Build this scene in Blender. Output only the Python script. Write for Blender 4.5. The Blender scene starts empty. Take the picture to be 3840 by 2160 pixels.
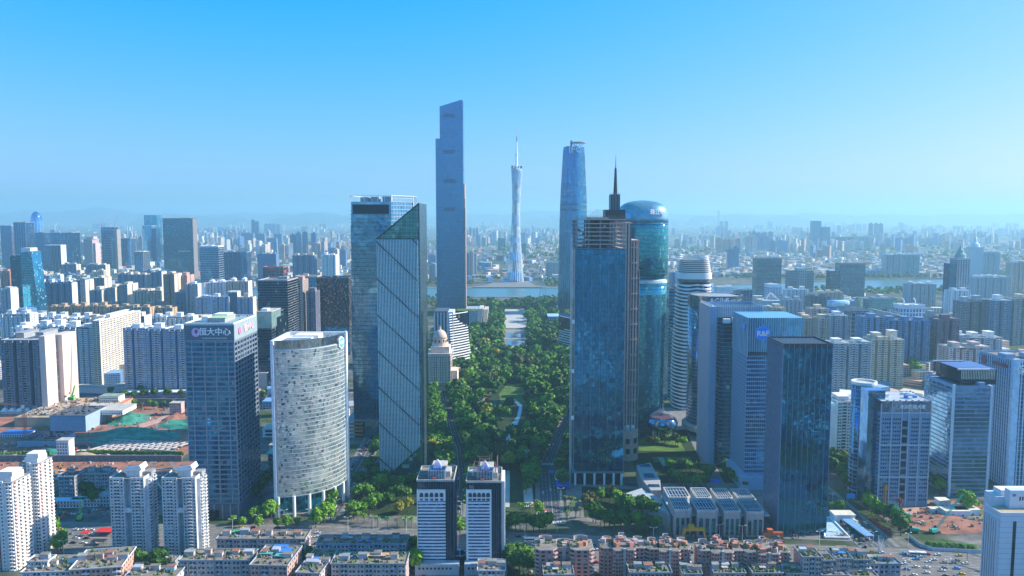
import bpy, math, random
import numpy as np
from mathutils import Vector, Matrix
S = bpy.context.scene
COL = S.collection
R = math.radians
rnd = random.Random(7)
# ------------------------------------------------------------------ camera
H = 240.0                       # drone height over the ground, metres
F = 2981.0                      # focal length in pixels of a 3840 px wide frame
TH = math.atan(268.0 / F)       # pitch below the horizon
CT, ST = math.cos(TH), math.sin(TH)
cam = bpy.data.cameras.new('camera'); cam_o = bpy.data.objects.new('camera', cam); COL.objects.link(cam_o)
cam.sensor_width = 36.0; cam.lens = 36.0 * F / 3840.0
cam.clip_start = 5.0; cam.clip_end = 120000.0
cam_o.location = (0, 0, H); cam_o.rotation_euler = (math.pi / 2 - TH, 0, 0)
S.camera = cam_o
# ------------------------------------------------------------------ sky, sun, exposure
SUN_EL, SUN_AZ = R(31), R(8)    # azimuth measured from +X (right, west) towards +Y (ahead, south)
to_sun = Vector((math.cos(SUN_EL) * math.cos(SUN_AZ), math.cos(SUN_EL) * math.sin(SUN_AZ), math.sin(SUN_EL)))
W = bpy.data.worlds.new('World'); S.world = W; W.use_nodes = True
nt = W.node_tree; nt.nodes.clear()
out = nt.nodes.new('ShaderNodeOutputWorld'); bg = nt.nodes.new('ShaderNodeBackground')
sky = nt.nodes.new('ShaderNodeTexSky'); sky.sky_type = 'NISHITA'; sky.sun_disc = False
sky.sun_elevation = SUN_EL; sky.sun_rotation = math.pi / 2 - SUN_AZ
sky.altitude = 100; sky.air_density = 1.0; sky.dust_density = 1.2; sky.ozone_density = 2.0
# the photograph's clear, saturated grading of the same sky: per-channel gain and contrast
spc = nt.nodes.new('ShaderNodeSeparateColor'); cmb = nt.nodes.new('ShaderNodeCombineColor'); nt.links.new(sky.outputs[0], spc.inputs[0])
for i_, (off, pw, gain, top) in enumerate(((-1.62, 1.0, 0.60, 3.6), (0.0, 0.65, 0.99, 4.8), (0.0, 1.15, 0.95, 8.0))):
 last_ = spc.outputs[i_]
 for op_, val_ in (('ADD', off), ('MAXIMUM', 0.1), ('POWER', pw), ('MULTIPLY', gain), ('MINIMUM', top)):
  n_ = nt.nodes.new('ShaderNodeMath'); n_.operation = op_; nt.links.new(last_, n_.inputs[0]); n_.inputs[1].default_value = val_; last_ = n_.outputs[0]
 nt.links.new(last_, cmb.inputs[i_])
nt.links.new(cmb.outputs[0], bg.inputs['Color'])
bg.inputs['Strength'].default_value = 0.13
nt.links.new(bg.outputs[0], out.inputs[0])
sun = bpy.data.lights.new('sun', 'SUN'); sun.energy = 4.7; sun.angle = R(0.5); sun.color = (1.0, 0.90, 0.75)
sun_o = bpy.data.objects.new('sun', sun); COL.objects.link(sun_o)
sun_o.rotation_euler = to_sun.to_track_quat('Z', 'Y').to_euler(); sun_o.location = (800, 0, 900)
S.view_settings.view_transform = 'Standard'; S.view_settings.look = 'None'
S.view_settings.exposure = 0.9; S.view_settings.gamma = 1.0; S.view_settings.use_curve_mapping = False
S.cycles.max_bounces = 8; S.cycles.diffuse_bounces = 3; S.cycles.glossy_bounces = 3
S.cycles.volume_bounces = 2; S.cycles.transmission_bounces = 4; S.cycles.transparent_max_bounces = 8
S.cycles.use_denoising = True; S.cycles.sample_clamp_indirect = 4.0
# ------------------------------------------------------------------ photograph geometry -> world metres
def rdir(px, py):
 u, v = (px - 1920.0) / F, (py - 1080.0) / F
 return u, CT - v * ST, -ST - v * CT
def G(px, py, z=0.0):           # point of the ground seen at a pixel
 x, y, k = rdir(px, py); t = (z - H) / k
 return x * t, y * t
def DY(py, z=0.0): return G(1920, py, z)[1]
def ZA(py, Y):                  # height over the ground of what is seen at row py at distance Y
 x, y, k = rdir(1920, py); return H + k * Y / y
def XA(px, py, Y):
 x, y, k = rdir(px, py); return x * Y / y
# ------------------------------------------------------------------ things, parts, meshes
def link(o, parent=None):
 COL.objects.link(o)
 if parent is not None: o.parent = parent
 return o
def tag(o, label=None, cat=None, group=None, kind=None):
 if label: o['label'] = label
 if cat: o['category'] = cat
 if group: o['group'] = group
 if kind: o['kind'] = kind
 return o
def thing(name, label, cat, loc=(0, 0, 0), rz=0.0, group=None):
 o = bpy.data.objects.new(name, None); o.empty_display_size = 2
 o.location = loc; o.rotation_euler = (0, 0, rz); link(o)
 return tag(o, label, cat, group)
def dup(root, loc=None, rz=None, label=None, sc=None):
 r = root.copy(); COL.objects.link(r)
 if loc is not None: r.location = loc
 if rz is not None: r.rotation_euler = (0, 0, rz)
 if sc is not None: r.scale = sc
 if label: r['label'] = label
 for ch in root.children:
  c = ch.copy(); COL.objects.link(c); c.parent = r
  for g in ch.children:
   d = g.copy(); COL.objects.link(d); d.parent = c
 return r
class MB:
 def __init__(s): s.v = []; s.f = []
 def add(s, vs, fs):
  n = len(s.v); s.v.extend([tuple(p) for p in vs]); s.f.extend([tuple(i + n for i in f) for f in fs])
 def box(s, x0, y0, z0, x1, y1, z1):
  s.add([(x0,y0,z0),(x1,y0,z0),(x1,y1,z0),(x0,y1,z0),(x0,y0,z1),(x1,y0,z1),(x1,y1,z1),(x0,y1,z1)],
              [(0,3,2,1),(4,5,6,7),(0,1,5,4),(1,2,6,5),(2,3,7,6),(3,0,4,7)])
 def rbox(s, cx, cy, z0, z1, lx, ly, a=0.0):
  c, d = math.cos(a), math.sin(a); P = []
  for z in (z0, z1):
   for x, y in ((-lx,-ly),(lx,-ly),(lx,ly),(-lx,ly)):
    P.append((cx + (x*c - y*d)/2, cy + (x*d + y*c)/2, z))
  s.add(P, [(0,3,2,1),(4,5,6,7),(0,1,5,4),(1,2,6,5),(2,3,7,6),(3,0,4,7)])
 def prism(s, pts, z0, z1, cap=True):
  n = len(pts); P = [(x, y, z0) for x, y in pts] + [(x, y, z1) for x, y in pts]
  fs = [(i, (i+1) % n, n + (i+1) % n, n + i) for i in range(n)]
  if cap: fs += [tuple(range(n, 2*n)), tuple(range(n-1, -1, -1))]
  s.add(P, fs)
 def hip(s, x0, y0, x1, y1, z0, z1, inset):
  s.add([(x0,y0,z0),(x1,y0,z0),(x1,y1,z0),(x0,y1,z0),(x0+inset,y0+inset,z1),(x1-inset,y0+inset,z1),(x1-inset,y1-inset,z1),(x0+inset,y1-inset,z1)],
              [(0,3,2,1),(4,5,6,7),(0,1,5,4),(1,2,6,5),(2,3,7,6),(3,0,4,7)])
 def loft(s, rings, cap=True):
  n = len(rings[0]); P = [p for r in rings for p in r]; fs = []
  for k in range(len(rings)-1):
   for i in range(n):
    j = (i+1) % n; fs.append((k*n+i, k*n+j, (k+1)*n+j, (k+1)*n+i))
  if cap: fs += [tuple(range(n-1, -1, -1)), tuple((len(rings)-1)*n+i for i in range(n))]
  s.add(P, fs)
 def tube(s, p, q, r, n=5, r2=None):
  p, q = Vector(p), Vector(q); d = (q-p)
  if d.length < 1e-6: return
  a = d.orthogonal().normalized(); b = d.normalized().cross(a); r2 = r if r2 is None else r2
  P = [p + (a*math.cos(t)+b*math.sin(t))*r for t in [2*math.pi*i/n for i in range(n)]]
  P += [q + (a*math.cos(t)+b*math.sin(t))*r2 for t in [2*math.pi*i/n for i in range(n)]]
  s.add(P, [(i,(i+1)%n,n+(i+1)%n,n+i) for i in range(n)] + [tuple(range(n-1,-1,-1)), tuple(range(n,2*n))])
 def quad(s, a, b, c, d): s.add([a, b, c, d], [(0,1,2,3)])
 def mesh(s, name, mat=None, smooth=False):
  me = bpy.data.meshes.new(name); me.from_pydata(s.v, [], s.f)
  if smooth: me.shade_smooth()
  if mat: me.materials.append(mat)
  return me
 def build(s, name, mat, parent=None, kind=None, smooth=False, loc=None):
  if not s.v: return None
  o = bpy.data.objects.new(name, s.mesh(name, mat, smooth)); link(o, parent)
  if kind: o['kind'] = kind
  if loc: o.location = loc
  return o
def obj(name, me, parent=None, M=None):
 o = bpy.data.objects.new(name, me); link(o, parent)
 if M is not None: o.matrix_local = M
 return o
_cubes = {}
def cube(mat, nm='piece'):
 k = (mat.name, nm)
 if k not in _cubes:
  b = MB(); b.box(-.5,-.5,-.5,.5,.5,.5); _cubes[k] = b.mesh(nm, mat)
 return _cubes[k]
CUBE_V = np.array([(-.5,-.5,-.5),(.5,-.5,-.5),(.5,.5,-.5),(-.5,.5,-.5),(-.5,-.5,.5),(.5,-.5,.5),(.5,.5,.5),(-.5,.5,.5)])
CUBE_F = np.array([(0,3,2,1),(4,5,6,7),(0,1,5,4),(1,2,6,5),(2,3,7,6),(3,0,4,7)])
def np_mesh(name, V, Fq, mat):
 me = bpy.data.meshes.new(name)
 me.vertices.add(len(V)); me.vertices.foreach_set('co', np.asarray(V, dtype=np.float32).ravel())
 k = Fq.shape[1]
 me.loops.add(Fq.size); me.loops.foreach_set('vertex_index', Fq.ravel().astype(np.int32))
 me.polygons.add(len(Fq)); me.polygons.foreach_set('loop_start', np.arange(len(Fq), dtype=np.int32)*k)
 me.polygons.foreach_set('loop_total', np.full(len(Fq), k, dtype=np.int32))
 me.update(calc_edges=True); me.validate(); me.shade_flat()
 if mat: me.materials.append(mat)
 return me
# a piece is (cx, cy, cz, sx, sy, sz, rz, tilt_x, tilt_z): a box in its parent's frame
def _rot(rz, tx, tz):
 return Matrix.Rotation(rz + tz, 4, 'Z') @ Matrix.Rotation(tx, 4, 'X')
COUNT = {'pieces': 0}
def pieces(parent, name, mat, lst, limit=300):
 """alike boxes: the nearest `limit` as parts of their own, the rest joined in one part"""
 if not lst: return
 ox, oy = parent.location.x, parent.location.y; rz = parent.rotation_euler.z; c, s = math.cos(rz), math.sin(rz)
 def key(p):
  x, y = ox + p[0]*c - p[1]*s, oy + p[0]*s + p[1]*c
  return math.hypot(x, y)
 if len(lst) > limit:
  lst = sorted(lst, key=key); one, rest = lst[:limit], lst[limit:]
 else: one, rest = lst, []
 COUNT['pieces'] += len(one)
 if one:
  me = cube(mat, name)
  for p in one:
   p = tuple(p) + (0.0,) * (9 - len(p))
   M = Matrix.Translation(p[:3]) @ _rot(*p[6:9]) @ Matrix.Diagonal((p[3], p[4], p[5], 1.0))
   o = bpy.data.objects.new(name, me); COL.objects.link(o); o.parent = parent; o.matrix_local = M
 if rest:
  A = np.array([tuple(p) + (0.0,) * (9 - len(p)) for p in rest])
  V = CUBE_V[None] * A[:, None, 3:6]
  ct, st = np.cos(A[:, 7])[:, None], np.sin(A[:, 7])[:, None]
  y, z = V[..., 1]*ct - V[..., 2]*st, V[..., 1]*st + V[..., 2]*ct
  cz, sz = np.cos(A[:, 6]+A[:, 8])[:, None], np.sin(A[:, 6]+A[:, 8])[:, None]
  x2, y2 = V[..., 0]*cz - y*sz, V[..., 0]*sz + y*cz
  V = np.stack([x2, y2, z], -1) + A[:, None, 0:3]
  Fq = (CUBE_F[None] + (np.arange(len(A))*8)[:, None, None]).reshape(-1, 4)
  o = bpy.data.objects.new(name, np_mesh(name, V.reshape(-1, 3), Fq, mat)); link(o, parent); o['kind'] = 'stuff'
# ------------------------------------------------------------------ materials
def _mat(name):
 m = bpy.data.materials.new(name); m.use_nodes = True; t = m.node_tree
 return m, t, t.nodes['Principled BSDF']
def _N(t, ty, **kw):
 n = t.nodes.new(ty)
 for k, v in kw.items():
  if k in ('op',): n.operation = v
  else: n.inputs[k].default_value = v
 return n
_pm = {}
def plain(name, col, rough=0.8, metal=0.0, var=0.25, scale=0.25, spec=0.3, bump=0.0, stain=True, emit=0.0):
 """painted or raw surface with wear: large soft stains and fine grain in world space"""
 if name in _pm: return _pm[name]
 m, t, b = _mat(name)
 g = t.nodes.new('ShaderNodeNewGeometry')
 n1 = _N(t, 'ShaderNodeTexNoise', Scale=scale, Detail=5.0, Roughness=0.65)
 t.links.new(g.outputs['Position'], n1.inputs['Vector'])
 mr = _N(t, 'ShaderNodeMapRange'); mr.inputs['From Min'].default_value = 0.3; mr.inputs['From Max'].default_value = 0.7
 mr.inputs['To Min'].default_value = 1 - var; mr.inputs['To Max'].default_value = 1 + var * 0.6
 t.links.new(n1.outputs['Fac'], mr.inputs['Value'])
 mul = t.nodes.new('ShaderNodeVectorMath'); mul.operation = 'SCALE'; mul.inputs[0].default_value = col[:3]
 t.links.new(mr.outputs[0], mul.inputs['Scale']); last = mul.outputs[0]
 if stain:      # vertical run-off streaks
  mp = t.nodes.new('ShaderNodeMapping'); mp.inputs['Scale'].default_value = (0.9, 0.9, 0.05)
  n2 = _N(t, 'ShaderNodeTexNoise', Scale=1.0, Detail=3.0)
  t.links.new(g.outputs['Position'], mp.inputs['Vector']); t.links.new(mp.outputs[0], n2.inputs['Vector'])
  m2 = _N(t, 'ShaderNodeMapRange'); m2.inputs['From Min'].default_value = 0.35; m2.inputs['From Max'].default_value = 0.6
  m2.inputs['To Min'].default_value = 1 - var * 0.7; m2.inputs['To Max'].default_value = 1.0
  t.links.new(n2.outputs['Fac'], m2.inputs['Value'])
  ml = t.nodes.new('ShaderNodeVectorMath'); ml.operation = 'SCALE'
  t.links.new(last, ml.inputs[0]); t.links.new(m2.outputs[0], ml.inputs['Scale']); last = ml.outputs[0]
 t.links.new(last, b.inputs['Base Color'])
 b.inputs['Roughness'].default_value = rough; b.inputs['Metallic'].default_value = metal
 b.inputs['Specular IOR Level'].default_value = spec
 if bump:
  n3 = _N(t, 'ShaderNodeTexNoise', Scale=1.2, Detail=4.0); t.links.new(g.outputs['Position'], n3.inputs['Vector'])
  bp = _N(t, 'ShaderNodeBump', Strength=bump, Distance=0.5); t.links.new(n3.outputs['Fac'], bp.inputs['Height'])
  t.links.new(bp.outputs[0], b.inputs['Normal'])
 if emit:
  b.inputs['Emission Color'].default_value = (*col[:3], 1); b.inputs['Emission Strength'].default_value = emit
 _pm[name] = m; return m
def glass(name, col, col2=None, cell=(3.0, 4.0), rough=0.08, metal=0.7, blinds=0.12, wave=0.02, blind_col=(0.22,0.30,0.36), nsc=0.035, nmix=0.45, wsc=0.16):
 """tinted curtain-wall glass: every pane differs a little in tint, gloss and flatness, some have blinds drawn"""
 if name in _pm: return _pm[name]
 metal = min(1.0, metal + 0.22); m, t, b = _mat(name); col2 = col2 or tuple(c * 0.55 for c in col)
 g = t.nodes.new('ShaderNodeNewGeometry'); sp = t.nodes.new('ShaderNodeSeparateXYZ'); t.links.new(g.outputs['Position'], sp.inputs[0])
 def M(op, a, b_=None):
  n = t.nodes.new('ShaderNodeMath'); n.operation = op
  for i, v in enumerate((a, b_)):
   if v is None: continue
   if hasattr(v, 'name') and hasattr(v, 'node'): t.links.new(v, n.inputs[i])
   else: n.inputs[i].default_value = v
  return n.outputs[0]
 u = M('FLOOR', M('DIVIDE', M('ADD', sp.outputs[0], sp.outputs[1]), cell[0]))
 v = M('FLOOR', M('DIVIDE', sp.outputs[2], cell[1]))
 cb = t.nodes.new('ShaderNodeCombineXYZ'); t.links.new(u, cb.inputs[0]); t.links.new(v, cb.inputs[1])
 wn = t.nodes.new('ShaderNodeTexWhiteNoise'); wn.noise_dimensions = '3D'; t.links.new(cb.outputs[0], wn.inputs['Vector'])
 ns = _N(t, 'ShaderNodeTexNoise', Scale=nsc, Detail=3.0); t.links.new(g.outputs['Position'], ns.inputs['Vector'])
 fac = M('ADD', M('MULTIPLY', wn.outputs['Value'], 1-nmix), M('MULTIPLY', M('SUBTRACT', M('MULTIPLY', ns.outputs['Fac'], 2.4), 0.7), nmix))
 mx = t.nodes.new('ShaderNodeMix'); mx.data_type = 'RGBA'; t.links.new(fac, mx.inputs['Factor'])
 mx.inputs['A'].default_value = (*col2, 1); mx.inputs['B'].default_value = (*col, 1)
 isb = M('LESS_THAN', wn.outputs['Value'], blinds)
 mx2 = t.nodes.new('ShaderNodeMix'); mx2.data_type = 'RGBA'; t.links.new(isb, mx2.inputs['Factor'])
 t.links.new(mx.outputs['Result'], mx2.inputs['A']); mx2.inputs['B'].default_value = (*blind_col, 1)
 t.links.new(mx2.outputs['Result'], b.inputs['Base Color'])
 t.links.new(M('SUBTRACT', metal, M('MULTIPLY', isb, metal * 0.6)), b.inputs['Metallic'])
 b.inputs['Roughness'].default_value = rough; b.inputs['Specular IOR Level'].default_value = 0.3
 if wave:
  n3 = _N(t, 'ShaderNodeTexNoise', Scale=wsc, Detail=2.0); t.links.new(g.outputs['Position'], n3.inputs['Vector'])
  bp = _N(t, 'ShaderNodeBump', Strength=1.0, Distance=wave * 6); t.links.new(n3.outputs['Fac'], bp.inputs['Height'])
  t.links.new(bp.outputs[0], b.inputs['Normal'])
 _pm[name] = m; return m
def facade(name, wall, win, cell=(3.6, 3.1), duty=(0.55, 0.5), wrough=0.8, gmetal=0.3, ribs=0.0):
 """a wall too far away for its windows to be told apart: window grid on vertical faces, plain roof"""
 if name in _pm: return _pm[name]
 m, t, b = _mat(name)
 g = t.nodes.new('ShaderNodeNewGeometry'); sp = t.nodes.new('ShaderNodeSeparateXYZ'); t.links.new(g.outputs['Position'], sp.inputs[0])
 sn = t.nodes.new('ShaderNodeSeparateXYZ'); t.links.new(g.outputs['Normal'], sn.inputs[0])
 def M(op, a, b_=None):
  n = t.nodes.new('ShaderNodeMath'); n.operation = op
  for i, v in enumerate((a, b_)):
   if v is None: continue
   if hasattr(v, 'name') and hasattr(v, 'node'): t.links.new(v, n.inputs[i])
   else: n.inputs[i].default_value = v
  return n.outputs[0]
 uu = M('DIVIDE', M('ADD', sp.outputs[0], sp.outputs[1]), cell[0]); vv = M('DIVIDE', sp.outputs[2], cell[1])
 hit = M('MULTIPLY', M('LESS_THAN', M('FRACT', uu), duty[0]), M('LESS_THAN', M('FRACT', vv), duty[1]))
 hit = M('MULTIPLY', hit, M('LESS_THAN', M('ABSOLUTE', sn.outputs[2]), 0.5))
 cb = t.nodes.new('ShaderNodeCombineXYZ'); t.links.new(M('FLOOR', uu), cb.inputs[0]); t.links.new(M('FLOOR', vv), cb.inputs[1])
 wn = t.nodes.new('ShaderNodeTexWhiteNoise'); t.links.new(cb.outputs[0], wn.inputs['Vector'])
 rib = _N(t, 'ShaderNodeTexNoise', Scale=0.02, Detail=4.0); t.links.new(g.outputs['Position'], rib.inputs['Vector'])
 ms = _N(t, 'ShaderNodeMapRange'); ms.inputs['From Min'].default_value = 0.3; ms.inputs['From Max'].default_value = 0.7
 ms.inputs['To Min'].default_value = 0.75; ms.inputs['To Max'].default_value = 1.2; t.links.new(rib.outputs['Fac'], ms.inputs['Value'])
 oi = t.nodes.new('ShaderNodeObjectInfo')
 mo = _N(t, 'ShaderNodeMapRange'); mo.inputs['To Min'].default_value = 0.75; mo.inputs['To Max'].default_value = 1.15; t.links.new(oi.outputs['Random'], mo.inputs['Value'])
 wc = t.nodes.new('ShaderNodeVectorMath'); wc.operation = 'SCALE'; wc.inputs[0].default_value = wall
 t.links.new(M('MULTIPLY', ms.outputs[0], mo.outputs[0]), wc.inputs['Scale'])
 gc = t.nodes.new('ShaderNodeVectorMath'); gc.operation = 'SCALE'; gc.inputs[0].default_value = win
 t.links.new(M('ADD', M('MULTIPLY', wn.outputs['Value'], 1.2), 0.4), gc.inputs['Scale'])
 mx = t.nodes.new('ShaderNodeMix'); mx.data_type = 'RGBA'; t.links.new(hit, mx.inputs['Factor'])
 t.links.new(wc.outputs[0], mx.inputs['A']); t.links.new(gc.outputs[0], mx.inputs['B'])
 t.links.new(mx.outputs['Result'], b.inputs['Base Color'])
 t.links.new(M('MULTIPLY', hit, gmetal), b.inputs['Metallic'])
 t.links.new(M('SUBTRACT', wrough, M('MULTIPLY', hit, wrough - 0.2)), b.inputs['Roughness'])
 _pm[name] = m; return m
def foliage(name, c1, c2, scale=0.35):
 if name in _pm: return _pm[name]
 m, t, b = _mat(name)
 g = t.nodes.new('ShaderNodeNewGeometry'); oi = t.nodes.new('ShaderNodeObjectInfo')
 n1 = _N(t, 'ShaderNodeTexNoise', Scale=scale, Detail=4.0, Roughness=0.7); t.links.new(g.outputs['Position'], n1.inputs['Vector'])
 mr = _N(t, 'ShaderNodeMapRange'); mr.inputs['From Min'].default_value = 0.35; mr.inputs['From Max'].default_value = 0.65
 t.links.new(n1.outputs['Fac'], mr.inputs['Value'])
 ad = t.nodes.new('ShaderNodeMath'); ad.operation = 'MULTIPLY_ADD'; ad.inputs[1].default_value = 0.6; t.links.new(mr.outputs[0], ad.inputs[0])
 a2 = t.nodes.new('ShaderNodeMath'); a2.operation = 'MULTIPLY'; a2.inputs[1].default_value = 0.4
 t.links.new(oi.outputs['Random'], a2.inputs[0]); t.links.new(a2.outputs[0], ad.inputs[2])
 mx = t.nodes.new('ShaderNodeMix'); mx.data_type = 'RGBA'; t.links.new(ad.outputs[0], mx.inputs['Factor'])
 mx.inputs['A'].default_value = (*c1, 1); mx.inputs['B'].default_value = (*c2, 1)
 t.links.new(mx.outputs['Result'], b.inputs['Base Color'])
 b.inputs['Roughness'].default_value = 0.7; b.inputs['Specular IOR Level'].default_value = 0.25
 _pm[name] = m; return m
# ------------------------------------------------------------------ lettering
def text(body, size, mat, parent, name='lettering', loc=(0,0,0), rot=(math.pi/2,0,0), ext=0.15, align='CENTER', vertical=False, bold=0.0):
 if vertical: body = '\n'.join(body)
 c = bpy.data.curves.new(name, 'FONT'); c.body = body; c.size = size; c.extrude = ext; c.align_x = align; c.resolution_u = 2
 c.offset = bold
 if vertical: c.space_line = 1.25
 o = bpy.data.objects.new(name, c); COL.objects.link(o)
 dg = bpy.context.evaluated_depsgraph_get(); me = bpy.data.meshes.new_from_object(o.evaluated_get(dg))
 bpy.data.objects.remove(o); me.materials.clear(); me.materials.append(mat)
 for p in me.polygons: p.material_index = 0
 r = bpy.data.objects.new(name, me); link(r, parent); r.location = loc; r.rotation_euler = rot
 return r
# ------------------------------------------------------------------ palette
WHITE = plain('white_render', (0.80, 0.81, 0.81), var=0.12)
WHITE2 = plain('white_tile', (0.70, 0.76, 0.82), var=0.12, rough=0.5)
CREAM = plain('cream_render', (0.66, 0.57, 0.44), var=0.14)
PINK = plain('pink_tile', (0.52, 0.34, 0.29), var=0.22)
PALEPINK = plain('pale_pink_render', (0.60, 0.48, 0.46), var=0.2)
REDTRIM = plain('red_brown_tile', (0.32, 0.09, 0.07), var=0.25)
TAN = plain('tan_render', (0.52, 0.36, 0.22), var=0.2)
GREYW = plain('grey_render', (0.36, 0.38, 0.40), var=0.2)
DGREY = plain('dark_grey_cladding', (0.10, 0.12, 0.15), var=0.2, rough=0.5)
CONC = plain('raw_concrete', (0.36, 0.33, 0.30), var=0.3)
ROOF = plain('roof_screed', (0.25, 0.22, 0.19), var=0.45, scale=0.15, stain=False)
ROOFG = plain('grey_roof_screed', (0.30, 0.31, 0.31), var=0.4, scale=0.12, stain=False)
ROOFW = plain('pale_roof_screed', (0.50, 0.48, 0.44), var=0.3, scale=0.2, stain=False)
STEELW = plain('white_steel', (0.70, 0.72, 0.72), var=0.08, rough=0.4, stain=False)
STEELG = plain('grey_steel', (0.30, 0.33, 0.36), var=0.1, rough=0.4, metal=0.4, stain=False)
STEELD = plain('dark_steel', (0.045, 0.05, 0.06), var=0.2, rough=0.4, stain=False)
BLUEROOF = plain('blue_sheet_roof', (0.05, 0.22, 0.62), var=0.25, rough=0.5, stain=False)
GREENROOF = plain('green_sheet_roof', (0.08, 0.42, 0.22), var=0.25, rough=0.5, stain=False)
TEALROOF = plain('teal_sheet_roof', (0.10, 0.42, 0.36), var=0.25, rough=0.5, stain=False)
ORANGE = plain('orange_paint', (0.62, 0.25, 0.03), var=0.15, stain=False)
REDP = plain('red_paint', (0.60, 0.03, 0.03), var=0.1, stain=False)
YELP = plain('yellow_paint', (0.75, 0.50, 0.04), var=0.1, stain=False)
TEALP = plain('teal_paint', (0.05, 0.42, 0.34), var=0.1, stain=False)
GREENP = plain('green_paint', (0.16, 0.55, 0.10), var=0.1, stain=False)
BLUEP = plain('blue_paint', (0.03, 0.16, 0.70), var=0.1, stain=False)
SIGNB = plain('blue_sign', (0.08, 0.45, 0.95), var=0.05, stain=False)
SIGNW = plain('white_sign', (0.85, 0.87, 0.88), var=0.03, stain=False)
PALEGREEN = plain('pale_green_deck', (0.40, 0.55, 0.35), var=0.2, stain=False)
WIN = glass('window_glass', (0.10, 0.14, 0.18), (0.015, 0.025, 0.035), cell=(1.9, 3.0), metal=0.25, rough=0.12, blinds=0.13, blind_col=(0.35, 0.38, 0.38), wave=0)
WINB = glass('blue_window_glass', (0.06, 0.20, 0.55), (0.02, 0.05, 0.16), cell=(1.6, 3.2), metal=0.35, rough=0.1, blinds=0.1, blind_col=(0.15, 0.35, 0.75), wave=0)
WIND = glass('dark_window_glass', (0.05, 0.07, 0.09), (0.012, 0.018, 0.025), cell=(2.2, 3.1), metal=0.3, rough=0.12, blinds=0.08, wave=0)
GL_BLUE = glass('deep_blue_glass', (0.045, 0.26, 0.52), (0.01, 0.09, 0.22), blinds=0.03)
GL_TEAL = glass('teal_glass', (0.07, 0.46, 0.64), (0.015, 0.20, 0.34), blinds=0.06, blind_col=(0.3, 0.5, 0.55))
GL_DTEAL = glass('dark_teal_glass', (0.03, 0.20, 0.30), (0.008, 0.07, 0.14), blinds=0.03, blind_col=(0.25, 0.4, 0.4))
GL_GREY = glass('grey_blue_glass', (0.16, 0.38, 0.60), (0.04, 0.14, 0.28), blinds=0.05)
GL_PALE = glass('pale_reflective_glass', (0.95, 1.0, 0.94), (0.16, 0.32, 0.38), cell=(1.7, 1.9), blinds=0.10, blind_col=(0.05, 0.10, 0.13), metal=0.45, nsc=0.09, nmix=0.6, wave=0.08)
GL_BLACK = glass('black_glass', (0.03, 0.055, 0.09), (0.01, 0.02, 0.04), blinds=0.02, metal=0.5)
GL_SKY = glass('light_blue_glass', (0.18, 0.54, 0.85), (0.06, 0.28, 0.58), blinds=0.05)
GL_GREEN = glass('green_glass', (0.16, 0.42, 0.38), (0.05, 0.20, 0.20), blinds=0.08)
# lettering meshes are made first, while the scene is still small
_TM = {}
def tmesh(body, vertical=False, bold=0.0, ext=0.25):
 k = (body, vertical, bold)
 if k not in _TM:
  c = bpy.data.curves.new('lettering', 'FONT'); c.body = '\n'.join(body) if vertical else body
  c.size = 1.0; c.extrude = ext * 0.2; c.align_x = 'CENTER'; c.align_y = 'CENTER'; c.resolution_u = 2; c.offset = bold
  if vertical: c.space_line = 1.1
  o = bpy.data.objects.new('lettering', c); COL.objects.link(o)
  me = bpy.data.meshes.new_from_object(o.evaluated_get(bpy.context.evaluated_depsgraph_get()))
  bpy.data.objects.remove(o); _TM[k] = me
 return _TM[k]
for a in (('恒大中心', False, 0.02), ('Evergrande International Center', False, 0.01), ('R&F', False, 0.03), ('IFC', False, 0.0), ('AGILE', False, 0.01), ('雅居乐', False, 0.01),
          ('COSCO', False, 0.01), ('津滨腾越大厦', False, 0.01), ('保利', False, 0.01), ('中国邮政储蓄银行', True, 0.02), ('珠江城', False, 0.01)):
 tmesh(*a)
def letters(body, size, mat, parent, loc, rz=0.0, vertical=False, bold=None, name='lettering'):
 me = [m for k, m in _TM.items() if k[0] == body][0].copy(); me.materials.clear(); me.materials.append(mat)
 o = bpy.data.objects.new(name, me); link(o, parent)
 o.matrix_local = Matrix.Translation(loc) @ Matrix.Rotation(rz, 4, 'Z') @ Matrix.Rotation(math.pi/2, 4, 'X') @ Matrix.Diagonal((size, size, size, 1))
 return o
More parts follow.
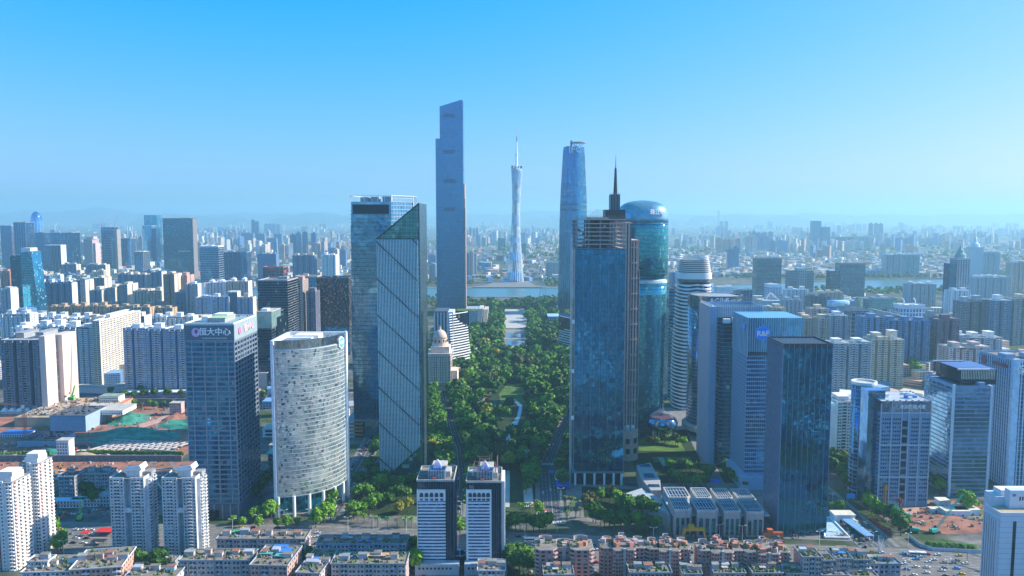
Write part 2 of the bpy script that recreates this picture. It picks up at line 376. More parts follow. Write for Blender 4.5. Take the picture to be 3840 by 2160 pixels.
# ------------------------------------------------------------------ ground and terrain
def ground_mat():
 m, t, b = _mat('city_ground')
 g = t.nodes.new('ShaderNodeNewGeometry')
 def noise(sc, det=5.0, rough=0.6):
  n = _N(t, 'ShaderNodeTexNoise', Scale=sc, Detail=det, Roughness=rough); t.links.new(g.outputs['Position'], n.inputs['Vector']); return n.outputs['Fac']
 def ramp(f, stops):
  r = t.nodes.new('ShaderNodeValToRGB'); t.links.new(f, r.inputs[0]); e = r.color_ramp.elements
  while len(e) < len(stops): e.new(0.5)
  for i, (p, c) in enumerate(stops): e[i].position = p; e[i].color = (*c, 1)
  return r.outputs[0]
 def mix(f, a, c):
  x = t.nodes.new('ShaderNodeMix'); x.data_type = 'RGBA'; t.links.new(f, x.inputs['Factor']); t.links.new(a, x.inputs['A']); t.links.new(c, x.inputs['B']); return x.outputs['Result']
 green = ramp(noise(0.02), [(0.3, (0.025, 0.05, 0.018)), (0.7, (0.06, 0.10, 0.03))])
 built = ramp(noise(0.05, 3), [(0.35, (0.07, 0.075, 0.08)), (0.55, (0.16, 0.155, 0.15)), (0.7, (0.30, 0.28, 0.25))])
 near = ramp(noise(0.012), [(0.44, (0, 0, 0)), (0.56, (1, 1, 1))])
 far = ramp(noise(0.0009, 6, 0.65), [(0.42, (0, 0, 0)), (0.55, (1, 1, 1))])
 sp = t.nodes.new('ShaderNodeSeparateXYZ'); t.links.new(g.outputs['Position'], sp.inputs[0])
 mr = _N(t, 'ShaderNodeMapRange'); mr.inputs['From Min'].default_value = 1500; mr.inputs['From Max'].default_value = 3500; t.links.new(sp.outputs[1], mr.inputs['Value'])
 t.links.new(mix(mix(mr.outputs[0], near, far), built, green), b.inputs['Base Color'])
 b.inputs['Roughness'].default_value = 0.9; b.inputs['Specular IOR Level'].default_value = 0.2
 return m
EXT = 29500.0
mb = MB(); mb.quad((-EXT, -EXT, 0), (EXT, -EXT, 0), (EXT, EXT, 0), (-EXT, EXT, 0))
mb.build('ground', ground_mat(), kind='structure')
def water(name, col, rough=0.06, bump=0.15, sc=0.15):
 m, t, b = _mat(name); g = t.nodes.new('ShaderNodeNewGeometry')
 b.inputs['Base Color'].default_value = (*col, 1); b.inputs['Roughness'].default_value = rough; b.inputs['Specular IOR Level'].default_value = 0.45
 n3 = _N(t, 'ShaderNodeTexNoise', Scale=sc, Detail=4.0); t.links.new(g.outputs['Position'], n3.inputs['Vector'])
 bp = _N(t, 'ShaderNodeBump', Strength=bump, Distance=1.0); t.links.new(n3.outputs['Fac'], bp.inputs['Height']); t.links.new(bp.outputs[0], b.inputs['Normal'])
 return m
RIVER = water('river_water', (0.07, 0.17, 0.19), 0.30)
POND = water('pond_water', (0.05, 0.13, 0.17), 0.05, 0.05)
def flat(name, pts, z, mat, kind='structure', parent=None, thick=0.0):
 mb = MB()
 if thick: mb.prism(pts, z - thick, z)
 else: mb.add([(x, y, z) for x, y in pts], [tuple(range(len(pts)))])
 return mb.build(name, mat, parent, kind=kind)
flat('river', [(-6000,2250),(-500,2375),(550,2385),(1250,2640),(2300,2700),(7000,2200),(7000,2560),(2600,3090),(1400,3010),(560,2668),(-500,2655),(-6000,2600)], 0.10, RIVER)
flat('canal', [(4200,5200),(9000,5600),(9000,5750),(4200,5400)], 0.10, RIVER)
ASPH = plain('asphalt', (0.085, 0.088, 0.095), var=0.3, scale=0.08, stain=False, rough=0.85)
ASPH2 = plain('worn_asphalt', (0.17, 0.165, 0.16), var=0.2, scale=0.08, stain=False, rough=0.85)
PAVE = plain('pavement_slabs', (0.22, 0.215, 0.21), var=0.3, scale=0.2, stain=False, rough=0.85)
PLAZA = plain('pale_granite', (0.50, 0.48, 0.45), var=0.2, scale=0.1, stain=False, rough=0.7)
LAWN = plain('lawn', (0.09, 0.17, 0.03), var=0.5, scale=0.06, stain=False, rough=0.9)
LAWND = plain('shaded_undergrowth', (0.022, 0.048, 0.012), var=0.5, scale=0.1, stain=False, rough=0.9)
SOIL = plain('red_brown_soil', (0.36, 0.16, 0.11), var=0.5, scale=0.05, stain=False, rough=0.95, bump=0.6)
SAND = plain('pale_sand', (0.50, 0.38, 0.26), var=0.3, scale=0.08, stain=False, rough=0.95, bump=0.4)
NET = plain('green_dust_net', (0.05, 0.26, 0.19), var=0.5, scale=0.12, stain=False, rough=0.8, bump=0.5)
PAINT = plain('road_paint', (0.75, 0.75, 0.72), var=0.2, stain=False)
def offset_line(pts, d):
 out = []
 for i, p in enumerate(pts):
  a = Vector(pts[max(i-1, 0)]); b = Vector(pts[min(i+1, len(pts)-1)]); t = (b - a).normalized()
  out.append((p[0] - t.y*d, p[1] + t.x*d))
 return out
def strip(mbx, pts, d0, d1, z):
 a, b = offset_line(pts, d0), offset_line(pts, d1)
 for i in range(len(pts)-1):
  mbx.quad((*a[i], z), (*a[i+1], z), (*b[i+1], z), (*b[i], z))
def resample(pts, step):
 out = [Vector(pts[0])]
 for p, q in zip(pts, pts[1:]):
  p, q = Vector(p), Vector(q); n = max(1, int((q-p).length/step))
  out += [p + (q-p)*k/n for k in range(1, n+1)]
 return out
def road(name, pts, width, lanes, mat=None, z=0.06, kerb=True, dash=True):
 mb = MB(); strip(mb, pts, -width/2, width/2, z); r = mb.build(name, mat or ASPH, kind='structure')
 mk = MB(); lw = width/lanes
 for k in range(1, lanes):
  d = -width/2 + k*lw
  if k == lanes//2 and lanes > 3: strip(mk, pts, d-.1, d+.1, z+.02); continue
  rs = resample(offset_line(pts, d), 5.0)
  for i in range(0, len(rs)-1, 2):
   p, q = rs[i], rs[i+1]; t = (q-p).normalized(); n = Vector((-t.y, t.x))*0.09
   mk.quad((*(p-n), z+.02), (*(q-n), z+.02), (*(q+n), z+.02), (*(p+n), z+.02))
 for d in (-width/2+.5, width/2-.5): strip(mk, pts, d-.05, d+.05, z+.02)
 mk.build('lane_markings', PAINT, r, kind='stuff')
 if kerb:
  kb = MB()
  for s in (-1, 1):
   a, b = offset_line(pts, s*width/2), offset_line(pts, s*(width/2+3.2))
   for i in range(len(pts)-1):
    P = [(*a[i],0),(*a[i+1],0),(*b[i+1],0),(*b[i],0)]; Q = [(x,y,.18) for x,y,_ in P]
    kb.add(P+Q, [(0,3,2,1),(4,5,6,7),(0,1,5,4),(1,2,6,5),(2,3,7,6),(3,0,4,7)])
  kb.build('pavement', PAVE, kind='structure')
 return r
AVE = [(-900,625),(-600,594),(-290,576),(-150,572),(6,559),(132,543),(280,529),(450,516),(800,495)]
road('main_avenue', AVE, 50, 12, ASPH2)
road('street', [(-147,622),(-148,760),(-152,900),(-160,1200)], 15, 4, z=0.05)
road('street', [(-46,618),(-47,700),(-57,805),(-66,860),(-100,1100),(-118,1400),(-118,2000)], 13, 4, z=0.05)
road('street', [(31,606),(33,731),(50,830),(95,1060),(116,1300),(118,2000)], 17, 5, z=0.05)
road('street', [(268,560),(268,680),(262,900),(262,1200)], 24, 6, z=0.05)
road('street', [(-900,1050),(-200,1050)], 30, 8, z=0.07)
road('street', [(-300,610),(-310,700),(-420,900),(-520,1300)], 14, 4, z=0.05)
# zebra crossings
zb = MB()
for i in range(14):
 x = 21.5 + i*1.5; zb.quad((x,604,.16),(x+.7,604,.16),(x+.7,610,.16),(x,610,.16))
for i in range(12):
 x = -158 + i*1.5; zb.quad((x,612,.16),(x+.7,612,.16),(x+.7,617,.16),(x,617,.16))
for i in range(12):
 x = 25 + i*1.4; zb.quad((x,752,.16),(x+.7,752,.16),(x+.7,758,.16),(x,758,.16))
zb.build('zebra_crossing', PAINT, kind='structure')
# park ground
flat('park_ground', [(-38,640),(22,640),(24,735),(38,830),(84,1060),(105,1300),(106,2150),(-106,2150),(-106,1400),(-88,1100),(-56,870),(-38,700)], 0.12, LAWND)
flat('lawn', [(-14,1010),(18,1010),(16,1110),(-6,1130),(-18,1060)], 0.16, LAWN)
flat('pond', [(-42,968),(-30,958),(-18,968),(-15,1000),(-22,1022),(-36,1005)], 0.17, POND)
flat('pond', [(2,872),(5,885),(12,960),(13,1000),(4,1026),(0,1024),(9,990),(6,940),(-1,905),(-3,882)], 0.18, POND)
flat('stream', [(-8,790),(-4,790),(-1,830),(-3,880),(-8,880),(-7,830)], 0.17, POND)
flat('plaza', [(-17,1700),(33,1700),(36,2060),(-19,2060)], 0.30, PLAZA, thick=0.3)
flat('plaza', [(-19,1360),(27,1360),(30,1690),(-18,1690)], 0.22, PAVE, thick=0.2)
for i, (y0, y1) in enumerate(((1380,1430),(1470,1530),(1570,1620))):
 flat('reflecting_pool', [(-10,y0),(18,y0),(18,y1),(-10,y1)], 0.30, POND)
for y in (1440, 1450, 1540, 1550, 1630, 1640, 1655):
 flat('garden_steps', [(-16,y),(25,y),(25,y+5),(-16,y+5)], 0.9, PLAZA, thick=0.7)
flat('plaza', [(-16,640),(-2,640),(-2,735),(-16,735)], 0.2, PLAZA, thick=.1)
flat('plaza', [(10,640),(18,640),(18,705),(10,705)], 0.2, PLAZA, thick=.1)
flat('pavement', [(-30,612),(-16,612),(-16,650),(-30,650)], 0.2, PAVE, thick=.1)
for P in ([(-60,880),(-57,880),(-30,1060),(-6,1200),(-9,1200),(-34,1060)], [(12,800),(14,800),(48,960),(30,1150),(27,1150),(45,960)], [(-52,900),(-48,900),(-46,985),(-40,1035),(-43,1040),(-50,985)]):
 flat('footpath', P, 0.19, PAVE)
# riverside: quay platform of the lattice tower, banks
flat('quay', [(-130,2668),(105,2668),(112,2690),(80,2740),(60,2925),(-60,2925),(-90,2740),(-135,2690)], 3.0, PAVE, thick=3); flat('river_bank', [(-900,2662),(-131,2664),(-131,2700),(-900,2690)], 1.5, PAVE, thick=1.5); flat('river_bank', [(106,2664),(700,2664),(700,2690),(108,2700)], 1.5, PAVE, thick=1.5)
flat('river_bank', [(-600,2352),(560,2357),(560,2372),(-600,2368)], 1.2, PAVE, thick=1.2)
flat('grandstand_deck', [(40,2080),(125,2080),(125,2290),(40,2290)], 3.0, plain('bright_blue_deck', (0.06,0.35,0.80), var=0.2, stain=False), thick=3)
flat('sports_court', [(38,1980),(60,1980),(60,2060),(38,2060)], 0.4, plain('blue_court', (0.07,0.40,0.75), stain=False))
# garden square on the right
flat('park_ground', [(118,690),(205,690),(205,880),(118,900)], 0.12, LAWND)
flat('lawn', [(128,800),(178,795),(182,872),(130,876)], 0.17, LAWN)
flat('lawn', [(140,760),(178,755),(178,778),(140,778)], 0.17, LAWN)
flat('pavement', [(180,700),(192,700),(210,870),(196,880)], 0.2, PAVE, thick=.1)
flat('pavement', [(44,612),(118,600),(118,690),(48,700)], 0.15, PAVE, thick=.1)
flat('pavement', [(70,880),(240,880),(240,985),(90,985)], 0.15, PAVE, thick=.1)
flat('pavement', [(118,585),(255,570),(255,700),(118,700)], 0.15, PAVE, thick=.1)
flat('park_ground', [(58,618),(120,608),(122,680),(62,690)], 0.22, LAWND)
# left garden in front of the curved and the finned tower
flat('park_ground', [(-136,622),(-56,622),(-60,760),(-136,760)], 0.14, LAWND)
flat('pavement', [(-330,622),(-158,622),(-158,645),(-330,645)], 0.2, PAVE, thick=.1)
# ------------------------------------------------------------------ far hills
def ridge(pts, depth, seed, z0=-2.0):
 """rounded wooded ridge: pts = (px, row of the crest) seen from the air, placed at a real distance"""
 r = random.Random(seed); D = depth; n = 90; x0 = XA(pts[0][0], pts[0][1], D); x1 = XA(pts[-1][0], pts[-1][1], D)
 xs = [XA(p[0], p[1], D) for p in pts]; hs = [max(ZA(p[1], D), 5) for p in pts]
 rows = []
 ph = [r.uniform(0, 6.28) for _ in range(8)]
 for j in range(9):
  v = j/8*2 - 1; row = []
  for i in range(n+1):
   x = x0 + (x1-x0)*i/n; h = np.interp(x, xs, hs)
   w = math.cos(v*math.pi/2)**1.2
   f = 1 + 0.10*sum(math.sin(x*0.0016*(k+1)*1.7 + ph[k] + v*2*k)/(k+1) for k in range(6))
   row.append((x + 60*math.sin(v*3+i), D + v*1400, z0 + h*w*f))
  rows.append(row)
 mb = MB(); V = [p for row in rows for p in row]
 mb.add(V, [(j*(n+1)+i, j*(n+1)+i+1, (j+1)*(n+1)+i+1, (j+1)*(n+1)+i) for j in range(8) for i in range(n)])
 return mb.build('hills', HILL, kind='structure', smooth=True)
HILL = foliage('wooded_hill', (0.015, 0.035, 0.025), (0.03, 0.06, 0.035), scale=0.004)
ridge([(-200,800),(100,796),(420,780),(520,800),(760,806),(1000,797),(1250,804),(1600,806)], 26000, 1)
ridge([(1600,806),(1800,803),(1950,798),(2050,790),(2180,797),(2260,789),(2400,800),(2600,806),(3000,801),(3300,806),(3900,802)], 26000, 2)
ridge([(2190,822),(2215,808),(2246,789),(2280,810),(2310,822)], 18000, 3)
ridge([(560,812),(600,803),(660,810),(720,806),(760,812),(900,812)], 22000, 4)
ridge([(1050,812),(1110,803),(1200,801),(1300,805),(1420,812)], 22000, 5)
ridge([(2600,815),(2750,806),(2900,808),(3000,814)], 22000, 6)
ridge([(2000,812),(2120,806),(2250,808),(2400,814)], 23000, 7)
# ------------------------------------------------------------------ haze
hz = MB(); hz.box(-29900, -29900, -1.2, 29900, 29900, 605.0)
HZ = bpy.data.materials.new('haze_air'); HZ.use_nodes = True; t = HZ.node_tree; t.nodes.clear()
o_ = t.nodes.new('ShaderNodeOutputMaterial'); v_ = t.nodes.new('ShaderNodeVolumePrincipled')
v_.inputs['Color'].default_value = (0.43, 0.77, 0.92, 1); v_.inputs['Density'].default_value = 0.85e-4; v_.inputs['Anisotropy'].default_value = 0.25
t.links.new(v_.outputs[0], o_.inputs['Volume'])
hz.build('haze', HZ, kind='stuff')
# ------------------------------------------------------------------ building kit
def place(xl, xr, yb, yt, yrow=None):
 """front face seen between columns xl..xr, standing on ground row yb, top at row yt -> x, Y, width, height"""
 Y = DY(yb); yr = yt if yrow is None else yrow
 x0, x1 = XA(xl, yr, Y), XA(xr, yr, Y)
 return x0, Y, x1 - x0, ZA(yt, Y)
def face_grid(W_, D_, z0, z1, pw, fh, faces='FLR', fw=0.9, fhh=0.85, off=0.08, th=0.12, jit=0.0, u0=0.0, u1=1.0, r=rnd, skip=0.0, nz=None):
 out = []; nf = nz or max(1, int(round((z1-z0)/fh))); fh = (z1-z0)/nf
 for f in faces:
  L = W_ if f in 'FB' else D_; n = max(1, int(round(L*(u1-u0)/pw))); w = L*(u1-u0)/n
  for k in range(nf):
   z = z0 + (k+.5)*fh
   for i in range(n):
    if skip and r.random() < skip: continue
    u = L*u0 + (i+.5)*w; j1, j2 = (r.gauss(0, jit), r.gauss(0, jit)) if jit else (0, 0)
    if f == 'F': out.append((u, -off, z, w*fw, th, fh*fhh, 0, j1, j2))
    elif f == 'B': out.append((u, D_+off, z, w*fw, th, fh*fhh, 0, j1, j2))
    elif f == 'L': out.append((-off, u, z, w*fw, th, fh*fhh, math.pi/2, j1, j2))
    else: out.append((W_+off, u, z, w*fw, th, fh*fhh, math.pi/2, j1, j2))
 return out
def bands(W_, D_, z0, z1, fh, t=0.5, e=0.25, nz=None):
 nf = nz or max(1, int(round((z1-z0)/fh))); fh = (z1-z0)/nf
 return [(W_/2, D_/2, z0+k*fh, W_+2*e, D_+2*e, t) for k in range(nf+1)]
def fins(W_, D_, z0, z1, sp, t=0.25, e=0.4, faces='FLR'):
 out = []
 for f in faces:
  L = W_ if f in 'FB' else D_; n = max(1, int(round(L/sp)))
  for i in range(n+1):
   u = L*i/n
   if f == 'F': out.append((u, -e/2, (z0+z1)/2, t, e, z1-z0))
   elif f == 'L': out.append((-e/2-.01, u+.02, (z0+z1)/2, e, t, z1-z0))
   else: out.append((W_+e/2+.01, u+.02, (z0+z1)/2, e, t, z1-z0))
 return out
def roof_plant(parent, W_, D_, z, seed=0, mat=None, n=4, parapet=1.4, pm=None, clutter=True):
 """parapet, roof deck, plant rooms, tanks, ducts on a flat roof"""
 r = random.Random(seed); pm = pm or WHITE
 b = MB(); t = 0.4
 b.box(0,0,z,W_,t,z+parapet); b.box(0,D_-t,z,W_,D_,z+parapet); b.box(0,t,z,t,D_-t,z+parapet); b.box(W_-t,t,z,W_,D_-t,z+parapet)
 b.build('parapet', pm, parent)
 d = MB(); d.box(t+.02,t+.02,z-.1,W_-t-.02,D_-t-.02,z+.05); d.build('roof', ROOF if mat is None else mat, parent)
 for k in range(n):
  w, l, h = r.uniform(.12,.3)*W_, r.uniform(.15,.35)*D_, r.uniform(2.2,5)
  x, y = r.uniform(.08,.92)*W_-w/2, r.uniform(.1,.9)*D_-l/2; x = min(max(x,1),W_-w-1); y = min(max(y,1),D_-l-1)
  b = MB(); b.box(x,y,z+.05,x+w,y+l,z+h+k*.03); b.box(x-.2,y-.2,z+h+k*.03,x+w+.2,y+l+.2,z+h+.25+k*.03); b.build('roof_room', pm, parent)
 if clutter:
  b = MB()
  for k in range(14):
   x, y = r.uniform(1.5,W_-2.5), r.uniform(1.5,D_-2.5); s_ = r.uniform(.5,1.4); b.box(x,y,z+.05,x+s_,y+s_*r.uniform(.6,1.8),z+r.uniform(.6,1.6))
  b.build('roof_units', STEELG, parent, kind='stuff')
def mast(parent, x, y, z, h, r0=0.35, name='antenna', mat=None):
 b = MB(); b.tube((x,y,z),(x,y,z+h*.55),r0,6,r0*.7); b.tube((x,y,z+h*.55),(x,y,z+h),r0*.5,5,r0*.15); b.build(name, mat or STEELG, parent)
def curtain(label, xl, xr, yb, yt, depth, gl, frame, name='office_tower', cat='skyscraper', pw=3.0, fh=4.0, band=None, fin=None, fin_sp=3.0, fin_t=.25, fin_e=.4,
   faces='FR', limit=300, roof=True, n_roof=3, group=None, yrow=None, base=0.0, jit=0.004, fw=.93, fhh=.86, roof_mat=None, parapet=1.6, pane=True, band_t=.5, band_e=.25, blimit=300):
 x, Y, w, h = place(xl, xr, yb, yt, yrow)
 t = thing(name, label, cat, (x, Y, 0), 0, group)
 b = MB(); b.box(0,0,0,w,depth,h-parapet if roof else h); b.build('body', frame if pane else gl, t)
 z0 = base
 if pane: pieces(t, 'glass_pane', gl, face_grid(w, depth, z0+.5, h-parapet-.2, pw, fh, faces, fw, fhh, jit=jit, th=.14, off=.09), limit)
 nf = max(1, int(round((h-parapet-z0)/fh)))
 if band is not None: pieces(t, 'floor_band', band, bands(w, depth, z0+.25, h-parapet-.25, fh, band_t, band_e, nz=nf), blimit)
 if fin is not None: pieces(t, 'mullion', fin, fins(w, depth, z0, h-parapet, fin_sp, fin_t, fin_e, faces), 300)
 if roof: roof_plant(t, w, depth, h-parapet, seed=int(xl), pm=frame, n=n_roof, mat=roof_mat, parapet=parapet)
 return t, w, depth, h, Y
def apartment(label, xl, xr, yb, yt, depth, wall, win=None, end=None, bay=4.2, proud=2.2, fh=3.0, balc=True, name='apartment_tower', cat='apartment building',
              crown=2, seed=None, group=None, faces='FR', lod=None, yrow=None, trim=None, pitched=False, spires=False, railing=None, dims=None):
 """slab or point block: alternating proud bays and recessed balcony columns, windows on every floor, roof rooms"""
 x, Y, w, h = dims if dims else place(xl, xr, yb, yt, yrow)
 r = random.Random(seed if seed is not None else int(xl*7+yt)); win = win or WIN; trim = trim or wall
 if lod is None: lod = 0 if Y < 760 else (1 if Y < 2100 else 2)
 t = thing(name, label, cat, (x, Y, 0), 0, group)
 nb = max(2, int(round(w/bay))); bw = w/nb; nf = max(2, int(h//fh)); fz = h/nf
 if lod == 2:
  b = MB(); b.box(0,0,0,w,depth,h); b.build('wall', wall, t)
  q = MB()
  for k in range(max(1, int(w/22))):
   a = w*(k+.5)/max(1, int(w/22)); q.box(a-3.5,depth*.3,h,a+3.5,depth*.7,h+r.uniform(3,7))
  q.build('roof_room', wall, t); return t, w, depth, h, Y
 b = MB(); ph_ = r.randrange(5); slot = set(i for i in range(1, nb-1) if i % 2 == 1 and (i//2+ph_) % 2) if (w > 24 and lod < 2) else set()
 hb = [h]*nb; cur_ = h
 for i in range(nb):
  if i in slot: cur_ = h + (r.choice((0,0,2.6,-2.8,4.5)) if crown > 1.5 else 0)
  hb[i] = cur_
  b.box(max(.6,i*bw), proud+(5 if i in slot else 0), 0, min(w-.6,(i+1)*bw+.005), depth-proud, hb[i])
 for i in range(nb):
  if i % 2 == 0 or i == nb-1: b.box(i*bw+.01, 0, 0, (i+1)*bw-.01, proud+.5, hb[i] + (0.6 if i % 4 == 0 else 0)); b.box(i*bw+.01, depth-proud-.5, 0, (i+1)*bw-.01, depth, h+.3)
 ns = max(2, int(round(depth/bay))); sw = depth/ns
 for i in range(0, ns, 2):
  y0, y1 = max(i*sw, proud+.6), min((i+1)*sw, depth-proud-.6)
  if y1 > y0: b.box(w-1.0, y0, 0, w, y1, h-.1); b.box(0, y0, 0, 1.0, y1, h-.1)
 b.build('wall', wall, t)
 wins, bal, rails = [], [], []
 for k in range(nf):
  z = (k+.5)*fz + .1
  for i in range(nb):
   u = (i+.5)*bw
   if i % 2 == 0 or i == nb-1:
    if lod == 0: wins.append((u-bw*.2, -.04, z, bw*.28, .12, fz*.48)); wins.append((u+bw*.2, -.04, z, bw*.28, .12, fz*.48))
    else: wins.append((u, -.05, z, bw*.40, .14, fz*.42))
   elif i not in slot:
    wins.append((u, proud-.05, z, bw*.92, .14, fz*.66))
    if balc and i not in slot: bal.append((u, proud*.5, k*fz+.55 if k else .7, bw*.9, proud*.9, .7))
  for f in faces:
   if f == 'F': continue
   xs = (w+.04 if f == 'R' else -.04); xr_ = (w-.6+.04 if f == 'R' else .6-.04)
   for i in range(ns):
    v = (i+.5)*sw
    if v < proud+.8 or v > depth-proud-.8: continue
    if i % 2 == 0: wins.append((xs, v, z, .12, sw*.4, fz*.45))
    else:
     wins.append((xr_, v, z, .12, sw*.7, fz*.6))
     if balc: bal.append(((w-.35 if f == 'R' else .35), v, k*fz+.55, 1.3, sw*.85, .9))
 lim = 300 if lod == 0 else 0
 pieces(t, 'window', win, wins, lim)
 if bal: pieces(t, 'balcony', trim, bal, 300 if lod == 0 else 0)
 # roof: parapets, stair heads, water tanks
 rb = MB(); rb.box(.7,proud+.1,h,w-.7,depth-proud-.1,h+.12); rb.build('roof', ROOFG if r.random() < .5 else ROOFW, t)
 pb = MB(); pb.box(.3,.3,h,w-.3,.7,h+1.3); pb.box(.3,depth-.7,h,w-.3,depth-.3,h+1.3); pb.box(.3,.75,h,.7,depth-.75,h+1.3); pb.box(w-.7,.75,h,w-.3,depth-.75,h+1.3); pb.build('parapet', trim, t)
 nr = max(1, int(w/20))
 for k in range(nr):
  a = w*(k+.5)/nr; rh = r.uniform(3.5,5.5)*(1+.35*crown*(r.random()))
  q = MB(); q.box(a-min(5,w/3.2),depth*.28,h+.1,a+min(5,w/3.2),depth*.72,h+rh)
  if pitched: q.hip(a-min(5.6,w/3),depth*.25,a+min(5.6,w/3),depth*.75,h+rh,h+rh+3,3)
  else: q.box(a-min(5.6,w/3),depth*.24,h+rh,a+min(5.6,w/3),depth*.76,h+rh+.35)
  if spires: q.tube((a,depth*.5,h+rh),(a,depth*.5,h+rh+9),.9,5,.1)
  q.build('roof_room', trim, t)
 if lod == 0 or crown > 2:
  q = MB()
  for k in range(int(w/4)): a, c = r.uniform(1,w-2.5), r.uniform(1,depth-2.5); q.box(a,c,h+.1,a+r.uniform(.6,2),c+r.uniform(.6,2),h+r.uniform(.7,2))
  q.build('roof_units', STEELG, t, kind='stuff')
 return t, w, depth, h, Y
# ================================================================== the landmark towers
PI2 = 2*math.pi
def ring_pts(cx, cy, rx, ry, z, n=48, p=2.0, rot=0.0):
 out = []
 for i in range(n):
  a = PI2*i/n; c, s = math.cos(a), math.sin(a)
  x = rx*math.copysign(abs(c)**(2/p), c); y = ry*math.copysign(abs(s)**(2/p), s)
  out.append((cx + x*math.cos(rot)-y*math.sin(rot), cy + x*math.sin(rot)+y*math.cos(rot), z))
 return out
def ring_band(mb, outer, inner, h):
 n = len(outer); V = list(outer)+list(inner)+[(x,y,z+h) for x,y,z in outer]+[(x,y,z+h) for x,y,z in inner]; fs = []
 for i in range(n):
  j = (i+1) % n; fs += [(i,j,2*n+j,2*n+i),(n+j,n+i,3*n+i,3*n+j),(2*n+i,2*n+j,3*n+j,3*n+i),(n+i,n+j,j,i)]
 mb.add(V, fs)
# --- dark glass office tower with the four big characters
x, Y, w, h = place(691, 876, 1942, 1216); D = 55
t = thing('office_tower', 'dark blue glass office tower with four white characters and a round emblem under its roof', 'skyscraper', (x, Y, 0))
b = MB(); b.box(0,0,0,w,D,h-3); b.build('body', plain('slate_cladding', (0.16,0.22,0.28), var=.15, rough=.4), t)
HF = plain('grey_metal_frame', (0.30,0.36,0.42), var=.1, rough=.4, metal=.3, stain=False)
pan = []
for i, (u0, u1) in enumerate(((.02,.12),(.15,.36),(.40,.60),(.64,.85),(.88,.98))):
 pan += face_grid(w, D, 12, h-14, w*(u1-u0)/(1 if i in (0,4) else 3), 3.9, 'F', .93, .62, jit=.006, u0=u0, u1=u1)
pan += face_grid(w, D, 12, h-14, 6.4, 3.9, 'R', .78, .55, jit=.006)
pieces(t, 'glass_pane', GL_BLUE, pan, 300)
pieces(t, 'floor_band', HF, bands(w, D, 12, h-14, 3.9, .35, .12), 60)
pieces(t, 'pier', HF, [(w*u, -.15, h/2-4, .5, .5, h-8) for u in (0,.135,.38,.62,.865,1)] + [(w+.12, D*i/8, h/2-4, .4, .9, h-8) for i in range(9)], 300)
b = MB(); b.box(-.5,-.5,h-13,w+.5,D+.5,h); b.build('crown_wall', plain('pale_crown_panels', (0.30,0.40,0.42), var=.1, rough=.5), t)
pieces(t, 'crown_panel', plain('slate_sign_panels', (0.10,0.16,0.21), var=.1, rough=.4), face_grid(w, D, h-12.6, h-1, 1.8, 1.8, 'F', .93, .93, off=.55, th=.1), 300)
letters('恒大中心', 6.2, SIGNW, t, (w*.62, -.95, h-6.2)); letters('Evergrande International Center', 1.5, SIGNW, t, (w*.62, -.95, h-10.8))
LAV = plain('lavender_sign', (0.65,0.50,0.70), stain=False)
e = MB(); e.tube((w*.24,-.7,h-6.5),(w*.24,-1.2,h-6.5),4.2,28); e.build('emblem', plain('purple_sign', (0.18,0.10,0.32), stain=False), t)
e = MB(); e.loft([[(w*.24+3.4*math.cos(a), -1.35, h-6.2+3.6*math.sin(a)) for a in [PI2*i/20 for i in range(20)]], [(w*.24+.4+1.2*math.cos(a), -1.5, h-5.6+1.7*math.sin(a)) for a in [PI2*i/20 for i in range(20)]]], cap=False); e.build('emblem', LAV, t)
letters('恒大中心', 6.0, plain('pink_sign', (0.85,0.62,0.66), stain=False), t, (w+.9, D*.60, h-6.4), math.pi/2)
e = MB(); e.tube((w+.55,D*.2,h-6.5),(w+1.1,D*.2,h-6.5),3,24); e.build('emblem', plain('red_violet_sign', (0.75,0.18,0.35), stain=False), t)
roof_plant(t, w, D, h-.2, 3, ROOFG, 3, 1.2, WHITE)
b = MB(); b.box(w*.38,D*.2,h,w*.72,D*.62,h+3.2); b.build('roof_room', GREYW, t)
b = MB(); b.box(w*.37,D*.19,h+3.2,w*.74,D*.63,h+3.7); b.build('roof_deck', PALEGREEN, t)
b = MB(); b.box(-1,-1.5,0,w+1,D+1,11.5); b.build('podium', plain('slate_podium', (.12,.16,.2), stain=False), t)
pieces(t, 'column', HF, [(w*i/6, -1.8, 5.8, 1.0, 1.0, 11.6) for i in range(7)], 300)
e = MB(); e.tube((w*.5,-2.3,1),(w*.5,-2.4,7),3.4,20); e.build('arch_door', GL_BLACK, t)
# --- quarter-round pale glass tower with the hexagon sign
cx0, cy0, RR, hh = -187.5, 664.0, 46.5, ZA(1277, 618)
t = thing('office_tower', 'quarter round pale glass office tower with white end walls and a blue hexagon sign', 'skyscraper', (cx0, cy0, 0))
def arc(rad, n=40, a0=-90, a1=0): return [(rad*math.cos(R(a0+(a1-a0)*i/n)), rad*math.sin(R(a0+(a1-a0)*i/n))) for i in range(n+1)]
b = MB(); b.prism([(0,0)] + arc(RR-.6), 16, hh-3.5); b.build('body', plain('pale_aluminium', (0.50,0.55,0.55), var=.1, rough=.4, metal=.3), t)
pan = []; nf = 34; fz = (hh-8-17)/nf; NP = 44
for k in range(nf):
 for i in range(NP):
  a = R(-88 + 86*(i+.5)/NP); pan.append((RR*math.cos(a), RR*math.sin(a), 17+(k+.55)*fz, RR*R(86)/NP*.95, .15, fz*.84, a+math.pi/2, rnd.gauss(0,.012), rnd.gauss(0,.02)))
pieces(t, 'glass_pane', GL_PALE, pan, 300)
bm_ = MB(); bm_.add([], [])
o = arc(RR+.22, 44, -89, -1); inn = arc(RR-.5, 44, -89, -1); V = [(x,y,0) for x,y in o+inn]+[(x,y,.28) for x,y in o+inn]; n = 45; fs = []
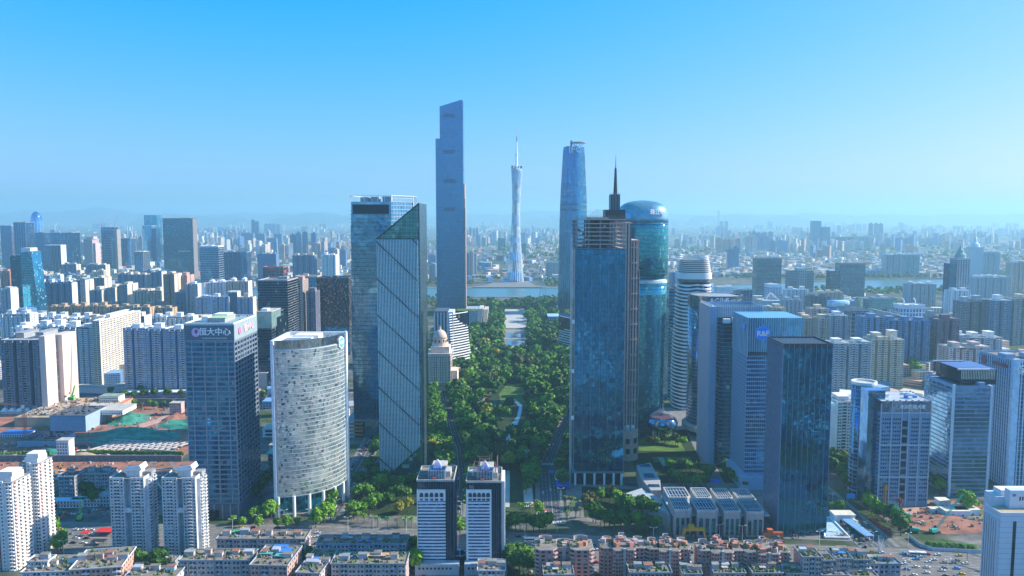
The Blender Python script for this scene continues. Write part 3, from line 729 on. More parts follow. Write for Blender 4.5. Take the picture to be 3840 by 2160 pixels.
for i in range(n-1): fs += [(i,i+1,2*n+i+1,2*n+i),(2*n+i,2*n+i+1,3*n+i+1,3*n+i),(n+i,n+i+1,i+1,i)]
bm_.add(V, fs); bme = bm_.mesh('floor_band', plain('pale_band', (.62,.70,.72), var=.1, rough=.5))
for k in range(nf+1): obj('floor_band', bme, t, Matrix.Translation((0,0,17+k*fz-.1)))
b = MB(); b.box(-2.2,-RR-1,0,0,2,hh); b.build('end_wall', WHITE2, t)
b = MB(); b.box(-2.2,0.02,0,RR+1.6,3.0,hh); b.build('back_wall', WHITE, t)
b = MB(); b.box(RR+.2,-2.5,0,RR+1.6,0,hh+1); b.build('end_wall', WHITE, t)
b = MB(); b.prism([(0,0)]+arc(RR-2), hh-3.5, hh-3.2); b.build('roof', ROOFW, t)
o = arc(RR+.3, 44, -89, -1); b = MB(); inn = arc(RR-.5, 44, -89, -1)
b.add([(x,y,hh-6.5) for x,y in o+inn]+[(x,y,hh) for x,y in o+inn], [f for i in range(44) for f in ((i,i+1,2*n+i+1,2*n+i),(2*n+i,2*n+i+1,3*n+i+1,3*n+i),(n+i+1,n+i,3*n+i,3*n+i+1))]); b.build('crown_glass', glass('crown_glass_pale', (.45,.55,.55),(.25,.33,.34), cell=(1.5,2), blinds=0), t)
for (a, c_, d, e_) in ((6,-30,26,-16),(10,-24,30,-8)):
 b = MB(); b.box(a,c_,hh-3.2,d,e_,hh-.2+(a>8)*1.0); b.build('roof_room', WHITE, t)
pieces(t, 'roof_unit', STEELG, [(6+i*5.5, -4, hh-2.4, 2.4, 2.4, 1.8) for i in range(6)])
hx = MB(); a0 = R(-14); c_, s_ = math.cos(a0), math.sin(a0); P = Vector((RR*c_, RR*s_, hh-7)); T = Vector((-s_, c_, 0)); Nn = Vector((c_, s_, 0))
def hexa(rad, off): return [tuple(P + Nn*off + T*(rad*math.sin(R(60*i))) + Vector((0,0,rad*math.cos(R(60*i))))) for i in range(6)]
hx.loft([hexa(5.4,.4), hexa(5.4,1.2)]); hx.build('sign', SIGNW, t); hx = MB(); hx.loft([hexa(4.6,1.2), hexa(4.6,1.35)]); hx.build('sign', SIGNB, t)
letters('R&F', 4.0, SIGNW, t, tuple(P+Nn*1.45), a0+math.pi/2)
for a in (-89,-74,-59,-44,-29,-14):
 b = MB(); b.tube((RR*math.cos(R(a)),RR*math.sin(R(a)),0),(RR*math.cos(R(a)),RR*math.sin(R(a)),17.2),1.3,12); b.build('column', WHITE, t)
b = MB(); b.prism([(0,0)]+arc(RR-8), 0, 16); b.build('lobby', GL_TEAL, t)
pieces(t, 'side_window', GL_BLUE, [(-2.3, -RR+4+i*0+ (i%3)*14, 20+(i//3)*fz, .2, 9, fz*.6) for i in range(3*nf)], 120)
# --- tower with white vertical fins and diagonal cuts
x, Y, w, h = place(1409, 1571, 1810, 762); D = 56; zl = ZA(897, Y)
t = thing('office_tower', 'finned glass tower with slanting wedge top and dark diagonal lines across its face', 'skyscraper', (x, Y, 0))
b = MB(); b.box(0,0,0,w,D,zl); b.build('body', glass('finned_tower_glass', (.03,.26,.38),(.01,.12,.22), cell=(4,4), blinds=.05, blind_col=(.08,.3,.36)), t)
CR = glass('green_crown_glass', (.10,.30,.27), (.02,.09,.09), cell=(3.2,3.4), blinds=.10, blind_col=(.25,.45,.38), metal=.5)
b = MB(); b.add([(0,0,zl),(w,0,zl),(w,0,h),(0,D,zl),(w,D,zl),(w,D,h)], [(0,1,2),(3,5,4),(0,2,5,3),(1,4,5,2)]); b.build('crown', CR, t)
b = MB(); b.box(w,-.1,0,w+.5,D,h); b.build('side_wall', glass('slate_side_glass', (.17,.30,.36),(.11,.20,.26), cell=(7,7), blinds=0, metal=.5, rough=.2), t)
pieces(t, 'side_joint', STEELD, [(w+.55, D*i/9, h/2, .12, .14, h) for i in range(10)] + [(w+.55, D/2, 7.5*k, .12, D, .14) for k in range(1, int(h/7.5))], 300)
pieces(t, 'crown_bar', STEELG, [(w*(.02+i*.115), -.12, (zl + zl+(h-zl)*(.02+i*.115))/2, .3, .25, (h-zl)*(.02+i*.115)) for i in range(1,9)] + [(w*(.5+.5*k/9), -.12, zl+(h-zl)*k/9.3, w*(1-k/9), .2, .25) for k in range(0,9)], 300)
b = MB(); b.tube((0,-.2,zl),(w,-.2,h),.6,6); b.tube((w,-.2,zl),(w,-.2,h),.6,6); b.tube((0,-.3,zl),(w,-.3,zl),.6,6); b.build('crown_edge', STEELD, t)
FIN = plain('pale_fin', (.62,.78,.80), var=.06, rough=.4, stain=False)
nfin = 28; fl = []; zb0 = ZA(1806, Y)
for i in range(nfin):
 u = (i+.5)/nfin; z0 = 1 + 32*max(0, u-.02)*1.05
 fl.append((u*w*.975, -.5, (z0+zl)/2, .5, 1.0, zl-z0))
pieces(t, 'fin', FIN, fl, 300)
pieces(t, 'floor_band', plain('teal_band', (.08,.26,.32), var=.1, rough=.4), bands(w, D, 3, zl, 4.1, .7, .05), 80)
dg_ = MB(); dl = MB()
for s0 in range(-1, 9):
 za = zl - 2 - s0*32.5; zb_ = za - w*.93
 pa, pb = Vector((0,-1.15,za)), Vector((w*.97,-1.15,zb_))
 if za < 5: continue
 if pb.z < 3: pb = pa + (pb-pa)*((za-3)/(za-pb.z))
 if pa.z > zl: pa = pb + (pa-pb)*((zl-pb.z)/(pa.z-pb.z))
 q = MB(); nn = 26
 for k in range(nn): p0 = pa.lerp(pb, k/nn); p1 = pa.lerp(pb, (k+.72)/nn); q.tube(p0, p1, .55, 4)
 q.build('diagonal_line', STEELD, t)
b = MB(); b.add([(w*.03,-.3,1.5),(w,-.3,1.5),(w,-.3,35),(w*.03,-.2,1.5),(w,-.2,1.5),(w,-.2,35)], [(0,1,2),(3,5,4),(0,2,5,3)]); b.build('lower_glass', CR, t)
# --- tall glass tower behind it with the dark louvre panel
x, Y, w, h = place(1314, 1467, 1640, 742); D = 62
t = thing('office_tower', 'tall reflective glass tower with a dark louvre panel at its top, behind the finned tower', 'skyscraper', (x, Y, 0))
foot = [(0,0),(w,0),(w+19,36),(w+19,36+D*.4),(0,36+D*.4)]; GT = glass('aged_reflective_glass', (.34,.56,.62), (.03,.16,.32), cell=(3.0,4.2), blinds=0, wave=.06, nsc=.02, nmix=.7, wsc=.05)
b = MB(); b.loft([[(px,py,0) for px,py in foot],[(px-1.2 if px<1 else px+1, py, h*.4) for px,py in foot],[(px,py,h*.85) for px,py in foot],[(px+.6 if px<1 else px-.6, py, h-4) for px,py in foot]]); b.build('body', GT, t)
pieces(t, 'floor_band', plain('dark_band', (.07,.12,.16), var=.1, rough=.4), [(w/2-.3, -.16, 4+k*4.25, w+1.0, .5, .38) for k in range(int((h-12)/4.25))], 300)
pieces(t, 'mullion', STEELG, [(w*i/16, -.35, h*.45, .18, .3, h*.88) for i in range(17)], 300)
b = MB(); b.box(w*.05,-.7,h-17,w*.94,-.2,h-7); b.build('louvre_panel', plain('dark_louvre', (.03,.045,.06), stain=False), t)
pieces(t, 'louvre', STEELD, [(w/2, -.8, h-16.5+k*1.1, w*.88, .2, .35) for k in range(9)], 50)
pieces(t, 'window_cleaning_slot', GL_BLACK, [(w*.5, -.45, h*.605, w*.85, .2, .7)])
q = MB(); fr = [(0,0),(w,0),(w+19,36),(w+19,70),(0,70)]
for i in range(5):
 a, c_ = fr[i], fr[(i+1) % 5]
 q.tube((*a,h-4),(*a,h+2.5),.35,5); q.tube((*a,h+2.5),(*c_,h+2.5),.35,5)
 for k in range(1,6): m_ = (a[0]+(c_[0]-a[0])*k/6, a[1]+(c_[1]-a[1])*k/6); q.tube((*m_,h-4),(*m_,h+2.5),.2,4)
q.tube((w+19,36,h+2),(w+19,36,h-20),.7,6); q.build('crown_frame', STEELW, t)
q = MB()
for k in range(7): q.tube((w+2+k*2.4, 3+k*4.6, h-30),(w+2+k*2.4, 3+k*4.6, h+2),.18,4)
for k in range(8): q.tube((w,0,h-28+k*4),(w+19,36,h-28+k*4),.18,4)
q.build('corner_lattice', STEELW, t)
for k, a in enumerate((w*.2,w*.45,w*.75)): q = MB(); q.box(a,10,h-4,a+9,22,h+1+k*.4); q.build('roof_room', GREYW, t)
mast(t, w*.3, 8, h, 5, .2)
# --- the tallest tower, slanted top
x, Y, w, h = place(1648, 1736, 1174, 373); D = 50; zl = ZA(399, Y)
t = thing('office_tower', 'tallest slate blue ribbed tower with slanting top, left of the lattice tower', 'skyscraper', (x, Y, 0))
GC = glass('slate_blue_glass', (.03,.31,.54),(.012,.17,.34), cell=(2.0,4.5), blinds=.04, metal=.45, rough=.15)
b = MB(); pts = [(0,0),(w,0),(w,D),(0,D)]
b.add([(0,0,0),(w,0,0),(w,D,0),(0,D,0),(0,0,zl),(w*.955,0,h),(w,0,h-5),(w,D,h-5),(w*.955,D,h),(0,D,zl)],
      [(0,1,6,5,4),(1,2,7,6),(2,3,9,8,7),(3,0,4,9),(4,5,8,9),(5,6,7,8),(3,2,1,0)]); b.build('body', GC, t)
zs = ZA(519, Y); b = MB(); b.box(-11,4,0,-.05,D-4,zs); b.build('shoulder', GC, t)
b = MB(); b.box(w+.05,4,0,w+2.8,D-4,ZA(690,Y)); b.box(w+2.8,6,0,w+4,D-6,ZA(745,Y)); b.build('shoulder', plain('terracotta_rib', (.42,.30,.26), stain=False), t)
RIB = plain('slate_fin', (.16,.26,.38), var=.05, stain=False)
pieces(t, 'fin', RIB, [(w*(i+.5)/26, -.45, (zl+(h-zl)*(i+.5)/26)/2, .35, .9, zl+(h-zl)*(i+.5)/26-1) for i in range(26)] + [(-11+11*(i+.5)/5, 3.6, zs/2, .35, .9, zs) for i in range(5)], 300)
pieces(t, 'floor_band', plain('slate_band', (.15,.20,.28), var=.1), [(w/2, -.05, 6+k*9, w*.99, .5, .6) for k in range(int(zl/9))], 300)
pieces(t, 'plant_floor', plain('dark_plant_louvre', (.03,.15,.32), stain=False), [(w*.4, -.1, z_, w*.5, .4, 9) for z_ in (zl-22, zl-110, zl-180, zl-250)])
# --- the lattice television tower
px, py = 1930, 1061; Yc = DY(py)+20; Xc = XA(1931, py, Yc)
t = thing('television_tower', 'white twisted lattice television tower with a slim waist and a tall striped mast', 'tower', (Xc, Yc, 0))
CAN = plain('pale_cyan_steel', (.80,.88,.88), var=.05, rough=.4, stain=False); CAN2 = plain('white_ring_steel', (.74,.78,.78), var=.05, rough=.4, stain=False)
Hb = ZA(622, Yc); Hm = ZA(482, Yc); tw = R(112); top = (3.0, 0)
def colpt(i, s):
 a = PI2*i/24
 p0 = Vector((31*math.cos(a), 27*math.sin(a), 2)); p1 = Vector((20*math.cos(a+tw)+6, 17*math.sin(a+tw), Hb-12+12*math.cos(a+tw+2.6)))
 return p0.lerp(p1, s)
for i in range(24):
 q = MB(); q.tube(colpt(i,0), colpt(i,1), 1.05, 7, .55); q.build('column', CAN, t)
nr = 44
for k in range(nr+1):
 s = k/nr; q = MB(); P = [colpt(i, s) for i in range(24)]
 for i in range(24): q.tube(P[i], P[(i+1) % 24], .26 if k < nr else 1.5, 5)
 q.build('ring', CAN2, t)
q = MB()
for k in range(nr):
 for i in range(24): q.tube(colpt(i, k/nr), colpt((i-1) % 24, (k+1)/nr), .2, 3)
q.build('diagonal_brace', CAN2, t, kind='stuff')
q = MB(); q.loft([[ (c.x*f, c.y*f, c.z) for c in [colpt(i, s).lerp(Vector((6*s,0,colpt(i,s).z)), .0) for i in range(24)]] for s, f in ((0,.3),(.2,.33),(.5,.5),(.75,.5),(.97,.5))]); q.build('core', plain('grey_blue_core', (.06,.16,.26), stain=False), t)
for s0, s1 in ((.02,.09),(.2,.27),(.36,.40),(.52,.60),(.72,.80),(.86,.985)):
 q = MB(); q.loft([[tuple(Vector((c.x*.9, c.y*.9, c.z))) for c in [colpt(i, s) for i in range(24)]] for s in (s0, s1)]); q.build('enclosed_floors', GL_SKY, t)
zt = Hb - 8; q = MB(); q.loft([ring_pts(6,0,r_,r_,z_,8) for r_, z_ in ((6.5,zt-6),(4.2,zt+22),(3.6,zt+48))]); q.build('mast_base', CAN, t)
q = MB(); q.tube((6,0,zt+46),(6,0,zt+50),6,12); q.build('mast_collar', CAN2, t)
q = MB(); q.loft([ring_pts(6,0,r_,r_,z_,8) for r_, z_ in ((3.2,zt+50),(2.2,zt+92),(1.8,zt+94))]); q.build('mast_base', CAN, t)
zz = zt+94; seg = (Hm-zz)/8
for k in range(8):
 q = MB(); q.tube((6,0,zz+k*seg),(6,0,zz+(k+1)*seg),1.6-k*.16,6,1.5-k*.16); q.build('mast_segment', (STEELD if k < 3 else (REDP if k % 2 else STEELW)), t)
b = MB();
for i in range(10): a = PI2*i/10; b.box(6+18*math.cos(a)-2, 16*math.sin(a)-2, Hb-9, 6+18*math.cos(a)+2, 16*math.sin(a)+2, Hb-1)
b.build('viewing_cabin', plain('rust_red_cabin', (.35,.12,.10), stain=False), t)
q = MB(); q.loft([ring_pts(-33,-3,14*c_,14*c_,14*s_+3,20) for c_, s_ in [(math.cos(R(a)), math.sin(R(a))) for a in (0,25,50,75,88)]]); q.build('entrance_dome', GL_SKY, t)
# --- round-cornered tower with IFC on it
Y = DY(1176); prof = [(1176,2099,2207),(1090,2100,2206.5),(1040,2101,2206),(950,2103,2205.5),(850,2104.5,2205),(742,2108,2203.5),(650,2113,2200),(590,2116,2197),(553,2118,2195),(547,2119,2194)]
zt = ZA(547, Y); X0 = XA(2153, 1100, Y)
t = thing('office_tower', 'smooth tapering teal glass tower with the white letters IFC and a rooftop helipad', 'skyscraper', (X0, Y+36, 0))
rings = []
def tri_pts(rw, z, n=48):
 out = []
 for i in range(n):
  a = PI2*i/n; rr = 1 + .075*math.cos(3*(a-R(90)))*-1
  out.append((rw*rr*math.cos(a), rw*rr*math.sin(a), z))
 return out
IF = glass('deep_teal_glass', (.02,.27,.44),(.008,.14,.28), cell=(3,4.5), blinds=.02, metal=.5, rough=.12)
for (row, a, c_) in prof: z_ = max(0, ZA(row, Y)); rings.append(tri_pts((XA(c_,row,Y)-XA(a,row,Y))/2*1.02, z_))
b = MB(); b.loft(rings); b.build('body', IF, t, smooth=True)
def ifc_r(z):
 zs_ = [rg[0][2] for rg in rings]; rs = [rg[0][0] for rg in rings]; return float(np.interp(z, zs_, rs))
DARKB = plain('dark_teal_band', (.03,.15,.25), stain=False)
for row in (1190-20, 790, 770, 738, 694):
 z_ = max(2, ZA(row, Y)); rw = ifc_r(z_)
 q = MB(); ring_band(q, [(x_*1.008,y_*1.008,z_) for x_,y_,_ in tri_pts(rw,0)], [(x_*.97,y_*.97,z_) for x_,y_,_ in tri_pts(rw,0)], 5 if row > 760 else 2.0); q.build('plant_floor', DARKB, t)
q = MB(); N_ = 24
for d_ in (1,-1):
 for i in range(N_):
  for k in range(10):
   z0, z1 = zt*k/10*.995, zt*(k+1)/10*.995
   def pt(a, z): rr = ifc_r(z)/(1.0-.075*math.cos(3*(0-R(90))))*1.004; f_ = 1-.075*math.cos(3*(a-R(90))); return (rr*f_*math.cos(a), rr*f_*math.sin(a), z)
   a0, a1 = PI2*(i+d_*k*.5)/N_, PI2*(i+d_*(k+1)*.5)/N_; am, zm = (a0+a1)/2, (z0+z1)/2
   q.tube(pt(a0,z0), pt(am,zm), .38, 3); q.tube(pt(am,zm), pt(a1,z1), .38, 3)
q.build('diagonal_grid', plain('teal_diagrid', (.09,.24,.34), stain=False), t, kind='stuff')
letters('IFC', 24, SIGNW, t, (1.0, -ifc_r(ZA(561,Y))*1.13, ZA(561, Y)))
b = MB(); b.tube((10,0,zt+10),(10,0,zt+12),20,28); b.build('helipad', STEELG, t)
q = MB()
for i in range(10): a = PI2*i/10; q.tube((10+3*math.cos(a),3*math.sin(a),zt),(10+17*math.cos(a),17*math.sin(a),zt+10),.5,4)
q.build('helipad_truss', STEELG, t); b = MB(); b.box(-9,-4,zt,-5,2,zt+16); b.build('lift_head', STEELD, t)
b = MB(); b.loft([ring_pts(0,0,ifc_r(zt)*.9,ifc_r(zt)*.9,zt,24),ring_pts(0,0,ifc_r(zt)*.86,ifc_r(zt)*.86,zt+1.6,24)]); b.build('roof', STEELG, t)
# --- tower under construction: bare frame over blue glass
x, Y, w, h = place(2158, 2348, 1818, 824); D = 44; zg = ZA(932, Y)
t = thing('office_tower', 'unfinished tower, bare concrete floors on top of dark blue reflective glass', 'skyscraper', (x, Y, 0))
GN = glass('wavy_blue_glass', (.04,.27,.50),(.022,.20,.40), cell=(2.6,4.2), blinds=0, wave=.05, metal=.65, rough=.06, wsc=.05, nmix=.2)
b = MB(); b.box(.5,.5,12,w-.5,D-.5,zg); b.build('body', DGREY, t)
pieces(t, 'glass_pane', GN, face_grid(w, D, 12.5, zg-1, 2.6, 4.2, 'FLR', .955, .97, jit=.010, off=.1, th=.3), 300)
pieces(t, 'mullion', STEELG, fins(w, D, 12, zg-1, 2.6*3, .16, .4, 'FLR'), 300)
nfl = 7; fzz = (h-zg)/nfl
pieces(t, 'floor_slab', plain('raw_slab', (.42,.40,.40), var=.3), [(w/2, D/2, zg+k*fzz, w-1, D-1, .55) for k in range(nfl+1)], 300)
pieces(t, 'floor_edge', plain('pale_slab_edge', (.44,.42,.42), var=.2, stain=False), [(w/2, .2, zg+k*fzz+.2, w, .6, .8) for k in range(1,nfl+1)] + [(w-.2, D/2, zg+k*fzz+.2, .6, D-1.3, .8) for k in range(1,nfl+1)], 300)
pieces(t, 'column', plain('raw_column', (.33,.31,.30), var=.2), [(w*u, v, (zg+h)/2, 1.3, 1.3, h-zg-.4) for u in (.03,.27,.5,.78,.97) for v in (2.5, D/2, D-2.5)], 300)
b = MB(); b.box(w*.3,D*.35,zg,w*.7,D*.9,h+2); b.build('concrete_core', CONC, t)
q = MB()
for i in range(40): u = rnd.uniform(1,w-3); v = rnd.uniform(1,D-4); z_ = zg+rnd.randrange(nfl)*fzz+.4; q.box(u,v,z_,u+rnd.uniform(.8,4),v+rnd.uniform(.5,2),z_+rnd.uniform(.6,2.6))
q.build('building_material', ROOFW, t, kind='stuff')
q = MB()
for i in range(25): u = w*i/24; q.tube((u,.6,h),(u,.6,h+3.2),.12,4)
for z_ in (1.2,2.2,3.2): q.tube((0,.6,h+z_),(w,.6,h+z_),.12,4)
q.build('edge_rail', plain('rusty_rail', (.35,.2,.15), stain=False), t)
q = MB(); x_ = -2.6
for a in (-1.3, 0): q.tube((x_+a,-1.5,0),(x_+a,-1.5,zg+12),.16,4); q.tube((x_+a,-.2,0),(x_+a,-.2,zg+12),.16,4)
for k in range(int((zg+12)/3)): q.tube((x_-1.3,-1.5,k*3),(x_,-1.5,k*3+3),.12,4); q.tube((x_-1.3,-1.5,k*3),(x_,-1.5,k*3),.12,4)
q.build('hoist_mast', STEELW, t); pieces(t, 'hoist_cabin', WHITE, [(-1.6,-2.4,z_,2.2,1.8,3.2) for z_ in (62,104,148)])
b = MB(); b.box(2,2,0,w-2,D-2,12); b.build('lobby', GL_BLACK, t); b = MB(); b.box(-1,-1.5,11,w+1,D,12.3); b.build('canopy', STEELG, t)
pieces(t, 'lobby_column', WHITE, [(w*u, -.6, 5.5, 1.8, 1.8, 11) for u in (.03,.22,.42,.62,.81,.97)])
# --- brown stone tower with stepped ribs and a black spire
Y = DY(1728); def_ = 0
xa, xb = XA(2270, 900, Y), XA(2398, 900, Y); w = xb-xa
t = thing('office_tower', 'stepped pinkish stone tower with long vertical ribs, black crown and needle spire', 'skyscraper', (xa, Y, 0))
z1, z2, z3 = ZA(836, Y), ZA(903, Y), ZA(1016, Y); BR = plain('pinkish_stone', (.68,.46,.38), var=.14); xs1 = XA(2371, 836, Y)-xa
b = MB(); b.box(0,4,0,xs1,46,z1-.5); b.box(xs1,6,0,w,44,z2-.5); b.box(w,8,0,w+1.6,42,z3); b.build('body', DGREY, t)
nr_ = 5; pieces(t, 'rib', BR, [(xs1*.52+(w-xs1*.52)*(i+.5)/7, 3.6 if xs1*.52+(w-xs1*.52)*(i+.5)/7 < xs1 else 5.6, ((z1 if xs1*.52+(w-xs1*.52)*(i+.5)/7 < xs1 else z2)+22)/2, 1.5, 1.4, (z1 if xs1*.52+(w-xs1*.52)*(i+.5)/7 < xs1 else z2)-22) for i in range(7)] + [(xs1*.5*(i+.5)/4, 3.6, z1/2+11, 1.5, 1.4, z1-22) for i in range(4)], 300)
pieces(t, 'rib', BR, [(w+1.8, 10+i*6.2, z3/2+10, 1.0, 2.2, z3-20) for i in range(6)] + [(w+.4, 9+i*6.5, z2/2+60, 1.0, 2.0, z2-120) for i in range(6)])
pieces(t, 'cross_beam', BR, [(w*.5, 4.6, z_, w, 1.2, 1.2) for z_ in range(30, int(z2), 15)] , 300)
pieces(t, 'cornice', BR, [(xs1/2, 25, z1, xs1+1, 43, 1.2), ((w+xs1)/2, 25, z2, w-xs1+1, 39, 1.2)])
pieces(t, 'window', WIND, face_grid(w, 40, 20, z2-4, 1.7, 3.8, 'F', .6, .55, off=-5.2, th=.2), 300)
c0, c1 = XA(2276,800,Y)-xa, XA(2352,800,Y)-xa; zc = ZA(786, Y)
BK = plain('black_cladding', (.035,.04,.05), var=.2, rough=.4, stain=False)
b = MB(); b.box(c0,12,z1,c1,34,zc); b.build('crown_box', BK, t)
d0, d1 = XA(2298,740,Y)-xa, XA(2333,740,Y)-xa; zd = ZA(727, Y); b = MB(); b.box(d0,16,zc,d1,30,zd); b.build('crown_shaft', BK, t)
pieces(t, 'crown_rib', STEELG, [(d0+(d1-d0)*i/6, 15.7, (zc+zd)/2, .4, .5, zd-zc+3) for i in range(7)])
m0 = (d0+d1)/2+.8; ze = ZA(625,Y); zf = ZA(574,Y)
b = MB(); b.loft([ring_pts(m0,22,r_,r_,z_,8) for r_, z_ in ((2.1,zd),(1.0,ze))]); b.build('spire', BK, t)
b = MB(); b.tube((m0,22,ze),(m0,22,zf),.45,6,.12); b.build('needle', STEELD, t)
b = MB(); b.loft([ring_pts(w-9,10,12,12,z_,12) for z_ in (0,30)]); b.build('podium_drum', BR, t)
pieces(t, 'drum_window', GL_BLACK, [(w-9+12.2*math.cos(a), 10+12.2*math.sin(a), z_, 4, .4, 5, a+math.pi/2) for a in [R(-170+40*i) for i in range(5)] for z_ in (10, 20)])
for i in range(3): q = MB(); q.tube((w-14+i*5,-1,32),(w-14+i*5,3,33.5),2.2,14); q.build('roof_vent', STEELW, t)
# --- rounded egg-topped tower
Y = DY(1640); cx_ = XA(2420, 1000, Y); t = thing('office_tower', 'rounded blue green glass tower with a domed metal top and a dark notch halfway', 'skyscraper', (cx_, Y+24, 0))
rw = (XA(2516,1000,Y)-cx_)*1.02; PR = [(1640,.93),(1500,.94),(1300,.955),(1110,.97),(1062,.975)]; PU = [(1035,1.0),(960,1.0),(900,1.0),(858,.998),(835,.996),(818,.99),(804,.975),(791,.945),(779,.89),(770,.81),(762,.69),(756,.52),(752,.32),(750,.12),(749.6,.02)]
ZR = lambda row: max(0, ZA(row, Y))
EG = glass('blue_green_glass', (.08,.42,.48),(.03,.23,.31), cell=(2.4,4.0), blinds=.06, blind_col=(.16,.42,.42), metal=.5)
ML = plain('brushed_dome_metal', (.22,.30,.36), var=.15, rough=.5, metal=.3, stain=False)
b = MB(); b.loft([ring_pts(0,0,rw*f,24*f,ZR(r_),56,2.5) for r_, f in PR]); b.build('lower_body', EG, t, smooth=True)
b = MB(); b.loft([ring_pts(0,0,rw*f,24*f,ZR(r_),56,2.5) for r_, f in PU if r_ >= 835]); b.build('upper_body', EG, t, smooth=True)
b = MB(); b.loft([ring_pts(0,0,rw*f,24*f,ZR(r_)+.05,56,2.5) for r_, f in PU if r_ <= 835]); b.build('dome', glass('dome_glass', (.26,.50,.60),(.12,.30,.40), cell=(2.4,2.0), blinds=0, metal=.4, rough=.35), t, smooth=True)
b = MB(); b.loft([ring_pts(3,2,rw*.80,19,z_,40,2.5) for z_ in (ZR(1064), ZR(1034))]); b.build('notch', GL_DTEAL, t)
b = MB(); b.loft([ring_pts(0,0,rw*.985,23.6,ZR(1064),56,2.5), ring_pts(0,0,rw*.97,23.2,ZR(1054),56,2.5), ring_pts(0,0,rw*.86,20.5,ZR(1050),56,2.5)]); b.build('ledge', plain('pale_teal_ledge', (.45,.60,.60), stain=False), t)
fz_ = 4.1; z_ = 6
while z_ < ZR(838):
 if not (ZR(1066) < z_+1 < ZR(1030)):
  f = float(np.interp(-z_, [-ZR(r_) for r_, _ in (PU[::-1]+PR[::-1])], [f for _, f in (PU[::-1]+PR[::-1])]))
  q = MB(); k_ = round(z_/fz_); ring_band(q, ring_pts(0,0,rw*f+.35,24*f+.35,z_,40,2.5), ring_pts(0,0,rw*f-.4,24*f-.4,z_,40,2.5), .5 if (z_ > ZR(1030) and k_ % 2) else .28)
  q.build('floor_band', plain('dark_teal_rib', (.05,.15,.20), stain=False), t)
 z_ += fz_
letters('珠江城', 6.5, SIGNW, t, (rw*.45, -24*.97, ZR(796)), R(22))
# --- glass globe beside it
Yg = DY(1668); gx = XA(2494, 1600, Yg); zg_ = ZA(1600, Yg)
t = thing('pavilion', 'glass globe pavilion with white arched ribs beside the domed tower', 'pavilion', (gx, Yg+16, 0))
rg = 16.5; b = MB(); b.loft([ring_pts(0,0,rg*math.cos(R(a)),rg*math.cos(R(a)),zg_+11*math.sin(R(a)),32) for a in (-62,-45,-28,-10,8,25,40)]); b.build('shell', GL_GREY, t, smooth=True)
b = MB(); b.loft([ring_pts(0,0,11.5,11.5,zg_+7.0,24), ring_pts(0,0,12.4,12.4,zg_+7.2,24)]); b.build('roof', plain('maroon_deck', (.12,.06,.10), stain=False), t)
for k in range(7):
 q = MB(); a = R(-60+k*20); y0 = -12+k*4; hw = math.sqrt(max(1, 12.6**2-y0*y0)); P = [Vector((-hw+2*hw*i/10, y0, zg_+7.2+5.5*math.sin(math.pi*i/10))) for i in range(11)]
 for i in range(10): q.tube(P[i], P[i+1], .28, 4)
 q.build('arched_rib', STEELW, t)
pieces(t, 'leg', WHITE, [(10*math.cos(PI2*i/9), 10*math.sin(PI2*i/9), 3, .8, .8, max(6, zg_*1.1)) for i in range(9)])
# --- white banded tower with the crown of rings
Y = DY(1540); cx_ = XA(2605, 1300, Y); t = thing('office_tower', 'white banded rounded tower with a tapering crown of stacked rings', 'skyscraper', (cx_, Y+22, 0))
xw = lambda r_, a, c_: (XA(a,r_,Y)-cx_, XA(c_,r_,Y)-cx_)
PB = [(1540,2531,2655),(1400,2533,2660),(1300,2538,2666),(1200,2545,2673),(1100,2551,2677),(1060,2553,2678)]
rows = [r_ for r_, _, _ in PB][::-1]
def ban(row, lst):
 rr_ = [l[0] for l in lst][::-1]; return float(np.interp(row, rr_, [l[1] for l in lst][::-1])), float(np.interp(row, rr_, [l[2] for l in lst][::-1]))
def sh_ring(row, lst, grow=0, sh=0.0):
 a, c_ = ban(row, lst); xa_, xb_ = XA(a,row,Y)-cx_, XA(c_,row,Y)-cx_
 return ring_pts((xa_+xb_)/2, 0, (xb_-xa_)/2+grow, 20+grow, max(0, ZA(row,Y)), 40, 3.2)
b = MB(); b.loft([sh_ring(r_, PB, -1.2) for r_, _, _ in PB]); b.build('body', GL_BLACK, t, smooth=True)
WB = plain('white_aluminium_band', (.74,.76,.78), var=.05, rough=.4, stain=False)
row = 1536
while row > 1064:
 q = MB(); o_ = sh_ring(row, PB, .5); o_ = [(x_, y_, z_ + .9*math.sin(x_*.25+1)) for x_, y_, z_ in o_]; ring_band(q, o_, sh_ring(row, PB, -1.3), 1.75); q.build('floor_band', WB, t, smooth=False); row -= 13.6
PC = [(1060,2552,2679),(1030,2553,2679),(1024,2556,2677),(1000,2560,2673),(980,2564,2670),(962,2568,2665)]
b = MB(); b.loft([sh_ring(r_, PC, .6) for r_ in (1048,1030,1024)]); b.build('collar', WB, t)
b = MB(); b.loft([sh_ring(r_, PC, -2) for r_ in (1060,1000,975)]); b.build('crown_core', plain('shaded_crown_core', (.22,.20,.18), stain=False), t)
row = 1019
while row > 962:
 q = MB(); ring_band(q, sh_ring(row, PC, .4), sh_ring(row, PC, -.9), 1.0); q.build('crown_ring', WB, t); row -= 7.0
q = MB(); q.box(30,-6,0,31.4,-5,14); q.build('sculpture', plain('bronze', (.3,.2,.12), stain=False), t)
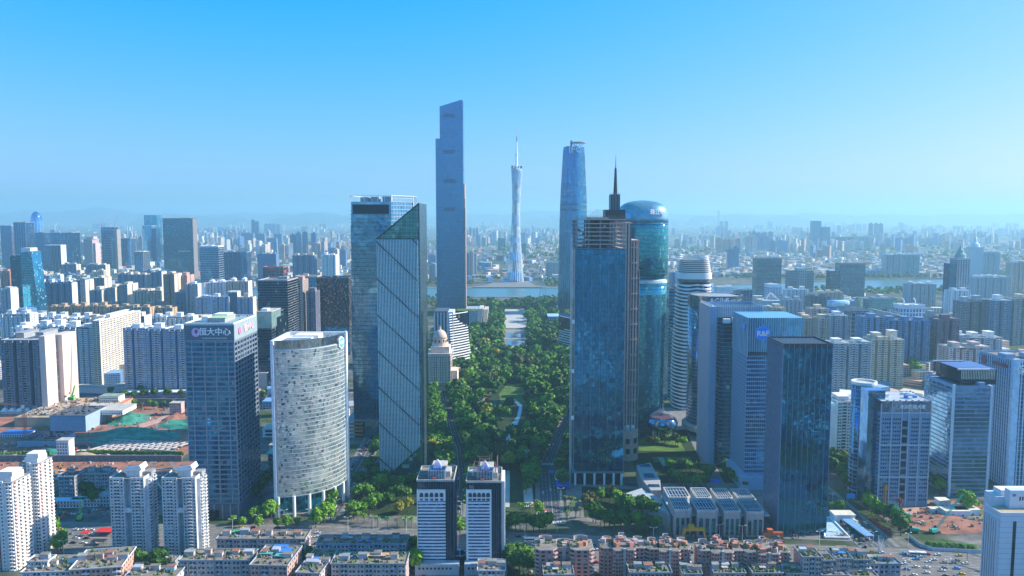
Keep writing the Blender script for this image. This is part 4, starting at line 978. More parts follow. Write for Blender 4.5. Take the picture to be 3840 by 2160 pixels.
# --- the oval tower with the AGILE sign
Y = DY(1640); xa, xb = XA(2603,1130,Y), XA(2802,1130,Y); cx_ = (xa+xb)/2; zt_ = ZA(1112, Y)
t = thing('office_tower', 'oval grey glass tower signed AGILE with a slatted white roof rim', 'skyscraper', (cx_, Y+24, 0)); rw = (xb-xa)/2
AG = glass('striped_grey_glass', (.24,.42,.58),(.06,.16,.28), cell=(2.2,3.9), blinds=.12, metal=.5)
b = MB(); b.loft([ring_pts(0,0,rw,24,z_,56,2.4) for z_ in (0, zt_-4)]); b.build('body', AG, t, smooth=True)
for k in range(int((zt_-6)/3.9)):
 q = MB(); z_ = 4+k*3.9; ring_band(q, ring_pts(0,0,rw+.35,24.35,z_,40,2.4), ring_pts(0,0,rw-.3,23.7,z_,40,2.4), .35); q.build('floor_band', STEELG, t)
q = MB(); ring_band(q, ring_pts(0,0,rw+.6,24.6,zt_-12,56,2.4), ring_pts(0,0,rw-.6,23.4,zt_-12,56,2.4), 12); q.build('crown_screen', glass('crown_screen', (.22,.30,.38),(.12,.17,.24), cell=(1.5,6), blinds=.0), t)
pieces(t, 'roof_slat', STEELW, [(-rw*.75+i*rw*1.5/22, 0, zt_-1+i*.01, .5, 2*23*math.sqrt(max(.05,1-(( -.75+1.5*i/22))**2)), .5, .25) for i in range(23)])
letters('AGILE', 8, SIGNW, t, (-2, -25.6, zt_-5), R(2)); letters('雅居乐', 7, SIGNW, t, (rw*.45, -24.9, zt_-7), R(8))
pieces(t, 'vertical_slot', GL_BLACK, [(-rw*.62,-21.4,zt_/2-8,5,1.5,zt_-20,R(-25)), (-rw*.1,-24.6,zt_/2-8,3.5,.8,zt_-20)])
b = MB(); b.loft([ring_pts(4,-6,rw+10,34,z_,48,2.2) for z_ in (7,12)]); b.build('podium', plain('pale_podium', (.45,.46,.46)), t)
# --- tower with the slatted crown
tt, w, D, h, Y = curtain('slab tower with a pale blank side wall and a crown of white vertical slats', 2672, 2868, 1740, 1150, 44, GL_DTEAL, plain('pale_blue_stone', (.28,.42,.58), var=.1), faces='FL', pw=2.6, fh=3.9, parapet=10, n_roof=1, fin=STEELG, fin_sp=5.2)
pieces(tt, 'crown_slat', STEELW, [(2.0+i*1.75, -.5, h-4, .5, .8, 12) for i in range(int(w/1.75)-1)] + [(-.5, 1+i*1.75, h-4, .8, .5, 12) for i in range(int(D/1.75))], 300)
b = MB(); b.box(-2.2,-1.2,0,4.2,D+.5,h); b.build('side_wall', plain('pale_blue_stone', (.34,.42,.50)), tt)
b = MB(); b.box(w*.12,-9,0,w*.58,-.3,ZA(1208,Y)); b.build('front_wing', GL_DTEAL, tt)
pieces(tt, 'floor_band', STEELG, [(w*.35, -4.7, 4+k*3.9, w*.46+.3, 9.0, .3) for k in range(int(ZA(1208,Y)/3.9))], 60)
for i, a in enumerate((.18,.35)): b = MB(); b.box(w*a,-8,ZA(1208,Y),w*(a+.13),-3,ZA(1208,Y)+4+i); b.build('roof_room', WHITE, tt)
# --- blue tower with the hexagon R&F sign on its glass crown
x, Y, w, h = place(2806, 3012, 1832, 1192); D = 46
t = thing('office_tower', 'grid fronted blue tower with blue R&F hexagon on a glass crown', 'skyscraper', (x, Y, 0)); zc = ZA(1335, Y)
PB_ = plain('pale_blue_panel', (.26,.44,.62), var=.08, rough=.45)
b = MB(); b.box(0,0,12,w,D,zc); b.build('body', PB_, t)
pieces(t, 'glass_pane', GL_BLUE, face_grid(w, D, 14, zc, 1.75, 3.75, 'F', .72, .66, off=.02, th=.3, jit=.004), 300)
pieces(t, 'side_panel', plain('slate_blue_panel', (.14,.30,.48), var=.08, rough=.35, metal=.2), face_grid(w, D, 14, zc, 6.5, 3.75, 'L', .96, .8, off=.06), 300)
pieces(t, 'floor_band', PB_, [(w/2, -.3, 14+k*3.75*2, w, .5, .55) for k in range(int((zc-14)/7.5)+1)], 300)
GCR = glass('turquoise_crown_glass', (.16,.54,.80),(.07,.34,.56), cell=(2.2,5), blinds=.0, metal=.5)
b = MB(); b.box(-.2,-.2,zc,w+.2,D+.2,h); b.build('crown', GCR, t)
pieces(t, 'crown_mullion', STEELW, [(w*i/24, -.35, (zc+h)/2, .14, .3, h-zc+1.5) for i in range(25)] + [(-.4, D*i/12, (zc+h)/2, .3, .14, h-zc+1.5) for i in range(13)], 300)
pieces(t, 'crown_slot', GL_BLACK, [(w*.5, -.3, zc+2.0, w*.98, .3, 3.2)])
hx = MB(); cxh, czh = w*.265, h-13.5
hp = lambda r_, y_: [(cxh+r_*1.05*math.sin(R(60*i)), y_, czh+r_*math.cos(R(60*i))) for i in range(6)]
hx.loft([hp(7.0,-.5), hp(7.0,-1.1)]); hx.build('sign', SIGNB, t); hx = MB(); hx.loft([hp(6.3,-1.1), hp(6.3,-1.2)]); hx.build('sign', plain('deep_blue_sign', (.04,.28,.90), stain=False), t)
letters('R&F', 6.2, SIGNW, t, (cxh, -1.6, czh-.2))
hx = MB(); hx.tube((-.5,D*.2,h-9),(-1.2,D*.2,h-9),3.6,6); hx.build('sign', SIGNB, t)
b = MB(); b.box(-4,-5,0,w+2,D,12); b.build('podium', PB_, t); b = MB(); b.box(w*.42,-.4,30,w*.62,-.2,zc-2); b.build('recess', GL_BLACK, t)
# --- front dark glass tower with the open grid roof
x, Y, w, h = place(2938, 3123, 2006, 1291); D = 35
t = thing('office_tower', 'dark teal glass tower with an open steel grid roof and a ribbed left side', 'skyscraper', (x, Y, 0))
xb0, xb1 = XA(2908,2000,Y)-x-0, XA(3090,2000,Y)-x
wb = w*1.0; b = MB()
b.loft([[(0,0,0),(w,0,0),(w-.5,D,0),(0,D,0)],[(0,0,h-3),(w,0,h-3),(w-.5,D,h-3),(0,D,h-3)]]); b.build('body', DGREY, t)
GD = glass('reflective_dark_teal', (.02,.20,.38),(.01,.13,.27), cell=(3,3.8), blinds=0, wave=.06, wsc=.06, metal=.7, rough=.05)
pieces(t, 'glass_pane', GD, face_grid(w, D, 1, h-3, 2.9, 3.8, 'FR', .97, .985, jit=.012, off=.12, th=.3), 300)
pieces(t, 'mullion', plain('silver_mullion', (.22,.36,.54), metal=.4, rough=.35, stain=False), [(w*i/9, -.35, h/2, .18, .4, h) for i in range(10)] + [(-.25, D*i/16, h/2, .5, .7, h) for i in range(17)], 300)
q = MB(); zt_ = h-1.2
for i in range(13): q.box(w*i/12-.2,0,zt_,w*i/12+.2,D,zt_+.9)
for i in range(12): q.box(-1,D*i/11-.2,zt_+.05,w,D*i/11+.2,zt_+.85)
q.build('roof_grid', STEELG, t)
q = MB(); q.box(-.4,-.4,h-3,w+.4,.3,h+.6); q.box(-.4,D-.5,h-3,w,D,h+.6); q.box(w-.4,.35,h-3,w+.4,D-.6,h+.6); q.box(-.4,.35,h-3,.2,D-.6,h+.6); q.build('parapet', STEELD, t)
for i in range(6): q = MB(); a = rnd.uniform(2,w-8); c_ = rnd.uniform(3,D-9); q.box(a,c_,h-3,a+5,c_+4,h-1.4); q.build('roof_unit', WHITE, t)
# --- stone tower with six characters and its round glass stair
x, Y, w, h = place(3305, 3492, 1900, 1505); D = 36; WP = plain('blue_grey_stone', (.18,.30,.46), var=.1); WP2 = plain('pale_stone_trim', (.42,.50,.58), var=.08)
t = thing('office_tower', 'blue grey stone tower with a grid of small windows and six white characters', 'skyscraper', (x, Y, 0))
b = MB(); b.box(0,0,0,w,D,h); b.build('body', WP, t)
wi = []
for g_ in range(4):
 for c_ in range(2):
  for s_ in (0, 1):
   u = (.055 + (g_ if g_ < 2 else g_+.75)*.215*.99) + c_*.09 + s_*.045
   for k in range(int((h-16)/3.4)): wi.append((w*min(u,.985), -.05, 6+k*3.4, 1.15, .25, 1.5))
pieces(t, 'window', WIND, wi, 300)
pieces(t, 'centre_window', GL_BLACK, [(w*.49, -.08, 9+k*6.8, w*.105, .4, 4.8) for k in range(int((h-18)/6.8))], 300)
pieces(t, 'pier', WP2, [(w*u, -.35, h/2-1, .7, .9, h-2) for u in (0,.215,.42,.56,.78,1)], 300)
pieces(t, 'cornice', WP2, [(w/2, -.4, z_, w+1.2, 1.2, 1.1) for z_ in (h-9.5, h-9.5-27, h-9.5-54, h-9.5-81)], 300)
b = MB(); b.box(-.3,-.3,h-9,w+.3,D+.3,h); b.build('crown_wall', glass('slate_crown_glass', (.16,.26,.38),(.09,.16,.26), cell=(2.2,9), blinds=0), t)
letters('津滨腾越大厦', 3.6, SIGNW, t, (w*.62, -.75, h-4.6))
pieces(t, 'floor_band', GL_GREY, [(-.25, D/2, 4+k*3.4, .5, D*.94, 1.1) for k in range(int((h-12)/3.4))], 300)
pieces(t, 'roof_notch', WP2, [(w*.12+i*w*.125, -.3, h+.7, 1.4, 1, 1.4) for i in range(8)] + [(w, 3+i*4.5, h+.7, 1, 1.4, 1.4) for i in range(8)])
b = MB(); b.box(.6,.6,h,w-.6,D-.6,h+.1); b.build('roof', plain('bluish_roof', (.40,.46,.52), var=.35, stain=False), t)
b = MB(); b.box(-8,6,0,6,20,ZA(1470,Y)); b.build('stair_block', GL_GREY, t)
for i in range(9): q = MB(); a, c_ = rnd.uniform(3,w-6), rnd.uniform(4,D-6); q.box(a,c_,h+.1,a+rnd.uniform(1.5,5),c_+rnd.uniform(1.5,4),h+rnd.uniform(1.2,3)); q.build('roof_unit', BLUEROOF if i % 3 == 0 else WHITE, t)
Yc_ = DY(1860); xc_ = XA(3260, 1440, Yc_); rc = XA(3303,1440,Yc_)-xc_; zc_ = ZA(1440, Yc_)
t = thing('round_tower', 'round glass tower with a white ring roof beside the six character tower', 'office building', (xc_, Yc_+rc, 0))
b = MB(); b.loft([ring_pts(0,0,rc,rc,z_,32) for z_ in (0, zc_-1)]); b.build('body', GL_BLUE, t, smooth=True)
for k in range(int(zc_/3.7)):
 q = MB(); ring_band(q, ring_pts(0,0,rc+.3,rc+.3,3+k*3.7,32), ring_pts(0,0,rc-.3,rc-.3,3+k*3.7,32), .35 if k % 5 else 1.1); q.build('floor_band', WP2, t)
q = MB(); ring_band(q, ring_pts(0,0,rc+.6,rc+.6,zc_-1.5,32), ring_pts(0,0,rc-.6,rc-.6,zc_-1.5,32), 2.2); q.build('roof_ring', WHITE, t)
b = MB(); b.tube((0,0,zc_-1),(0,0,zc_-.8),rc-.7,28); b.build('roof', ROOFW, t)
pieces(t, 'mullion', WP2, [((rc+.2)*math.cos(PI2*i/14), (rc+.2)*math.sin(PI2*i/14), zc_/2, .3, .3, zc_) for i in range(14)])
# --- right hand towers
tt, w, D, h, Y = curtain('blue grey glass tower with a pale corner and louvred roof box beside the stone tower', 3583, 3716, 1862, 1447, 50, GL_GREY, plain('blue_grey_frame', (.18,.32,.50), var=.1), faces='FL', pw=2.2, fh=3.6, fin=None, band=plain('blue_grey_frame', (.22,.30,.40)), band_t=.9, n_roof=1)
b = MB(); b.box(w+.1,-.2,0,w+2.2,D,h); b.box(-1.6,-.4,0,0,1.5,h+1); b.build('corner_pier', plain('pale_blue_pier', (.50,.62,.74), var=.05, rough=.4), tt)
b = MB(); b.box(w*.25,6,h,w+8,D-4,h+13); b.build('roof_box', GL_BLACK, tt)
pieces(tt, 'roof_louvre', plain('cream_louvre', (.62,.58,.48), stain=False), [(w*.27+i*1.4, 5.7, h+8.5, .5, .5, 8) for i in range(int((w*.73+8)/1.4))], 60)
pieces(tt, 'roof_beam', WHITE, [(w*.6, 5.5, h+13.2, w*.9, 1, 1), (w*.6, D-4, h+13.2, w*.9, 1, 1)])
tt, w, D, h, Y = curtain('tall ribbed blue glass tower cut by the right edge of the view, two white characters', 3806, 4010, 1832, 1351, 52, GL_BLUE, plain('steel_blue_frame', (.28,.40,.54), var=.08, rough=.4), faces='FL', pw=2.4, fh=3.8, fin=plain('light_blue_rib', (.45,.60,.75), var=.05, stain=False), fin_sp=3.2, fin_t=.9, fin_e=.9, n_roof=2)
b = MB(); b.box(-1.2,-1.2,0,4.5,2,h+1); b.build('corner_pier', plain('sky_blue_pier', (.45,.66,.85), stain=False), tt)
letters('保利', 9, SIGNW, tt, (9.5, -1.6, h-9)); q = MB(); q.tube((-1.0,D*.82,h-7),(-1.8,D*.82,h-7),4,20); q.build('emblem', plain('dark_red_emblem', (.30,.08,.10), stain=False), tt)
pieces(tt, 'sign_panel', plain('dark_red_emblem', (.30,.08,.10)), [(-1.3, D*.35, h-7, .4, 22, 3.2)])
tt, w, D, h, Y = None, 0, 0, 0, 0
# --- bank tower at the bottom right
Y = 452; x = XA(3746, 2060, Y); h = ZA(1930, Y); w = 42; D = 15
t = thing('office_tower', 'white tiled bank tower in the lower right corner with a column of dark characters', 'bank tower', (x, Y, 0))
TL = plain('white_blue_tile', (.58,.66,.74), var=.06, rough=.35, stain=False)
b = MB(); b.box(0,0,0,w,D,h); b.build('body', TL, t)
pieces(t, 'tile_joint', plain('tile_joint_grey', (.28,.35,.42), stain=False), [(w/2, -.02, 4+k*3.2, w, .1, .16) for k in range(int(h/3.2))] + [(-.02, D/2, 4+k*3.2, .1, D, .16) for k in range(int(h/3.2))], 300)
pieces(t, 'dark_strip', WIND, [(w*.20, -.06, h/2-2, 1.8, .3, h-4)])
pieces(t, 'side_slot', WIND, [(-.1, 2.6+i*2.2, h/2-3, .4, 1.1, h-6) for i in range(6)]); pieces(t, 'side_pier', TL, [(-.5, 1.5+i*2.2, h/2-2, 1.1, .9, h-4) for i in range(7)])
b = MB(); b.box(.6,.6,h,w-.6,D-.6,h+.1); b.build('roof', SAND, t); q = MB(); q.box(0,0,h,w,.5,h+1.1); q.box(0,.55,h,.5,D,h+1.1); q.build('parapet', TL, t)
x2 = XA(3692, 1850, 479)-x; b = MB(); b.box(x2,D+.5,0,x2+36,D+12,ZA(1838,479)); b.build('rear_block', TL, t)
b = MB(); b.box(x2+5,D-5,h,x2+34,D+.45,h+11); b.build('upper_block', TL, t); pieces(t, 'window', WIND, [(x2+11+i*1.6, D-5.05, h+6, .8, .3, 2.4) for i in range(4)] + [(x2+7.5, D-5.05, h+8, 2.0, .3, 1.4)])
b = MB(); b.box(x2+4,D+2,ZA(1838,479),x2+30,D+10,ZA(1818,479)); b.build('roof_room', WHITE, t)
letters('中国邮政储蓄银行', 3.4, plain('dark_sign_letters', (.06,.08,.12), stain=False), t, (x2-.5, D+6, h*.60), -math.pi/2)
b = MB(); b.box(x2-.2,D+.7,0,x2-.05,D+11.8,ZA(1840,479)); b.build('sign_wall', TL, t)
# ================================================================== the middle distance
SHADEBLUE = plain('shaded_blue_render', (.10,.20,.34), var=.15); BEIGE = plain('beige_tile', (.56,.47,.38), var=.12); BROWN = plain('red_brown_render', (.34,.20,.16), var=.15)  # shaded_blue_render: shade of the apartment fronts put into the wall colour
LGREY = plain('light_grey_render', (.40,.46,.52), var=.12); STONE = plain('warm_stone', (.74,.60,.50), var=.15)
def tower(label, xl, xr, yb, yt, depth, gl, frame=None, band_every=1, vert=None, name='office_tower', cat='skyscraper', faces='FR', crown=None, n_roof=2, group=None, fh=4.0, cap=None, bt=.7):
 """glass tower seen from afar: body, floor bands, a few uprights, roof"""
 x, Y, w, h = place(xl, xr, yb, yt); t = thing(name, label, cat, (x, Y, 0), 0, group); frame = frame or STEELG
 b = MB(); b.box(0,0,0,w,depth,h-2); b.build('body', gl, t)
 if band_every: pieces(t, 'floor_band', frame, bands(w, depth, 3, h-3, fh*band_every, bt, .3), 80)
 if vert: pieces(t, 'mullion', frame, fins(w, depth, 1, h-2, vert, .5, .7, faces), 120)
 if cap: b = MB(); b.box(-.5,-.5,h-2-cap,w+.5,depth+.5,h-.5); b.build('crown', frame, t)
 roof_plant(t, w, depth, h-2, int(xl+yt), frame, n_roof, 2.0, frame, clutter=False) if n_roof else None
 return t, w, depth, h, Y
A = apartment
# ---- left: big apartment slabs beyond the dark avenue
A('dark fronted apartment slab with lit cream end walls, leftmost beside the building site', 0, 150, 1556, 1278, 70, plain('shade_blue_tile', (.20,.23,.28), var=.15), end=None, bay=5.0, trim=GREYW, faces='FR')  # dark tile colour carries the shade on the slab's front
x, Y, w, h = place(150, 172, 1556, 1272)
t = thing('apartment_tower', 'tall blank cream end block standing against the leftmost apartment slab', 'apartment building', (x+.3, Y-3, 0))
b = MB(); b.box(0,0,0,w,22,h+4); b.box(0,26,0,w+6,58,h+2); b.build('wall', plain('peach_render', (.72,.58,.50), var=.06), t)
pieces(t, 'window', WIN, [(w+.05, 24, 4+k*3, .3, 2.4, 1.5) for k in range(int(h/3)-1)], 300)
A('white apartment slab with bay columns above a curving arcade, left of the ribbed slabs', 125, 345, 1445, 1228, 26, WHITE, bay=4.0, crown=3, trim=WHITE, lod=0)
A('white and cream apartment block seen end on, sunlit down to its arcade', 345, 372, 1448, 1205, 125, plain('sunlit_cream', (.68,.60,.48), var=.1), bay=4.6, crown=3, trim=WHITE, lod=0)
t = thing('arcade_building', 'low curving shop arcade at the foot of the white apartment slab', 'shop arcade', (*G(225,1470), 0))
b = MB(); b.prism([(0,0),(70,-12),(112,30),(118,80),(110,84),(102,36),(66,-2),(0,10)],0,9); b.build('wall', WHITE, t); b = MB(); b.prism([(-1,-1),(70,-13.5),(114,30),(120,82),(109,86),(101,37),(66,0),(-1,11)],9,9.8); b.build('roof', ROOFW, t)
pieces(t, 'shop_window', GL_BLACK, [(5+i*7, -.3-i*1.2, 4.5, 5, .6, 4, -.17) for i in range(9)])
for i,(a,c_) in enumerate(((460,545),(546,622),(623,697))):
 A(['grey blue ribbed apartment slab, left unit of the row of three','grey blue ribbed apartment slab, middle unit of the row of three','grey blue ribbed apartment slab, right unit beside the dark office tower'][i], a, c_-1, 1478, 1232+i*2, 24, plain('bluish_white_tile', (.34,.46,.62), var=.1), bay=3.6, proud=2.2, crown=1, trim=WHITE2, lod=0, group='ribbed slabs across the dark avenue')
t = thing('shop_podium', 'low podium with violet shop signs under the ribbed slabs', 'shop building', (*G(462,1490), 0)); b = MB(); b.box(0,0,0,88,14,6.5); b.build('wall', LGREY, t); b = MB(); b.box(-1,-1,6.5,89,15,7.2); b.build('roof', WHITE, t)
pieces(t, 'sign', plain('violet_sign', (.22,.16,.62), stain=False), [(22+i*9, -.4, 4.5, 7, .5, 2.4) for i in range(2)] + [(56+i*7, -.4, 4.5, 6, .5, 2.4) for i in range(3)])
# ---- left: apartment rows behind
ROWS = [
 (228,285,1062,993,30,SHADEBLUE,CREAM,'cream ended apartment block standing highest in the rear left row'),
 (320,395,1062,994,30,SHADEBLUE,CREAM,'dark fronted apartment block with a cream end, rear left beyond the white roofs'),
 (441,545,1105,1030,34,SHADEBLUE,CREAM,'wide dark blue apartment slab in the rear row before the big office slab'),
 (563,605,1105,1021,36,SHADEBLUE,CREAM,'slim dark apartment block with a lit cream edge left of the reddish block'),
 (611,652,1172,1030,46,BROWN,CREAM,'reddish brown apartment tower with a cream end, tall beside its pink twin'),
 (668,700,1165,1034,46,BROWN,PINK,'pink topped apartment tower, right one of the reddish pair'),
 (132,268,1155,1063,26,SHADEBLUE,WHITE,'long blue shaded apartment slab, leftmost of the middle row'),
 (276,318,1150,1052,44,SHADEBLUE,CREAM,'narrow apartment slab with a bright end, between the long slab and the triple row'),
 (345,390,1130,1043,40,SHADEBLUE,CREAM,'apartment slab with white rim behind the triple row'),
 (334,380,1160,1090,52,SHADEBLUE,CREAM,'first slab of the triple row of cream ended apartments'),
 (402,430,1158,1080,56,SHADEBLUE,CREAM,'second slab of the triple row of cream ended apartments'),
 (447,476,1156,1068,60,SHADEBLUE,CREAM,'third slab of the triple row of cream ended apartments'),
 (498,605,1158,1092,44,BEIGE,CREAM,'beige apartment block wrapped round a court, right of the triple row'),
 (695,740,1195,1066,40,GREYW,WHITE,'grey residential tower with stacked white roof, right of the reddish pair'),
 (655,692,1190,1098,36,SHADEBLUE,GREYW,'low dark apartment block before the grey residential tower'),
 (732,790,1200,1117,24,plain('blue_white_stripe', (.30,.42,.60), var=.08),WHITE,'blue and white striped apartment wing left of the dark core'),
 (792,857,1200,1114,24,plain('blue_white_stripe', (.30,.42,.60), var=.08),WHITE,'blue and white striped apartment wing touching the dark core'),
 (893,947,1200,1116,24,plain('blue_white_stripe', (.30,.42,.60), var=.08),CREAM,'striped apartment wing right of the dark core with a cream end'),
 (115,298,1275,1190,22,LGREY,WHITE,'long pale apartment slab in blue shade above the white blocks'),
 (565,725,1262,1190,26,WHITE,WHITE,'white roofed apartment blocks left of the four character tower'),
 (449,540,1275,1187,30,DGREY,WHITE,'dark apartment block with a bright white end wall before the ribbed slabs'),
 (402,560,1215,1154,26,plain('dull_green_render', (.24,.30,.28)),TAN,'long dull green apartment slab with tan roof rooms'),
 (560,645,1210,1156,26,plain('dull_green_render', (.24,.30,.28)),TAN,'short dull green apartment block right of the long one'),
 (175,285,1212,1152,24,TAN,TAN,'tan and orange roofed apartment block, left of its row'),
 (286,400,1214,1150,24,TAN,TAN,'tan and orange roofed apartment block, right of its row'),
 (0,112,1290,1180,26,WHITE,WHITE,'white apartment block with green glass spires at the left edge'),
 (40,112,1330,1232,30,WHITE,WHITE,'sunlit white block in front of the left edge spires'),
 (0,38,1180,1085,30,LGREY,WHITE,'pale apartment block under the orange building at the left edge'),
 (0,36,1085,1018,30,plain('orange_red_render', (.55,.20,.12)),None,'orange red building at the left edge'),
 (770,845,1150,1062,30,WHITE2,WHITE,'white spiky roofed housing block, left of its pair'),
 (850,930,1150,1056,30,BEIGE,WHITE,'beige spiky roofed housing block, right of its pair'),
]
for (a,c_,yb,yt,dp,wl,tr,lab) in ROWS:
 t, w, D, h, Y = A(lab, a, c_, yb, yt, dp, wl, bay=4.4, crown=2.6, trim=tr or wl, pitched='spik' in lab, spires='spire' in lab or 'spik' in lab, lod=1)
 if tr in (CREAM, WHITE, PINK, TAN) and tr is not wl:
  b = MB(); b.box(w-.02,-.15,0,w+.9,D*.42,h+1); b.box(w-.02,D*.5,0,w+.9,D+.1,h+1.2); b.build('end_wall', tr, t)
t = thing('apartment_core', 'dark blue stair core with a white frame between the striped wings', 'apartment building', (*G(859,1199), 0)); b = MB(); w = XA(893,1100,DY(1199))-XA(859,1100,DY(1199)); h = ZA(1096,DY(1199))
b.box(0,0,0,w-.3,20,h-4); b.build('wall', plain('ink_blue_render', (.07,.10,.17)), t); b = MB(); b.box(-.8,-.5,0,-.05,20,h); b.box(w-.2,-.5,0,w+.6,20,h); b.box(-.8,-.5,h,w+.6,20,h+2); b.build('frame', WHITE, t)
# rooftop rows seen over each other, left
rr = random.Random(31)
for i in range(26):
 px = 132 + rr.random()*480; yb = rr.choice((1072,1085,1100)); yt = yb - rr.uniform(38,56)
 A(f"{rr.choice(['white roofed','cream','pale grey','sand coloured'])} housing block with {rr.choice(['box','stepped','round tank','gabled'])} roof rooms, rear left quarter {['left','middle','right'][min(2,int((px-132)/160))]}", px, px+rr.uniform(24,44), yb, yt, rr.uniform(18,30), rr.choice((WHITE,CREAM,LGREY,BEIGE,SHADEBLUE)), bay=4.6, crown=3, pitched=rr.random()<.3, lod=1, group='crowded housing in the rear left quarter')
for i in range(16):
 px = 40 + i*26 + rr.uniform(-6,6); yb = 1320+rr.uniform(-10,14); yt = yb - rr.uniform(78,100)
 if 120 < px < 460: yb, yt = 1300, 1300-rr.uniform(90,112)
 A(f"white apartment block with {rr.choice(['stepped','pergola','double box','open frame'])} roof in the white quarter, {['far left','left','middle','right'][min(3,i//4)]} part", px, px+rr.uniform(26,46), yb, yt, rr.uniform(18,26), rr.choice((WHITE,WHITE,CREAM,WHITE2)), bay=4.2, crown=3.4, lod=1, group='white apartment quarter')
# ---- left skyline towers
T = tower
T('striped reddish grey tower cut by the left edge', 0, 41, 1015, 845, 60, GL_BLUE, plain('mauve_stripe', (.48,.42,.48)), cap=None)
T('dark blue tower with a paler glass side, second tower from the left edge', 50, 94, 1032, 833, 60, GL_BLUE, STEELG, 0, 9, cap=0)
x, Y, w, h = place(101, 143, 985, 793); t = thing('office_tower', 'bullet shaped glass tower with a glinting rounded top at the far left', 'skyscraper', (x+w/2, Y+w/2, 0))
b = MB(); b.loft([ring_pts(0,0,w/2*f,w/2*f,h*z_,32) for z_, f in ((0,.96),(.5,1.0),(.8,.99),(.88,.9),(.94,.72),(.98,.45),(1,.15))]); b.build('body', GL_SKY, t, smooth=True)
pieces(t, 'rib', STEELW, [(w/2*math.cos(PI2*i/14), w/2*math.sin(PI2*i/14), h*.42, .8, .8, h*.8, PI2*i/14) for i in range(14)])
T('dark blue box tower behind the slim twin glass tower', 114, 163, 1012, 871, 60, GL_BLUE, STEELG, 0, 0, n_roof=1)
T('blue tower with thin horizontal lines at the left', 165, 226, 1000, 872, 50, GL_BLUE, LGREY, 2, n_roof=1, bt=.4)
tt, w, D, h, Y = T('lower blue tower with a pale frame edge in front of the lined one', 166, 226, 1022, 920, 40, GL_BLUE, LGREY, 0, 6, n_roof=0)
b = MB(); b.box(w+.4,-.8,0,w+2.2,D,h); b.box(0,-.8,h,w+2.2,D,h+1.5); b.build('frame', WHITE2, tt)
tt, w, D, h, Y = T('blue tower with a maze of pale lines on its front', 228, 267, 1012, 872, 70, GL_BLUE, STEELG, 0, 0, n_roof=1)
r = random.Random(5); pieces(tt, 'line', WHITE2, [(w*r.uniform(.2,.8), -.3, h*(.08+.9*i/16), w*r.uniform(.2,.5), .4, .8) for i in range(16)] + [(w*r.uniform(.1,.9), -.3, h*r.uniform(.1,.9), .8, .4, h*r.uniform(.05,.1)) for i in range(14)])
tt, w, D, h, Y = T('pinkish stepped tower with balconies left of the crane tower', 313, 345, 1008, 896, 60, plain('dusky_pink_render', (.48,.36,.34)), PALEPINK, 1, n_roof=2)
b = MB(); b.box(w+.3,4,0,w+12,50,h*.86); b.box(w*.2,5,h-2,w+4,40,h+11); b.build('wing', PALEPINK, tt); pieces(tt, 'floor_band', DGREY, [(w+6.3, 3.9, 4+k*4, 12, .4, 1.6) for k in range(int(h*.84/4))], 60)
tt, w, D, h, Y = T('tower under construction carrying red cranes on its top', 378, 424, 1002, 850, 45, GL_BLUE, WHITE2, 3, 0, n_roof=0, bt=.4)
b = MB(); b.box(w+.3,5,0,w+14,40,h*.93); b.build('raw_wing', CONC, tt); pieces(tt, 'floor_band', LGREY, [(w+7.3, 4.8, 4+k*4, 14.2, .6, .7) for k in range(int(h*.9/4))], 60)
Cx, CY = tt.location.x, tt.location.y
def tower_crane(label, x, y, z0, hh, jib, az, mat, luff=R(55), cat='crane'):
 t = thing('tower_crane', label, cat, (x, y, z0), 0); q = MB(); s_ = max(.9, hh*.03)
 for a in (-s_, s_):
  for c_ in (-s_, s_): q.tube((a,c_,0),(a,c_,hh),s_*.22,4)
 n_ = max(4, int(hh/(s_*2.5)))
 for k in range(n_): q.tube((-s_,-s_,hh*k/n_),(s_,-s_,hh*(k+1)/n_),s_*.13,3); q.tube((s_,s_,hh*k/n_),(-s_,s_,hh*(k+1)/n_),s_*.13,3)
 q.build('mast', mat, t); d = Vector((math.cos(az)*math.cos(luff), math.sin(az)*math.cos(luff), math.sin(luff))); e = Vector((math.cos(az), math.sin(az), 0)); sd = Vector((-math.sin(az), math.cos(az), 0))*s_*.8
 p0 = Vector((0,0,hh)); p1 = p0 + d*jib; q = MB(); up = Vector((0,0,s_*1.4))
 q.tube(p0+sd,p1,s_*.2,4,s_*.12); q.tube(p0-sd,p1,s_*.2,4,s_*.12); q.tube(p0+up,p1,s_*.2,4,s_*.12); n_ = max(5, int(jib/(s_*2.4)))
 for k in range(n_): f0, f1 = k/n_, (k+.5)/n_; q.tube((p0+sd).lerp(p1,f0),(p0+up).lerp(p1,f1),s_*.12,3); q.tube((p0-sd).lerp(p1,f1),(p0+up).lerp(p1,f0),s_*.12,3)
 q.build('jib', mat, t); q = MB(); q.tube(p0,p0-e*jib*.28,s_*.35,4); q.tube(p0+Vector((0,0,s_*5)),p0-e*jib*.28,s_*.08,3); q.tube(p0,p0+Vector((0,0,s_*5)),s_*.25,4); q.tube(p0+Vector((0,0,s_*5)),p1,s_*.07,3); q.build('counter_jib', mat, t)
 q = MB(); c_ = p0-e*jib*.26; q.box(c_.x-s_*1.3,c_.y-s_*1.3,c_.z-s_*2.2,c_.x+s_*1.3,c_.y+s_*1.3,c_.z); q.build('counterweight', CONC, t)
 q = MB(); q.box(sd.x*1.5-s_,sd.y*1.5-s_,hh-s_*2,sd.x*1.5+s_,sd.y*1.5+s_,hh+s_*.6); q.build('cabin', WHITE, t); return t
REDC = plain('red_crane_paint', (.55,.10,.10), stain=False)
tower_crane('red luffing crane on the left of the unfinished blue tower', Cx+2, CY+8, h-2, 24, 48, R(75), REDC)
tower_crane('red luffing crane in the middle of the unfinished blue tower', Cx+w*.55, CY+8, h-2, 20, 46, R(120), REDC, R(35))
